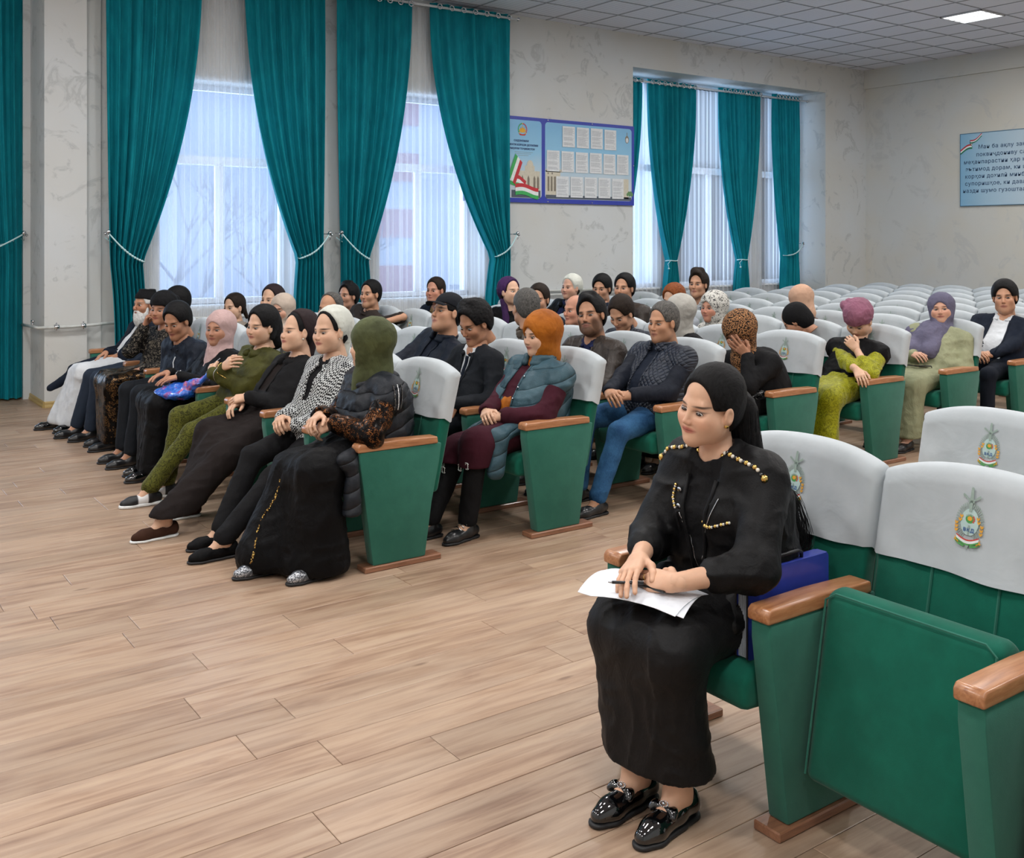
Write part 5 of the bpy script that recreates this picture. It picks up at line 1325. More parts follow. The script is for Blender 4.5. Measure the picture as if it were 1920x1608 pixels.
def g_beard(c, mat, long=.02, full=1.0):
    pr = [ell((.040, 0, -.092-long*.3), (.052+long*.3, .060, .045+long), k=.03), cone((.02, .056, -.03), (.03, .050, -.08), .016, .022, k=.02), cone((.02, -.056, -.03), (.03, -.050, -.08), .016, .022, k=.02)]
    if full: pr += [cone((.088, .020, -.060), (.092, 0, -.047), .007, .007, k=.01), cone((.088, -.020, -.060), (.092, 0, -.047), .007, .007, k=.01), cone((.083, .026, -.075), (.085, .024, -.055), .009, k=.012), cone((.083, -.026, -.075), (.085, -.024, -.055), .009, k=.012)]
    g = Grid(hl(c, pr), .0055, k=.015); g.disp(folds(3, .004, (60, 60, 40)))
    for p in hl(c, [ell((.10, 0, -.0625), (.03, .018, .006), neg=True, k=.004), ell((.10, 0, -.010), (.05, .045, .034), neg=True, k=.01)]): g.add(p)
    V, F = g.mesh(); split_build('h', V, F, None, {0: ('beard', mat)}, c['root'])
def g_cap(c, mat, brim=True):
    g = Grid(hl(c, [ell((-.016, 0, .052), (.108, .090, .094)), ell((-.03, 0, .03), (.095, .088, .07), k=.02)]), .006, k=.01); hcut(c, g, lambda q: .058-q[..., 2]-.35*np.clip(.06-q[..., 0], 0, .12)); V, F = g.mesh()
    s = split_build('h', V, F, None, {0: ('cap', mat)}, c['root'])[0]
    if brim:
        mb = MB(); M, H, hs = c['M'], c['H'], c['hs']; n = 12; top_, bot = [], []
        for i in range(n+1):
            a_ = -1.15+2.3*i/n
            for (rr_, dz) in ((.0, 0), (1.0, 1)):
                xo = .045+.055*math.cos(a_)+rr_*.065*math.cos(a_)**.7; yo = .085*math.sin(a_)*(1+.05*rr_); zo = .064-rr_*.012-.02*math.sin(a_)**2; top_.append(tuple(M@A3(xo, yo, zo)*hs+H)); bot.append(tuple(M@A3(xo, yo, zo-.004)*hs+H))
        k_ = len(top_); fs = []
        for i in range(n): a0 = i*2; fs += [(a0, a0+1, a0+3, a0+2), (a0+k_, a0+2+k_, a0+3+k_, a0+1+k_), (a0+1, a0+1+k_, a0+3+k_, a0+3)]
        mb.add(top_+bot, fs); mb.build('cap_brim', mat, c['root'], True)
def g_skullcap(c, mat, h=.13, low=.062):
    g = Grid(hl(c, [ell((-.016, 0, .052), (.106, .089, .090)), cone((-.02, 0, .07), (-.02, 0, h), .084, .070, k=.01)]), .006, k=.006); hcut(c, g, lambda q: q[..., 2]-h-.012, .01); hcut(c, g, lambda q: low-q[..., 2]-.25*np.clip(.06-q[..., 0], 0, .12)); V, F = g.mesh(); split_build('h', V, F, None, {0: ('skullcap', mat)}, c['root'])
def g_earring(c, mat, r=.007):
    mb = MB(); M, H, hs = c['M'], c['H'], c['hs']
    for sg in (1, -1): mb.sphere(tuple(M@A3(.008, sg*.079, -.034)*hs+H), r, 8)
    o = mb.build('earrings', mat, c['root'], True)
GEAR = dict(hijab=g_hijab, scarfback=g_scarfback, turban=g_turban, hair=g_hair, beard=g_beard, cap=g_cap, skullcap=g_skullcap, earring=g_earring)
# ================================================================== THE AUDIENCE
HB_ = hairmat('black_hair', '09090a', '1a191a'); HBR = hairmat('dark_brown_hair', '181210', '2f251d'); HGR = hairmat('grey_hair', '2f2e2e', '6b6864'); HWH = hairmat('white_beard_hair', 'b9b9b6', 'e6e6e4', .6); HOR = hairmat('auburn_hair', '5a2f1a', '96542c')
SKF = skin('skin_fair_woman', 'd0a78c', 'a05852', '2b1d18'); SKF2 = skin('skin_rosy_woman', 'c89a82', '9a5a52', '4a342a', blush=.45); SKT = skin('skin_tan_woman', 'b08066', '8e4e48', '241814')
SKM = skin('skin_man', 'bf9073', '955c50', '1d1512', stub=.15, browr=(.020, .0055)); SKMB = skin('skin_man_beard_shadow', 'ae8064', '84544a', '120e0d', stub=.72, must=.75, browr=(.021, .006))
SKG = skin('skin_man_grey', 'b98a6c', '8f5a4e', '2c2523', stub=.2, browr=(.020, .005)); SKMU = skin('skin_moustached_man', 'b98b72', '8f5a4e', '0f0c0c', stub=.12, must=.95, browr=(.020, .006))
SKOLD = skin('skin_old_man', 'b48468', '94584a', '77706a', blush=.4); SKBOY = skin('skin_boy', 'a97a5e', '8c5148', '16100e', browr=(.018, .005)); SKR = skin('skin_ruddy_man', 'c08a72', '9a5a50', '5a4a40', blush=.5)
V_BLK = cloth('black_velvet', '09090b', .6, .25, sheen=.10, spec=.12, wr=.5); C_BLK = cloth('black_cloth', '121214', .85, wr=.4); C_BRK = cloth('brown_black_cloth', '1d1716', .9, wr=.3); C_NAVY = cloth('navy_wool', '131b29', .8, wr=.4); C_NAVY2 = cloth('navy_shell', '111926', .6, spec=.2, wr=.6)
C_WHITE = cloth('white_cotton', 'cdd1d5', .8); C_GREY = cloth('grey_cotton', '8d9299', .8); C_SUIT = cloth('dark_suit_cloth', '11151b', .75, wr=.3); C_DBL = cloth('dark_blue_shirt', '1b2247', .7, wr=.5)
V_OLV = cloth('olive_velvet', '34350f', .65, .3, sheen=.15, wr=.6, hex2='4d4d1e'); B_OLV = pattern('olive_brocade', 'brocade', '33340f', '58591f', scale=26, sheen=.1)
J_NAVYQ = pattern('navy_quilt', 'diamond', '141b28', '1d2636', scale=95, rough=.5, spec=.4); J_VEST = pattern('slate_puffer', 'quilt', '13161b', '1d2128', scale=42, rough=.5, spec=.25)
J_TEAL = pattern('teal_puffer', 'quilt', '2b444e', '3d5863', scale=42, rough=.5, spec=.25); C_BURG = cloth('burgundy_knit', '3a1420', .9, wr=.2)
C_RUST = cloth('rust_velvet', '94500f', .65, .25, sheen=.2, wr=.5, hex2='b0661a'); DENIM = pattern('blue_denim', 'denim', '1b3f66', '3b6a94'); BROWNJ = cloth('brown_jacket', '332b26', .45, .15, spec=.35, wr=.7)
HOUND = pattern('houndstooth', 'hound', '17181c', 'c4c7c7', scale=96); LEOS = pattern('leopard_sequins', 'sequin', '0b0706', '3c2415', '80502a', scale=230); LEO = pattern('leopard_scarf', 'leopard', '140e0b', 'b07f55', '3a2416', scale=120)
BLKD = pattern('black_dotted_cloth', 'spots', '0c0c0e', '6e675c', '0c0c0e', scale=70); SCARF_OLV = cloth('olive_scarf_velvet', '3b4025', .65, .25, sheen=.1, wr=.5, hex2='525837'); SC_PINK = cloth('dusty_pink_scarf', 'b99c99', .8, .1, wr=.6)
SC_BRN = cloth('dark_brown_scarf', '2a1f21', .75, wr=.5); SC_WH = cloth('ivory_scarf', 'c9cbc2', .8, wr=.5); SC_BEI = cloth('beige_scarf', 'b7a799', .8, wr=.5); SC_PURP = cloth('purple_scarf', '3a1f49', .7, .3, wr=.6)
SC_MAUVE = cloth('mauve_turban', '845468', .6, .2, sheen=.2, wr=.6); SC_LAV = cloth('lavender_scarf', '605d72', .8, .15, wr=.6); SC_PEA = cloth('peach_scarf', 'c29c84', .8, wr=.4); SC_GRY = cloth('pale_grey_scarf', 'aaa7a0', .8, wr=.6)
FLORAL = pattern('black_flower_scarf', 'spots', 'c9c7c0', '26282a', 'c9c7c0', scale=55); YELV = pattern('yellow_green_velvet', 'brocade', '76760a', '9c9c18', scale=24, rough=.5, sheen=.25); SAGE = cloth('sage_dress', '8f9274', .7, .12, wr=.6)
C_BEIGE = cloth('beige_coat', '8f857a', .8, wr=.5); C_TAUPE = cloth('taupe_jacket', '5f574e', .75, wr=.6); C_DKBR = cloth('dark_brown_tee', '2f2824', .85, wr=.4); C_CREAM = cloth('cream_scarf', 'b3afa2', .8, wr=.5); C_CHAI = cloth('brown_tan_scarf', '5b3c2a', .8)
LEOSK = pattern('dark_leopard_skirt', 'sequin', '0a0807', '3a2c1e', '7a5a34', scale=230)
C_JGREY = cloth('slate_jacket', '4a5763', .7); GOLD = plain('gold_metal', 'd8b66a', .2, 1); PEARL = plain('pearl_stud', 'e8e2d4', .25, 0, coat=.5); SILV = plain('silver_trim', 'c9ccd0', .25, 1)

m, t, b = new_mat('black_white_sneaker'); SNEAK = m; co = t.coord(); sp = t.n.new('ShaderNodeSeparateXYZ'); t.l.new(co, sp.inputs[0]); t.l.new(t.ramp(t.math('ADD', sp.outputs[0], .1), [(.0, sr('17181b')), (.115, sr('17181b')), (.12, sr('d9dadb')), (.175, sr('d9dadb')), (.18, sr('17181b'))]), b.inputs['Base Color'])
def runs(P, mx=.045):
    out = [[P[0]]]
    for a_, b_ in zip(P[:-1], P[1:]):
        if np.linalg.norm(np.array(b_)-np.array(a_)) > mx: out.append([])
        out[-1].append(b_)
    return [r_ for r_ in out if len(r_) > 1]
def trim_line(c, pts, mat, r=.0022, name='zip', prims=None):
    """raised line over the clothing: pts = (lateral, height fraction)"""
    pts = [pts[0]]+[tuple(a_[q]+(b_[q]-a_[q])*u for q in (0, 1)) for a_, b_ in zip(pts[:-1], pts[1:]) for u in (.5, 1)]
    mb = MB(); P = [tuple(c['on'](a, b, .0015, prims)) for a, b in pts]; rr_ = runs(P)
    rr_.sort(key=len); 
    if rr_: mb.tube(rr_[-1], r, 5)
    return mb.build(name, mat, c['root'], True)
def interp(pts, n=14):
    out = []; seg = len(pts)-1
    for i in range(n*seg+1):
        t_ = i/n; j = min(int(t_), seg-1); u = t_-j; a, b = pts[j], pts[j+1]; out.append(tuple(a[q]+(b[q]-a[q])*u for q in range(len(a))))
    return out
def studs(c, pts, mats, r=.006, name='chain_trim', n=14, prims=None):
    mb = MB(); P = [c['on'](a, b, .003, prims) for a, b in interp(pts, n)]
    for i, p in enumerate(P): mb.sphere(tuple(p), r*(1.15 if i % 3 == 0 else .8), 6, i % len(mats))
    for a_, b_ in zip(P[:-1], P[1:]):
        if np.linalg.norm(a_-b_) < .03: mb.tube([tuple(a_), tuple(b_)], r*.35, 4)
    return mb.build(name, mats, c['root'], True)
def drape(c, prims, mat, name, vox=.011, k=.04, amp=.010, freq=(10, 10, 4), cutz=None):
    g = Grid(prims, vox, k=k); g.disp(folds(c['seed']+21, amp, freq))
    if cutz is not None: g.cut(lambda P: cutz-P[..., 2])
    V, F = g.mesh(); return split_build('d', V, F, None, {0: (name, mat)}, c['root'])[0]

# ---------------------------------------------------------------- row 1
def olive_x(c):
    l, T, NB, C, f = c['l'], c['T'], c['NB'], c['C'], c['f']
    # open front coat tails falling over the lap on both sides
    K = c['K']
    drape(c, [cone(K['L'][0]+A3(.05, .08, .06), K['L'][1]+A3(-.10, .08, .05), .05, .045), cone(K['L'][1]+A3(-.14, .09, .02), K['L'][1]+A3(-.13, .10, -.24), .035, .055)], J_VEST, 'coat_tail', cutz=.30)
    drape(c, [cone(K['R'][0]+A3(.05, -.02, .07), K['R'][1]+A3(-.02, -.02, .05), .05, .045), cone(K['R'][1]+A3(.02, -.0, .03), K['R'][1]+A3(.10, -.02, -.30), .030, .045)], J_VEST, 'coat_tail', cutz=.24)
    mb = MB(); SLv = c['SL']
    for q in (-.022, 0, .022):
        for i in range(20):
            p = c['ray'](SLv+l*.25+f*q+T*(.05-.12*i/19), -l, .002)
            if p is not None: mb.sphere(tuple(p), .005, 5, 0 if q else 1)
    mb.build('sequin_stripes', [MB_patent, SILV], c['root'], True)
    mb = MB(); rr_ = random.Random(4)
    Kl = c['K']['R'][1]; An = c['K']['R'][2]
    for i in range(90):
        s = rr_.random(); p = Kl+(An-Kl)*s+A3(.092+.035*s, .06+.03*math.sin(8*s)+rr_.uniform(-.008, .008), 0); mb.sphere(tuple(p), .0045, 5, i % 2)
    mb.build('sequin_trim', [GOLD, plain('bronze_sequin', '8a6a3a', .3, 1)], c['root'], True)
person('woman in olive hijab, dark puffer vest and leopard sequin sleeves, front row', 1, 0, (694, 646), look=(-48, 12, 0), tyaw=-4, kind='fp', skn=SKF, top=('puffer_vest', J_VEST), sleeve_mat=LEOS, bottom='dress', bmat=V_BLK,
       gear=[('hijab', SCARF_OLV, .55, 'headscarf', 1.06)], girth=1.42, sw=.205, puff=.022, bust=.085, collar='hood', arms={'base': 'clasp', 'L': (('P', 628, 792, .10), (.75, -.55, -.35), (.3, .5, .8), .8), 'R': (('P', 600, 778, .0), (.8, .5, -.2), (.3, -.2, .9), .8), 'pole': {'L': (-.6, .75, .05)}},
       legs={'L': (.42, .27, .095, 6), 'R': (.60, .06, .095, 0)}, skirt_hem=.02, flare=.06, shoe_mat=pattern('silver_glitter', 'sequin', '5a5d62', 'a5a8ae', 'e0e2e6', scale=260), vt=.011, extra=olive_x, foldamp=.013, dy=-.02)
def hound_x(c):
    mb = MB(); M, H, hs = c['M'], c['H'], c['hs']
    trim_line(c, [(.028+.012*q, .35+.5*q) for q in np.linspace(0, 1, 8)], HOUND, .008, 'lapel')
    for q in (.42, .52): mb = MB(); mb.sphere(tuple(c['on'](.02, q, .004)), .008, 8); mb.build('button', C_BLK, c['root'], True)
person('woman in houndstooth blazer and ivory headscarf in the front row', 1, 1, (620, 622), look=(16, 8, 2), tyaw=8, kind='fp', skn=SKF, top=('blazer', HOUND), openv=(.38, .025, .055), shirt=('blouse', C_BLK), bottom='trousers', bmat=C_BLK,
       gear=[('scarfback', SC_WH, True, 1.08, .005, HB_), ('earring', PEARL, .006)], girth=1.2, sw=.175, bust=.08, collar='lapel', shoes='loafer', arms={'base': 'clasp', 'L': (('P', 552, 798, .09), (.5, -.85, -.1), (.5, .2, .9), .8), 'R': (('P', 527, 783, -.02), (.55, .8, -.1), (.4, -.2, .9), .8)},
       legs={'L': (.70, .30, .095, 0), 'R': (.64, .10, .095, -4)}, vt=.010, hv=.0042, extra=hound_x, shoe_mat=V_BLK)
person('woman in long brown black dress, dark brown headscarf and suede loafers', 1, 2, (558, 624), look=(8, 0, 3), tyaw=6, kind='fp', skn=SKF, top=('jacket', C_BLK), openv=(.30, .05, .05), shirt=('undershirt', C_BRK), bottom='dress', bmat=C_BRK,
       gear=[('scarfback', SC_BRN, True, 1.08, -.005, HB_), ('earring', PEARL, .008)], girth=1.35, sw=.185, bust=.085, collar='hood', arms={'base': 'clasp', 'L': (('P', 466, 744, .04), (.75, -.6, -.15), (.4, .3, .85), .6), 'R': (('P', 452, 756, -.05), (.75, .4, -.1), (.4, -.2, .9), .6)},
       legs={'L': (.84, .36, .12, 4), 'R': (.60, .02, .095, 0)}, skirt_hem=.12, shoes='loafer', shoe_mat=cloth('brown_suede', '3a241a', .9), sole_mat=M_wht, vt=.011, hv=.0042)
def green_x(c):
    trim_line(c, [(.006, q) for q in np.linspace(.15, .86, 8)], SILV, .0028, 'zip'); trim_line(c, [(.09, .30), (.03, .36), (.028, .52), (.04, .62)], GOLD, .0025, 'piping')
person('dark haired woman in olive velvet suit with crossed arms', 1, 3, (491, 612), look=(20, 10, -3), tyaw=10, kind='fp', skn=SKF, top=('hoodie', V_OLV), bottom='trousers', bmat=B_OLV, gear=[('hair', HB_, .011, 0, False, 0, True, None, -.10, .0, ([((-.06, 0, .02), (-.10, 0, -.10), .085, .07), ((-.03, .06, .05), (-.02, .075, -.07), .03, .018)], 1)), ('earring', GOLD, .007)],
       girth=1.25, sw=.18, bust=.08, collar='hood', arms={'base': 'crossed', 'L': ((.235, .0, .775), (-.15, -.98, .12), (.95, .0, .3), .6), 'R': ((.185, .085, .815), (-.2, .90, .40), (.95, .1, .3), .5)}, legs={'L': (.70, .20, .105, 0), 'R': (.55, .05, .095, -4)}, shoes='sneaker', shoe_mat=SNEAK, vt=.011, hv=.0042, extra=green_x, foldamp=.014)
def pink_x(c): studs(c, [(.13, .88), (.10, .6), (.085, .35)], [SILV, MB_patent], .005, 'sequin_trim', 22)
person('woman in dusty pink hijab and black velvet coat with silver trim', 1, 4, (412, 617), look=(36, 8, 0), tyaw=10, kind='fp', skn=SKT, top=('velvet_coat', V_BLK), bottom='dress', bmat=V_BLK, gear=[('hijab', SC_PINK, 1.1)], girth=1.25, sw=.18, bust=.08, arms='thigh', legs={'L': (.50, .14, .095, 4), 'R': (.46, -.05, .095, 0)}, skirt_hem=.05,
       extra=pink_x, vt=.012, shoe_mat=MB_patent, shoes='shoe')
person('boy with black hair and navy jacket leaning forward in front row', 1, 5, (332, 602), look=(35, 28, 0), tyaw=16, kind='m', skn=SKBOY, top=('jacket', C_NAVY2), bottom='trousers', bmat=C_SUIT, gear=[('hair', HB_, .012)], girth=1.15, sw=.19, collar='shirt', arms={'base': 'thigh', 'L': (('P', 296, 735, .16), (.8, -.2, -.5), (.4, .3, .8), .6), 'R': (('P', 290, 722, .04), (.9, .2, -.3), (.3, 0, .9), .5)},
       legs={'L': (.50, .25, .11, 2), 'R': (.50, .02, .11, 0)}, shoes='boot', vt=.012, extra=lambda c: trim_line(c, [(.02, .25), (.035, .45), (.015, .62), (.02, .75)], C_WHITE, .005, 'white_piping'), dy=-.05)
person('woman in black turban holding a hand to her cheek, leopard print skirt', 1, 6, (305, 580), look=(38, 10, -4), tyaw=16, kind='fp', skn=SKT, top=('blouse', BLKD), bottom='dress', bmat=LEOSK, gear=[('turban', C_BLK, (-.11, 0, .05), .05, 1.04, .045)], girth=1.2, sw=.18, bust=.08, arms={'base': 'thigh', 'R': ('F', (.085, -.10, -.13), (-.05, .25, .95), (.3, -.9, .1), .9), 'L': (('P', 268, 692, .14), (.7, -.6, -.3), (.4, .3, .9), .6), 'pole': {'R': (.3, -.4, -1)}},
       legs={'L': (.46, .14, .095, 4), 'R': (.44, -.08, .095, 0)}, skirt_hem=.06, vt=.012)
person('person in navy suit almost hidden behind the black turban, front row', 1, 7, (330, 568), look=(20, 5, 0), kind='m', skn=SKM, top=('suit_jacket', C_NAVY), bottom='trousers', bmat=cloth('grey_navy_trousers', '232c3a', .8), gear=[('hair', HB_, .012)], girth=1.1, arms={'base': 'thigh', 'L': (('P', 246, 692, .1), (.9, -.2, -.3), (.3, .2, .9), .4), 'R': (('P', 238, 690, .0), (.9, .2, -.3), (.3, -.2, .9), .4)}, legs={'L': (.50, .10, .095, 4), 'R': (.56, -.12, .095, 0)}, vt=.015, base=(0, seat_y(7)-.14), dy=.0)
def old_x(c):
    K = c['K']; drape(c, [cone(K['R'][0]+A3(.1, -.06, .06), K['R'][1]+A3(.04, -.04, .04), .05, .05), cone(K['R'][1]+A3(.02, -.06, .0), K['R'][1]+A3(.22, -.10, -.12), .05, .035)], C_NAVY, 'coat_tail', .014)
person('old man with a white beard, black skullcap, navy coat and white trousers', 1, 8, (272, 572), look=(22, 4, 0), tyaw=10, kind='o', skn=SKOLD, top=('coat', C_NAVY), openv=(.05, .045, .05), shirt=('white_shirt', C_WHITE), bottom='dress', bmat=C_WHITE, gear=[('skullcap', C_BLK, .128, .058), ('hair', HWH, .004), ('beard', HWH, .045)],
       girth=1.2, sw=.19, arms={'base': 'thigh', 'R': (('P', 200, 660, .0), (.85, .3, -.4), (.4, -.2, .9), .4), 'L': (('P', 226, 664, .1), (.8, -.3, -.4), (.4, .2, .9), .4)}, legs={'L': (.52, .08, .095, 6), 'R': (.62, -.16, .095, 0)}, skirt_hem=.05, vt=.014, extra=old_x, shoe_mat=MB_patent, base=(0, seat_y(8)-.28))
# ---------------------------------------------------------------- row 2
def orange_x(c):
    f, l, T, C, NB, K = c['f'], c['l'], c['T'], c['C'], c['NB'], c['K']
    drape(c, [cone(NB+f*.04-T*.02+l*q, C+f*.125-T*.02+l*q, .038, .030) for q in (-.035, .03)]+[cone(C+f*.125-T*.02+l*q, c['B']+f*.165-T*.02+l*q*.8, .030, .024) for q in (-.035, .03)]+[cone(c['B']+f*.165-T*.02+l*q*.8, c['B']+f*.19-T*.13+l*q*.5, .022, .016) for q in (-.035, .03)], C_RUST, 'scarf_end', .010, .03, .008, (20, 20, 5))
    drape(c, [cone(K['L'][0]+A3(.08, .07, .05), K['L'][1]+A3(-.08, .05, .045), .05, .045), cone(K['L'][1]+A3(-.10, .07, .03), K['L'][1]+A3(-.07, .07, -.14), .045, .055)], J_TEAL, 'vest_tail', .010, cutz=.33)
    drape(c, [cone(K['R'][0]+A3(.1, -.04, .06), K['R'][1]+A3(.0, -.05, .03), .045, .035)], J_TEAL, 'vest_tail', .010)
    for q in (.32, .52, .72): mb = MB(); mb.sphere(tuple(c['on'](.065, q, .006)), .006, 6); mb.build('snap_button', SILV, c['root'], True)
    drape(c, [cone(c['P']-A3(0, .05, .0), c['P']+A3(0, .05, 0), .13), cone(K['L'][0], K['L'][1], .105, .088), cone(K['R'][0], K['R'][1], .105, .088), cone(K['L'][0]*.5+K['R'][0]*.5, K['L'][1]*.5+K['R'][1]*.5, .10, .07), cone(K['L'][1], K['L'][1]+(K['L'][2]-K['L'][1])*.32, .088, .095), cone(K['R'][1], K['R'][1]+(K['R'][2]-K['R'][1])*.32, .088, .095)], C_BURG, 'dress_skirt', .010, .06, .008, (10, 10, 3), .40)
    # white line ornaments near the hem of the burgundy dress and on the cuff
    mb = MB()
    for kn in ('L', 'R'):
        p0 = K[kn][1]; d = nrm(K[kn][2]-p0)
        for (dy_, dz_) in ((.0, -.06), (.035, -.10), (-.03, -.12)):
            for q in range(2):
                ctr = p0+d*(-dz_)+A3(.078, dy_+.01*q, 0); r0 = .018
                mb.tube([tuple(ctr+A3(.006, r0*math.cos(a_)*(1 if q else -1), r0*math.sin(a_))) for a_ in np.linspace(.7, 5.6, 12)], .0022, 4)
    mb.build('white_embroidery', M_wht, c['root'], True)
    mb = MB()
    for s_ in ('L',):
        an = K[s_][2]
        for q in range(4): mb.tube([(an[0]+.03+.018*q, an[1]-.036, an[2]-.01-.012*q), (an[0]+.035+.018*q, an[1], an[2]+.012-.016*q), (an[0]+.03+.018*q, an[1]+.040, an[2]-.01-.012*q)], .0035, 4)
    mb.build('shoe_straps', SILV, c['root'], True)
person('woman in rust orange hijab, teal puffer vest and burgundy dress', 2, 0, (1014, 628), look=(-2, 14, 2), tyaw=2, kind='fp', skn=SKF, top=('puffer_vest', J_TEAL), sleeve_mat=C_BURG, openv=(.0, .06, .05), shirt=('dress_front', C_BURG), bottom='trousers', bmat=C_BLK, gear=[('hijab', C_RUST, .0, 'headscarf', 1.08)],
       girth=1.4, sw=.205, puff=.022, bust=.09, collar='puffy', arms={'base': 'clasp', 'L': (('P', 944, 781, .13), (.5, -.85, -.05), (.5, .15, .85), .9), 'R': (('P', 912, 771, .0), (.55, .8, -.05), (.4, -.2, .9), .8)}, legs={'L': (.50, .14, .10, 12), 'R': (.66, .0, .10, 0)}, vt=.0105, hv=.0042, extra=orange_x, foldamp=.012)
person('curly haired boy in dark suit and white shirt looking down', 2, 1, (890, 606), look=(10, 30, 0), tyaw=4, kind='m', skn=SKBOY, top=('suit_jacket', C_SUIT), openv=(.30, .012, .062), shirt=('white_shirt', C_WHITE), bottom='trousers', bmat=C_SUIT, gear=[('hair', HB_, .016, .006, True, .008)],
       girth=1.05, sw=.18, collar='lapel', arms={'base': 'thigh', 'L': (('P', 853, 757, .18), (.6, -.1, -.8), (.5, .5, .6), .7), 'R': ((.34, -.06, .69), (.9, .2, -.3), (.3, -.2, .9), .5)}, legs={'L': (.50, .20, .10, 6), 'R': (.5, -.06, .1, 0)}, vt=.0115, hv=.0045, extra=lambda c: trim_line(c, [(.0, q) for q in np.linspace(.45, .90, 7)], C_NAVY, .013, 'necktie'))
person('man in a dark baseball cap and navy jacket leaning back, head raised', 2, 2, (838, 588), look=(6, -8, 3), kind='mf', skn=SKM, top=('jacket', C_NAVY2), openv=(.35, .03, .05), shirt=('sweater', C_NAVY), bottom='trousers', bmat=C_SUIT, gear=[('hair', HB_, .004), ('cap', cloth('dark_cap_cloth', '14161c', .8))], girth=1.25, sw=.205, collar='stand', arms='thigh', vt=.0125, hv=.0045, dy=-.12)
person('balding man half hidden behind the ivory headscarf', 2, 5, (619, 580), look=(28, 8, 0), kind='mf', skn=SKG, top=('jacket', C_TAUPE), bottom='trousers', bmat=C_SUIT, gear=[('hair', HGR, .003, 0, True, 0, True, None, -.075, .02, None, .05)], girth=1.15, vt=.017, dy=-.12)
person('woman in beige headscarf behind the olive velvet suit', 2, 6, (529, 580), look=(32, 14, 0), kind='fp', skn=SKF2, top=('coat', C_BEIGE), bottom='dress', bmat=C_BLK, gear=[('hijab', SC_BEI, .3)], vt=.017)
person('woman in a dark headscarf partly hidden behind the beige headscarf', 2, 7, (509, 563), look=(30, 5, 0), kind='fp', skn=SKF, top=('coat', C_BLK), bottom='dress', bmat=C_BLK, gear=[('scarfback', SC_BRN, True, 1.08, .02, HB_)], vt=.017, dy=-.1)
person('girl with dark ponytail in a beige coat behind the pink hijab', 2, 8, (438, 577), look=(26, 8, 0), kind='fp', skn=SKF, top=('coat', C_BEIGE), openv=(.55, .01, .04), shirt=('shirt', C_WHITE), bottom='trousers', bmat=C_BLK, gear=[('hair', HBR, .008, 0, False, 0, True, None, -.06, .0, ([((-.11, 0, .03), (-.15, .02, -.10), .03, .018)], 1))], collar='shirt', vt=.016)
# ---------------------------------------------------------------- row 3
person('grey haired man in navy quilted jacket and blue jeans', 3, 0, (1243, 605), look=(6, 10, 0), tyaw=0, hs=1.02, kind='mf', skn=SKG, top=('quilted_jacket', J_NAVYQ), openv=(.02, .05, .045), shirt=('sweater', C_NAVY), sleeve_mat=cloth('navy_sleeve', '141924', .7, wr=.5), bottom='trousers', bmat=DENIM, gear=[('hair', HGR, .006)],
       girth=1.5, sw=.215, collar='stand', puff=.016, arms={'base': 'clasp', 'L': (('P', 1186, 741, .13), (.5, -.85, -.1), (.5, .15, .85), .8), 'R': (('P', 1142, 735, -.02), (.5, .85, -.05), (.4, -.2, .9), .7)}, legs={'L': (.62, .18, .10, 4), 'R': (.5, -.14, .1, 0)}, vt=.0115, hv=.0045, foldamp=.009)
person('bearded man in a brown jacket over a dark blue shirt, head tilted', 3, 1, (1108, 592), look=(26, 2, 8), tyaw=8, kind='mf', skn=SKMB, top=('jacket', BROWNJ), openv=(.05, .07, .055), shirt=('blue_shirt', C_DBL), bottom='trousers', bmat=C_SUIT, gear=[('hair', HB_, .012, 0, True, .004)], girth=1.45, sw=.215, collar='shirt', arms='thigh', vt=.0125, hv=.0045, hs=1.1)
person('man with cropped greying hair in taupe jacket, turned away', 3, 2, (985, 577), look=(-95, 8, 0), tyaw=-35, kind='m', skn=SKM, top=('jacket', C_TAUPE), bottom='trousers', bmat=C_SUIT, gear=[('hair', HGR, .006)], girth=1.15, sw=.2, collar='stand', arms='thigh', vt=.014)
person('young man in dark brown tee with one arm over next chair', 3, 7, (694, 552), look=(24, 4, 0), tyaw=10, kind='m', skn=SKM, top=('t_shirt', C_DKBR), sleeve=.45, bottom='trousers', bmat=C_SUIT, gear=[('hair', HB_, .009)], girth=1.2, sw=.215, collar='crew', arms={'base': 'thigh', 'L': ((.02, .50, .86), (.3, .3, -.9), (.5, .8, .2), .4), 'pole': {'L': (-.9, .6, .3)}}, vt=.014, dy=-.1, bodyvox=.016, slack=.15)
person('moustached man with black hair in front of the teal curtain', 3, 8, (652, 556), look=(22, 0, 0), kind='m', skn=SKMU, top=('jacket', C_TAUPE), bottom='trousers', bmat=C_SUIT, gear=[('hair', HB_, .013, 0, True, .006)], girth=1.15, sw=.2, collar='stand', vt=.015, dy=-.12)
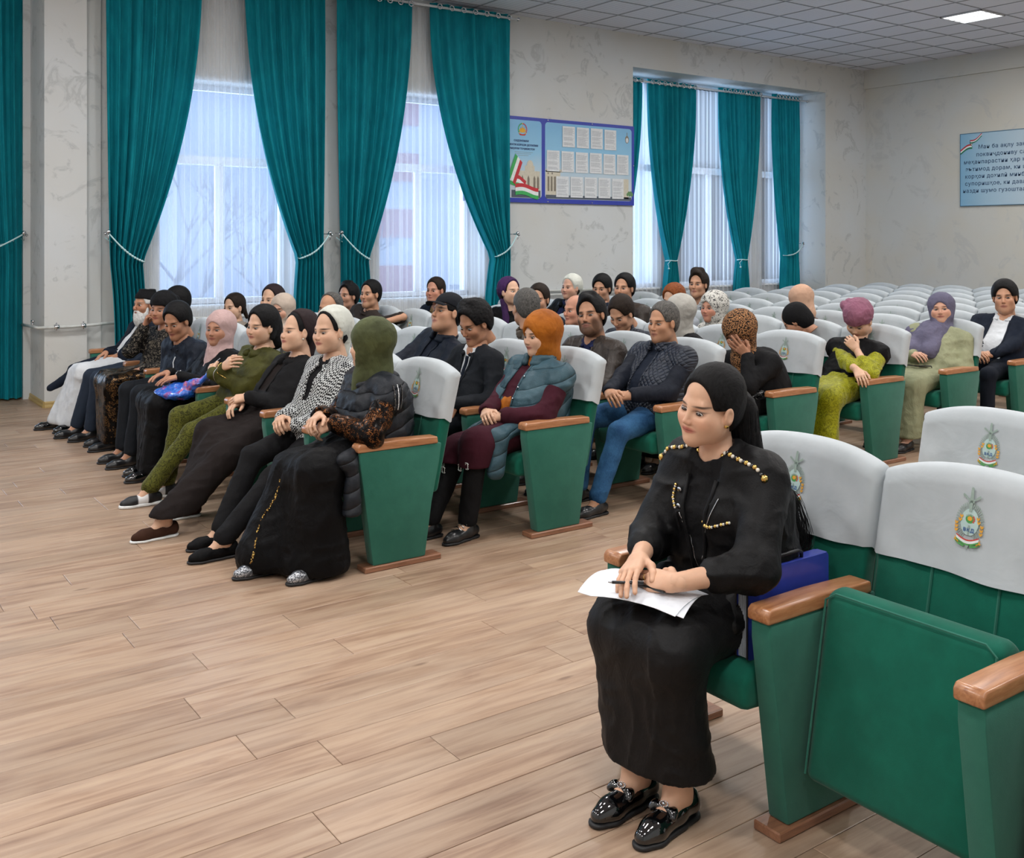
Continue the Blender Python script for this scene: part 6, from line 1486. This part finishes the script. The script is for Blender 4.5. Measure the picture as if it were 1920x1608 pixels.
# ---------------------------------------------------------------- row 4
def leo_x(c):
    f, l, T, C, NB = c['f'], c['l'], c['T'], c['C'], c['NB']; H, M, hs = c['H'], c['M'], c['hs']
    drape(c, [cone(H+M@A3(.05, 0, -.10)*hs, C+f*.16, .055, .06), cone(C+f*.16, c['B']+f*.17, .06, .045)], LEO, 'scarf_end', .011, .03, .008, (18, 18, 8))
    K = c['K']; drape(c, [cone(K['L'][0]+A3(.05, .05, .06), K['L'][1]+A3(-.02, .04, .04), .05, .05), cone(K['L'][1]+A3(-.02, .04, .02), K['L'][1]+A3(.04, .03, -.28), .045, .06)], pattern('black_sequin', 'sequin', '060607', '1c1c1e', 'a0a0a0', scale=180), 'sequin_skirt_panel', .012, cutz=.18)
person('woman in leopard print hijab and black coat covering her face with one hand', 4, 0, (1387, 624), look=(18, 38, 0), tyaw=6, kind='fp', skn=SKT, top=('coat', C_BLK), bottom='dress', bmat=C_BLK, gear=[('hijab', LEO, .2, 'headscarf', 1.1)], girth=1.4, sw=.205, bust=.08, arms={'base': 'thigh', 'L': ('F', (.115, .075, -.085), (.10, -.50, .90), (.85, .45, .2), .1, .3, .9), 'pole': {'L': (.2, .5, -1)}}, vt=.0125, extra=leo_x, hs=1.1, legs={'L': (.50, .12, .1, 0), 'R': (.5, -.06, .1, 0)}, handvox=.0042)
def ringmotif(c):
    mb = MB(); p = c['SL']+c['l']*.078-c['f']*.0-c['T']*.04
    for (dx_, dz_) in ((0, 0), (.04, -.11), (-.07, -.06)):
        for s_ in (1, -1):
            ctr = p+c['f']*(dx_+s_*.012)-c['T']*(-dz_); mb.tube([tuple(ctr+c['f']*.020*math.cos(a_)*s_+c['T']*.022*math.sin(a_)+c['l']*(.004-.02*abs(dz_))) for a_ in np.linspace(.8, 5.5, 12)], .0035, 5)
    mb.build('ring_motif', cloth('cream_thread', 'b9a98a', .7), c['root'], True)
person('woman in pale grey scarf and black coat with ring motifs', 4, 1, (1272, 585), look=(-75, 5, 0), tyaw=-30, kind='fp', skn=SKF, top=('patterned_coat', C_BLK), bottom='dress', bmat=C_BLK, gear=[('hijab', SC_GRY, .4)], girth=1.25, sw=.2, vt=.014,
       extra=lambda c: ringmotif(c))

person('young man in navy body warmer with white sleeves looking down', 4, 2, (1165, 588), look=(14, 38, 0), tyaw=0, kind='m', skn=SKM, top=('body_warmer', J_NAVYQ), sleeve_mat=C_WHITE, openv=(.2, .02, .05), shirt=('white_shirt', C_WHITE), bottom='trousers', bmat=C_SUIT, gear=[('hair', HBR, .010)], girth=1.2, sw=.2, collar='stand', vt=.0145)
person('bald man whose profile shows left of the bearded man', 4, 3, (1078, 582), look=(0, 8, 0), kind='m', skn=SKR, top=('jacket', C_GREY), bottom='trousers', bmat=C_SUIT, vt=.018, hs=1.0)
person('dark-haired man half hidden behind the greying cropped head', 4, 4, (1010, 562), look=(38, 10, 0), kind='m', skn=SKM, top=('jacket', C_NAVY), bottom='trousers', bmat=C_SUIT, gear=[('hair', HBR, .009)], vt=.018)
person('woman in deep purple headscarf looking over her shoulder towards the right', 4, 5, (957, 548), look=(92, 0, 0), tyaw=30, kind='fp', skn=SKF, top=('jacket', V_BLK), bottom='dress', bmat=C_BLK, gear=[('scarfback', SC_PURP, True, 1.08, .02, HBR)], vt=.016, extra=lambda c: drape(c, [cone(c['H']+c['M']@A3(-.06, -.03, -.08), c['C']+c['f']*.10, .05, .035)], SC_PURP, 'scarf_end', .013))
person('ruddy short haired man in dark blue jacket before second window', 4, 7, (816, 545), look=(26, 6, 0), tyaw=8, kind='mf', skn=SKR, top=('jacket', C_NAVY), openv=(.3, .02, .05), shirt=('tan_shirt', cloth('tan_shirt_cloth', '8a7452', .8)), bottom='trousers', bmat=C_SUIT, gear=[('hair', HBR, .006)], girth=1.3, sw=.23, collar='shirt', vt=.016)
# ---------------------------------------------------------------- row 5
person('woman in white headscarf and dark fur-edged jacket near the wall pipe', 5, 6, (1070, 540), look=(12, 4, 0), kind='fp', skn=SKF2, top=('jacket', V_BLK), openv=(.3, .03, .06), shirt=('blue_top', C_DBL), bottom='dress', bmat=C_BLK, gear=[('scarfback', SC_WH, True, 1.08, .03, HBR)], collar='hood', vt=.017, dy=-.1)
person('young man with black fringe beside the white headscarf, looking down', 5, 5, (1128, 541), look=(28, 12, 0), kind='m', skn=SKM, top=('jacket', C_NAVY), bottom='trousers', bmat=C_SUIT, gear=[('hair', HB_, .013, 0, True, 0, True, None, -.07, .02)], vt=.018)
person('black haired man in dark brown jacket, below the notice board corner', 5, 4, (1170, 541), look=(24, 4, 0), kind='m', skn=SKM, top=('jacket', BROWNJ), bottom='trousers', bmat=C_SUIT, gear=[('hair', HB_, .012)], girth=1.2, sw=.205, collar='shirt', vt=.017)
person('auburn-haired person hidden behind the pale grey scarf', 5, 3, (1263, 562), look=(10, 20, 0), kind='fp', skn=SKF, top=('jacket', C_GREY), bottom='trousers', bmat=C_BLK, gear=[('hair', HOR, .012)], vt=.019)
person('woman in white hijab with black flower print in the fifth row', 5, 2, (1337, 577), look=(2, 8, 0), kind='fp', skn=SKR, top=('blouse', FLORAL), bottom='dress', bmat=C_BLK, gear=[('hijab', FLORAL, .9, 'headscarf', 1.1)], girth=1.25, vt=.015)
def knit_x(c):
    g = Grid(hl(c, [ell((-.030, 0, .035), (.108, .100, .100), k=.02), cone((-.03, 0, .0), (-.05, 0, -.03), .085, k=.03)]), .008, k=.02); g.disp(folds(3, .002, (90, 90, 90))); V, F = g.mesh(); split_build('h', V, F, None, {0: ('knitted_cap', C_BLK)}, c['root'])
    drape(c, [cone(c['NB'], c['NB']-c['T']*.10+c['l']*.10, .07, .06), cone(c['NB'], c['NB']-c['T']*.10-c['l']*.10, .07, .06), cone(c['NB'], c['C']-c['f']*.02, .075, .09)], C_CREAM, 'shawl', .013)
person('person in round black knitted cap and cream shawl, head bowed', 5, 1, (1492, 601), look=(-60, 48, 0), tyaw=-30, kind='fp', skn=SKT, top=('jacket', V_BLK), bottom='dress', bmat=C_BLK, extra=knit_x, vt=.015, girth=1.2)
person('woman in yellow green velvet dress and mauve turban, head bowed', 5, 0, (1610, 600), look=(12, 46, -4), tyaw=4, kind='fp', skn=SKF, top=('black_vest', V_BLK), sleeve_mat=YELV, bottom='dress', bmat=YELV, gear=[('hair', HB_, .006), ('turban', SC_MAUVE, (-.035, -.085, .095), .040, 1.08, .030, None, .008)], girth=1.12, sw=.19, bust=.07, sleeve=.78, puff=.020, sleeve_from=.06,
       arms={'base': 'thigh', 'L': (('P', 1606, 655, .10), (.35, -.55, .75), (.8, .5, .3), 1.2), 'R': (('P', 1607, 694, .24), (.55, .75, -.4), (.3, -.1, .95), .6), 'pole': {'L': (.1, .9, -.9), 'R': (-.3, -.2, -1)}}, legs={'L': (.52, .16, .08, 0), 'R': (.56, -.04, .08, 0)}, skirt_hem=.06, vt=.012, foldamp=.014, hs=1.1, bodyvox=.016)
# ---------------------------------------------------------------- rows 6 and 7
person('man with high dark quiff and slate jacket before recess window', 6, 4, (1309, 534), look=(20, 3, 0), kind='m', skn=SKM, top=('jacket', C_JGREY), openv=(.1, .05, .05), shirt=('white_shirt', C_WHITE), bottom='trousers', bmat=C_SUIT, gear=[('hair', HBR, .012, 0, True, .016)], collar='shirt', vt=.017)
person('woman in peach headscarf and brown coat turned away behind the black knitted cap', 6, 2, (1500, 563), look=(-80, 25, 0), tyaw=-20, kind='fp', skn=SKF, top=('coat', cloth('brown_coat', '5a4239', .8)), bottom='dress', bmat=C_BLK, gear=[('hijab', SC_PEA, .1)], vt=.016, girth=1.25)
def lav_x(c):
    f, l, T, C, NB = c['f'], c['l'], c['T'], c['C'], c['NB']
    drape(c, [cone(NB+f*.05, C+f*.17-l*.05, .08, .08), cone(NB-l*.08, c['B']-l*.12+f*.15, .08, .09), cone(NB+l*.03, c['B']+l*.02+f*.19, .07, .07), cone(NB-l*.06, c['SR']-T*.02, .07, .085)], SC_LAV, 'scarf_drape', .011, .04, .009, (26, 26, 5))
person('woman in lavender hijab and sage green dress, hands clasped', 6, 0, (1765, 580), look=(26, 4, 5), tyaw=16, kind='fp', skn=SKF2, top=('dress_top', SAGE), bottom='dress', bmat=SAGE, gear=[('hijab', SC_LAV, .3, 'headscarf', 1.04)], girth=1.25, sw=.205, bust=.08, puff=.018, arms={'base': 'clasp', 'L': (('P', 1757, 674, .11), (.5, -.85, .05), (.5, .15, .85), .6), 'R': (('P', 1712, 664, -.02), (.5, .85, .05), (.4, -.2, .9), .6)}, vt=.0125, extra=lav_x, foldamp=.013, pelx=.3)
person('young man in navy jacket over white tee near right frame edge', 7, 0, (1884, 558), look=(22, 6, 4), tyaw=12, kind='mf', skn=SKM, top=('jacket', C_NAVY), openv=(.0, .09, .075), shirt=('white_tee', C_WHITE), bottom='trousers', bmat=cloth('dark_navy_trousers', '111722', .8), gear=[('hair', HB_, .016, 0, True, .0, True, None, -.06, .022)], girth=1.35, sw=.22, collar='shirt', arms={'base': 'clasp', 'L': (('P', 1862, 664, .12), (.45, -.88, -.1), (.5, .15, .85), .8), 'R': (('P', 1826, 662, -.0), (.45, .88, -.05), (.4, -.2, .9), .8)}, vt=.013, hs=1.14, pelx=.3, legs={'L': (.46, .18, .1, 4), 'R': (.5, -.2, .1, 0)})
# ================================================================== FOREGROUND WOMAN, FOLDER, PAPERS
FB = (-.12, -2.415)
def fg_x(c):
    f, l, T, C, NB, K, H, M, hs, Pz = c['f'], c['l'], c['T'], c['C'], c['NB'], c['K'], c['H'], c['M'], c['hs'], c['P']
    # long ponytail falling behind her left shoulder
    pts = [(A3(-.085, .0, .045), .040), (A3(-.120, .02, -.02), .046)]
    P0 = [H+M@p*hs for p, r in pts]; q1 = NB-f*.10+l*.035-T*.10; q2 = C-f*.165+l*.05-T*.06; q3 = C-f*.185+l*.06-T*.19; q4 = Pz-f*.18+l*.06+T*.06
    pr = [cone(P0[0], P0[1], .042, .046, k=.03), cone(P0[1], q1, .046, .052, k=.03), cone(q1, q2, .052, .048, k=.03), cone(q2, q3, .048, .038, k=.03), cone(q3, q4, .038, .018, k=.03)]
    g = Grid(pr, .0075, k=.03); g.disp(folds(6, .006, (60, 60, 6))); V, F = g.mesh(); hr = split_build('h', V, F, None, {0: ('hair', HB_)}, c['root'])[0]
    r = random.Random(2); mb = MB()
    path = [P0[1], q1, q2, q3, q4]
    def cat(P, n=5):
        P = [P[0]]+P+[P[-1]]; out = []
        for i in range(1, len(P)-2):
            for j in range(n):
                t_ = j/n; out.append(.5*((2*P[i])+(-P[i-1]+P[i+1])*t_+(2*P[i-1]-5*P[i]+4*P[i+1]-P[i+2])*t_**2+(-P[i-1]+3*P[i]-3*P[i+1]+P[i+2])*t_**3))
        return out+[P[-2]]
    for k in range(110):
        an_ = r.uniform(0, 6.28); st = [p+(f*math.sin(an_+i*.5)+l*math.cos(an_+i*.5))*(.046+r.gauss(0, .007)+.004*i) for i, p in enumerate(path)]+[q4-T*r.uniform(.02, .10)+l*r.gauss(0, .03)+f*r.gauss(0, .02)]
        mb.tube([tuple(p) for p in cat(st)], .0009, 3)
    o = mb.build('hair_strands', HB_, c['root']); o['kind'] = 'stuff'
    # zip lines of the open jacket
    for pts_ in (interp([(.0, .08), (.006, .30), (.02, .46), (.055, .66), (.085, .84)]), interp([(-.012, .30), (-.030, .5), (-.055, .7)])):
        trim_line(c, pts_, SILV, .0020, 'zip')
    for lat in (-.058, ):
        trim_line(c, interp([(-.055, .40), (-.062, .55), (-.068, .70)]), c['jm'], .004, 'seam')
    CH = [GOLD, PEARL, MB_patent]
    studs(c, [(.030, .66), (.065, .65), (.130, .70)], CH, .0058, 'chain_trim', 11)
    studs(c, [(-.092, .86), (-.098, .78), (-.078, .72)], CH, .0052, 'chain_trim', 8)
    for lt, q in ((-.070, .84), (-.060, .74)):
        mb = MB(); p = c['on'](lt, q, .004); mb.tube([tuple(p), tuple(p+f*.003)], .0085, 12); mb.tube([tuple(p+f*.003), tuple(p+f*.0042)], .0035, 8, 1)
        mb.build('snap_button', [SILV, MB_patent], c['root'], True)
    # bows with a jewelled buckle on the patent loafers
    for s_, yw in (('L', 8), ('R', 5)):
        an = K[s_][2]; R_ = np.array(Matrix.Rotation(math.radians(yw), 3, 'Z')); o_ = A3(an[0], an[1], .094)
        Q = lambda x, y, z: tuple(o_+R_@A3(x, y, z))
        bw = [cone(A3(.062, -.034, -.026), A3(.062, .034, -.026), .010, k=.01), cone(A3(.056, -.030, -.022), A3(.072, -.038, -.034), .010, k=.01), cone(A3(.056, .030, -.022), A3(.072, .038, -.034), .010, k=.01)]
        V, F = Grid(xform(bw, R_, o_), .004, k=.01).mesh(); split_build('w', V, F, None, {0: ('bow', MB_patent)}, c['root'])
        mb = MB()
        for i in range(12): a_ = 2*PI*i/12; mb.sphere(Q(.064+.004*math.cos(a_)*2.2, .013*math.sin(a_), -.013+.003*math.cos(a_)*-1), .0028, 5)
        mb.sphere(Q(.064, 0, -.012), .006, 6); mb.build('jewelled_buckle', SILV, c['root'], True)
    # shoulder chains
    mats = CH; full = c['tp_all']
    for sg, S_ in ((1, c['SL']), (-1, c['SR'])):
        mb = MB()
        for i in range(16):
            s = i/15; p = c['ray'](NB+(S_-NB)*(.30+.95*s)+f*(.035+.02*s)+T*.25, -T, .002)
            if p is None: continue
            mb.sphere(tuple(p), (.0065 if i % 3 else .0085) if i < 15 else .0125, 6, i % 3 if i < 15 else 0)
        mb.build('shoulder_chain', mats, c['root'], True)
    # necklineof the black top
    mb = MB()
    # stand-up collar wings
    for sg in (1, -1):
        pr = [cone(NB+l*sg*.055-f*.01+T*.02, NB+l*sg*.070+f*.055-T*.03, .014, .012, k=.02), cone(NB+l*sg*.070+f*.055-T*.03, NB+l*sg*.085+f*.075-T*.10, .012, .014, k=.02), cone(NB+l*sg*.05-f*.05+T*.02, NB+l*sg*.055-f*.01+T*.02, .015, k=.02)]
        V, F = Grid(pr, .006, k=.02).mesh(); split_build('c', V, F, None, {0: ('collar', c['jm'])}, c['root'])
    mb = MB()
    L = c['handL']; p = L['o']+L['R']@A3(.088+.020, -.0095, -.004)*.93
    ax = L['R']@A3(1, 0, -.5); u = nrm(np.cross(ax, L['R']@A3(0, 0, 1))); v = nrm(np.cross(ax, u))
    mb.tube([tuple(p+(u*math.cos(a)+v*math.sin(a))*.0105) for a in np.linspace(0, 2*PI, 14)[:-1]], .0016, 5, close=True); mb.build('ring', GOLD, c['root'], True)
    # jacket hem panels lying over the lap
    for sg, s_ in ((1, 'L'), (-1, 'R')):
        a_, e_, w_ = K[s_]; drape(c, [cone(a_+A3(.0, sg*.06, .05), a_*.6+e_*.4+A3(0, sg*.05, .045), .075, .055), cone(a_*.6+e_*.4+A3(0, sg*.05, .045), a_*.45+e_*.55+A3(0, sg*.07, .02), .05, .03)], c['jm'], 'jacket_hem', .009, .04, .008)
V_FG = cloth('black_velvet_jacket', '0a0a0c', .55, .3, bump=.3, sheen=.12, spec=.2, wr=.3, wscale=14); C_SKIRT = cloth('black_skirt', '0d0d0f', .6, .2, sheen=.08, spec=.25, wr=.35)
M_patfg = MB_patent
SKFG = skin('skin_foreground_woman', 'd6aa8e', 'ab5850', '1f1512', blush=.38, browr=(.0205, .0036), brot=.05)
fgc = person('woman with long black ponytail and black studded jacket in the foreground', 1, 0, (1331, 764), look=(0, 10, -9), tyaw=2, kind='fp', skn=SKFG, top=('jacket', V_FG), openv=(.28, .02, .062), shirt=('black_top', C_BLK), bottom='dress', bmat=C_SKIRT,
    gear=[('hair', HB_, .006, 0, True, 0, True, .0045, -.09, .0), ('earring', GOLD, .0085)], girth=1.16, sw=.165, bust=.085, sleeve=.76, puff=.020, base=FB, pelx=.27, hs=.98,
    arms={'base': 'clasp', 'L': (('P', 1268, 1092, .14), (.30, -.93, -.10), (.55, .15, .80), .4, .5, .3), 'R': (('P', 1199, 1046, -.02), (.78, .40, -.16), (.30, -.2, .90), .3, .2, .3), 'pole': {'L': (-.4, .8, -.7), 'R': (-.4, -.7, -.7)}},
    legs={'L': (.39, .12, .095, 8), 'R': (.42, -.02, .095, 5)}, skirt_hem=.15, shoes='loafer', shoe_mat=M_patfg, vt=.0080, hv=.0030, handvox=.0028, foldamp=.010, bodyvox=.010, eyes=(4, 2), extra=fg_x)

def unz(px, py, z):
    d = unproj(px, py, 0)-A3(-2.286, -4.604, 1.644); d = d/np.linalg.norm(d); C_ = A3(-2.286, -4.604, 1.644); return C_+d*(z-C_[2])/d[2]
# loose sheets on her lap
for i, (cx, cy, rz_, zz, lab) in enumerate(((-.285, -2.44, 14, .668, 'white paper sheet on the lap of the ponytailed woman, upper one under her hands'), (-.300, -2.45, 24, .664, 'white paper sheet on the lap of the ponytailed woman, lower one sticking out'))):
    V = []; n = 8
    for a in range(n+1):
        for b_ in range(n+1):
            u, v_ = a/n-.5, b_/n-.5; V.append((u*.18, v_*.32, .004*math.sin(4*v_+i)-.05*v_*v_-.03*u*u*2+(.012 if v_ > .40 else 0)*i))
    F = [(a*(n+1)+b_, (a+1)*(n+1)+b_, (a+1)*(n+1)+b_+1, a*(n+1)+b_+1) for a in range(n) for b_ in range(n)]
    V2 = [(x, y, z-.0012) for x, y, z in V]; N_ = len(V)
    rim = [a*(n+1) for a in range(n+1)]+[n*(n+1)+b_ for b_ in range(1, n+1)]+[a*(n+1)+n for a in range(n-1, -1, -1)]+[b_ for b_ in range(n-1, 0, -1)]
    FF = F+[tuple(q+N_ for q in f_[::-1]) for f_ in F]+[(rim[q], rim[(q+1) % len(rim)], rim[(q+1) % len(rim)]+N_, rim[q]+N_) for q in range(len(rim))]
    o = link('paper_sheet', mesh('paper_sheet', V+V2, FF), None, plain('paper_white', 'dfe3ea', .6)); o.location = (cx, cy, zz); o.rotation_euler = (0, math.radians(-4), math.radians(rz_)); tag(o, lab, 'paper')
pn = empty('pen', (0, 0, 0), 0, 'dark pen held in the right hand of the ponytailed woman', 'pen')
pa, pb = unproj(1140, 1091, -2.43), unproj(1207, 1093, -2.50); mb = MB(); mb.tube([tuple(pa+(pb-pa)*.12), tuple(pb)], .0045, 8); mb.build('barrel', plain('pen_barrel', '1c1d22', .25), pn, True)
mb = MB(); mb.tube([tuple(pa), tuple(pa+(pb-pa)*.13)], [.0014, .0040], 8); mb.build('tip', SILV, pn, True); mb = MB(); mb.tube([tuple(pb-(pb-pa)*.45+A3(0, 0, .0055)), tuple(pb+A3(0, 0, .0055))], .0012, 5); mb.build('clip', SILV, pn, True)
ph = MB(); ph.box(-.034, .034, -.07, .07, 0, .008); ph = ph.build('mobile_phone', plain('phone_black', '0d0e10', .12, coat=.6), None, bevel=.004); ph.location = (-.29, -2.47, .670); ph.rotation_euler = (math.radians(4), 0, .25); tag(ph, 'black mobile phone under the hands of the ponytailed woman', 'phone')
# blue document case standing beside her
fo_ = empty('document_case', (.11, -2.62, .456), math.radians(1), 'blue plastic document case with black handle beside the ponytailed woman', 'document case')
M_bl = plain('blue_plastic', '2f3f9d', .32, coat=.3); M_bk = plain('black_plastic', '15161a', .4); M_pg = plain('grey_pocket_edges', '9ba3ad', .6)
for sy in (-1, 1):
    mb = MB(); mb.add(*prism([(x, z) for x, z in rrect(-.185, .185, .0, .245, .014)], sy*.020-.0015, sy*.020+.0015)); mb.build('cover', M_bl, fo_)
mb = MB(); mb.box(-.18, .183, -.019, .019, .236, .2455); mb.build('flap', M_bl, fo_, bevel=.003)
for i in range(7):
    mb = MB(); mb.box(-.181, .175, -.016+i*.0048, -.0135+i*.0048, .006, .230); mb.build('pocket', M_pg, fo_)
mb = MB()
for sy in (-1, 1): mb.tube([(-.186, sy*.0205, .005), (-.186, sy*.0205, .24)], .003, 5)
mb.build('binding', M_bk, fo_)
mb = MB(); mb.tube([(-.075, -.006, .243), (-.070, -.010, .262), (-.045, -.016, .272), (.045, -.016, .272), (.070, -.010, .262), (.075, -.006, .243)], .0058, 6); mb.build('handle', M_bk, fo_, True)
# blue carrier bag on the boy's lap
a_, b_ = unproj(296, 750, 2.72), unproj(364, 720, 2.42)
g = Grid([ell((a_+b_)/2, (.15, .17, .05), k=.04), cone(a_, (a_+b_)/2, .03, .055, k=.05), cone((a_+b_)/2, b_, .055, .035, k=.05), cone(b_, b_+A3(.05, -.06, .03), .032, .018, k=.03), cone(b_, b_+A3(.09, -.0, .05), .028, .012, k=.03)], .008, k=.04); g.disp(folds(2, .012, (16, 16, 20))); g.disp(folds(4, .005, (34, 34, 34)))
V, F = g.mesh(); ctr = V.mean(0); bagm, t, b = new_mat('blue_plastic_bag'); co = t.coord(); n_ = t.noise(co, 9, 3, .5, 1.4); t.l.new(t.ramp(n_, [(.40, sr('1f56b8')), (.52, sr('2c6fd0')), (.60, sr('7a4f9c')), (.66, sr('b8506a')), (.74, sr('8fb6e0'))]), b.inputs['Base Color']); b.inputs['Roughness'].default_value = .22; b.inputs['Coat Weight'].default_value = .4
t.l.new(t.bump(t.noise(co, 26, 3, .6, 1.0), .7, .012), b.inputs['Normal'])
be = empty('plastic_bag', tuple(ctr), 0, 'crumpled blue plastic bag on the lap of the boy in the front row', 'bag'); link('bag_body', npmesh('bag_body', V-ctr, F), be, bagm)
V, F = Grid([cone(b_+A3(.03, -.05, .02), b_+A3(.07, -.09, .07), .012, .016, k=.02), cone(b_+A3(.07, -.09, .07), b_+A3(.09, -.04, .03), .014, .012, k=.02)], .006, k=.02).mesh(); link('handle', npmesh('handle', V-ctr, F), be, bagm)
# black handbag on the lap of the woman in lavender
hc = unproj(1728, 690, seat_y(0)-.02); g = Grid([cone(hc+A3(.02, -.09, 0), hc+A3(.02, .09, 0), .035, k=.02), cone(hc+A3(-.06, -.09, -.01), hc+A3(-.06, .09, -.01), .030, k=.06)], .008, k=.05); V, F = g.mesh()
he = empty('handbag', tuple(hc), 0, 'small black handbag on the lap of the woman in lavender hijab', 'handbag'); link('bag_body', npmesh('bag_body', V-hc, F), he, plain('black_leather', '121214', .35, coat=.2))
mb = MB(); mb.tube([(-.02, -.11, .0), (-.07, -.13, .035), (-.12, -.03, .03), (-.12, .06, .03), (-.05, .12, .03), (.0, .11, .0)], .005, 6); mb.build('strap', MATS['black_leather'], he, True); mb = MB(); mb.tube([(-.06, -.08, .027), (-.06, .08, .027)], .003, 5); mb.build('zip', GOLD, he, True)
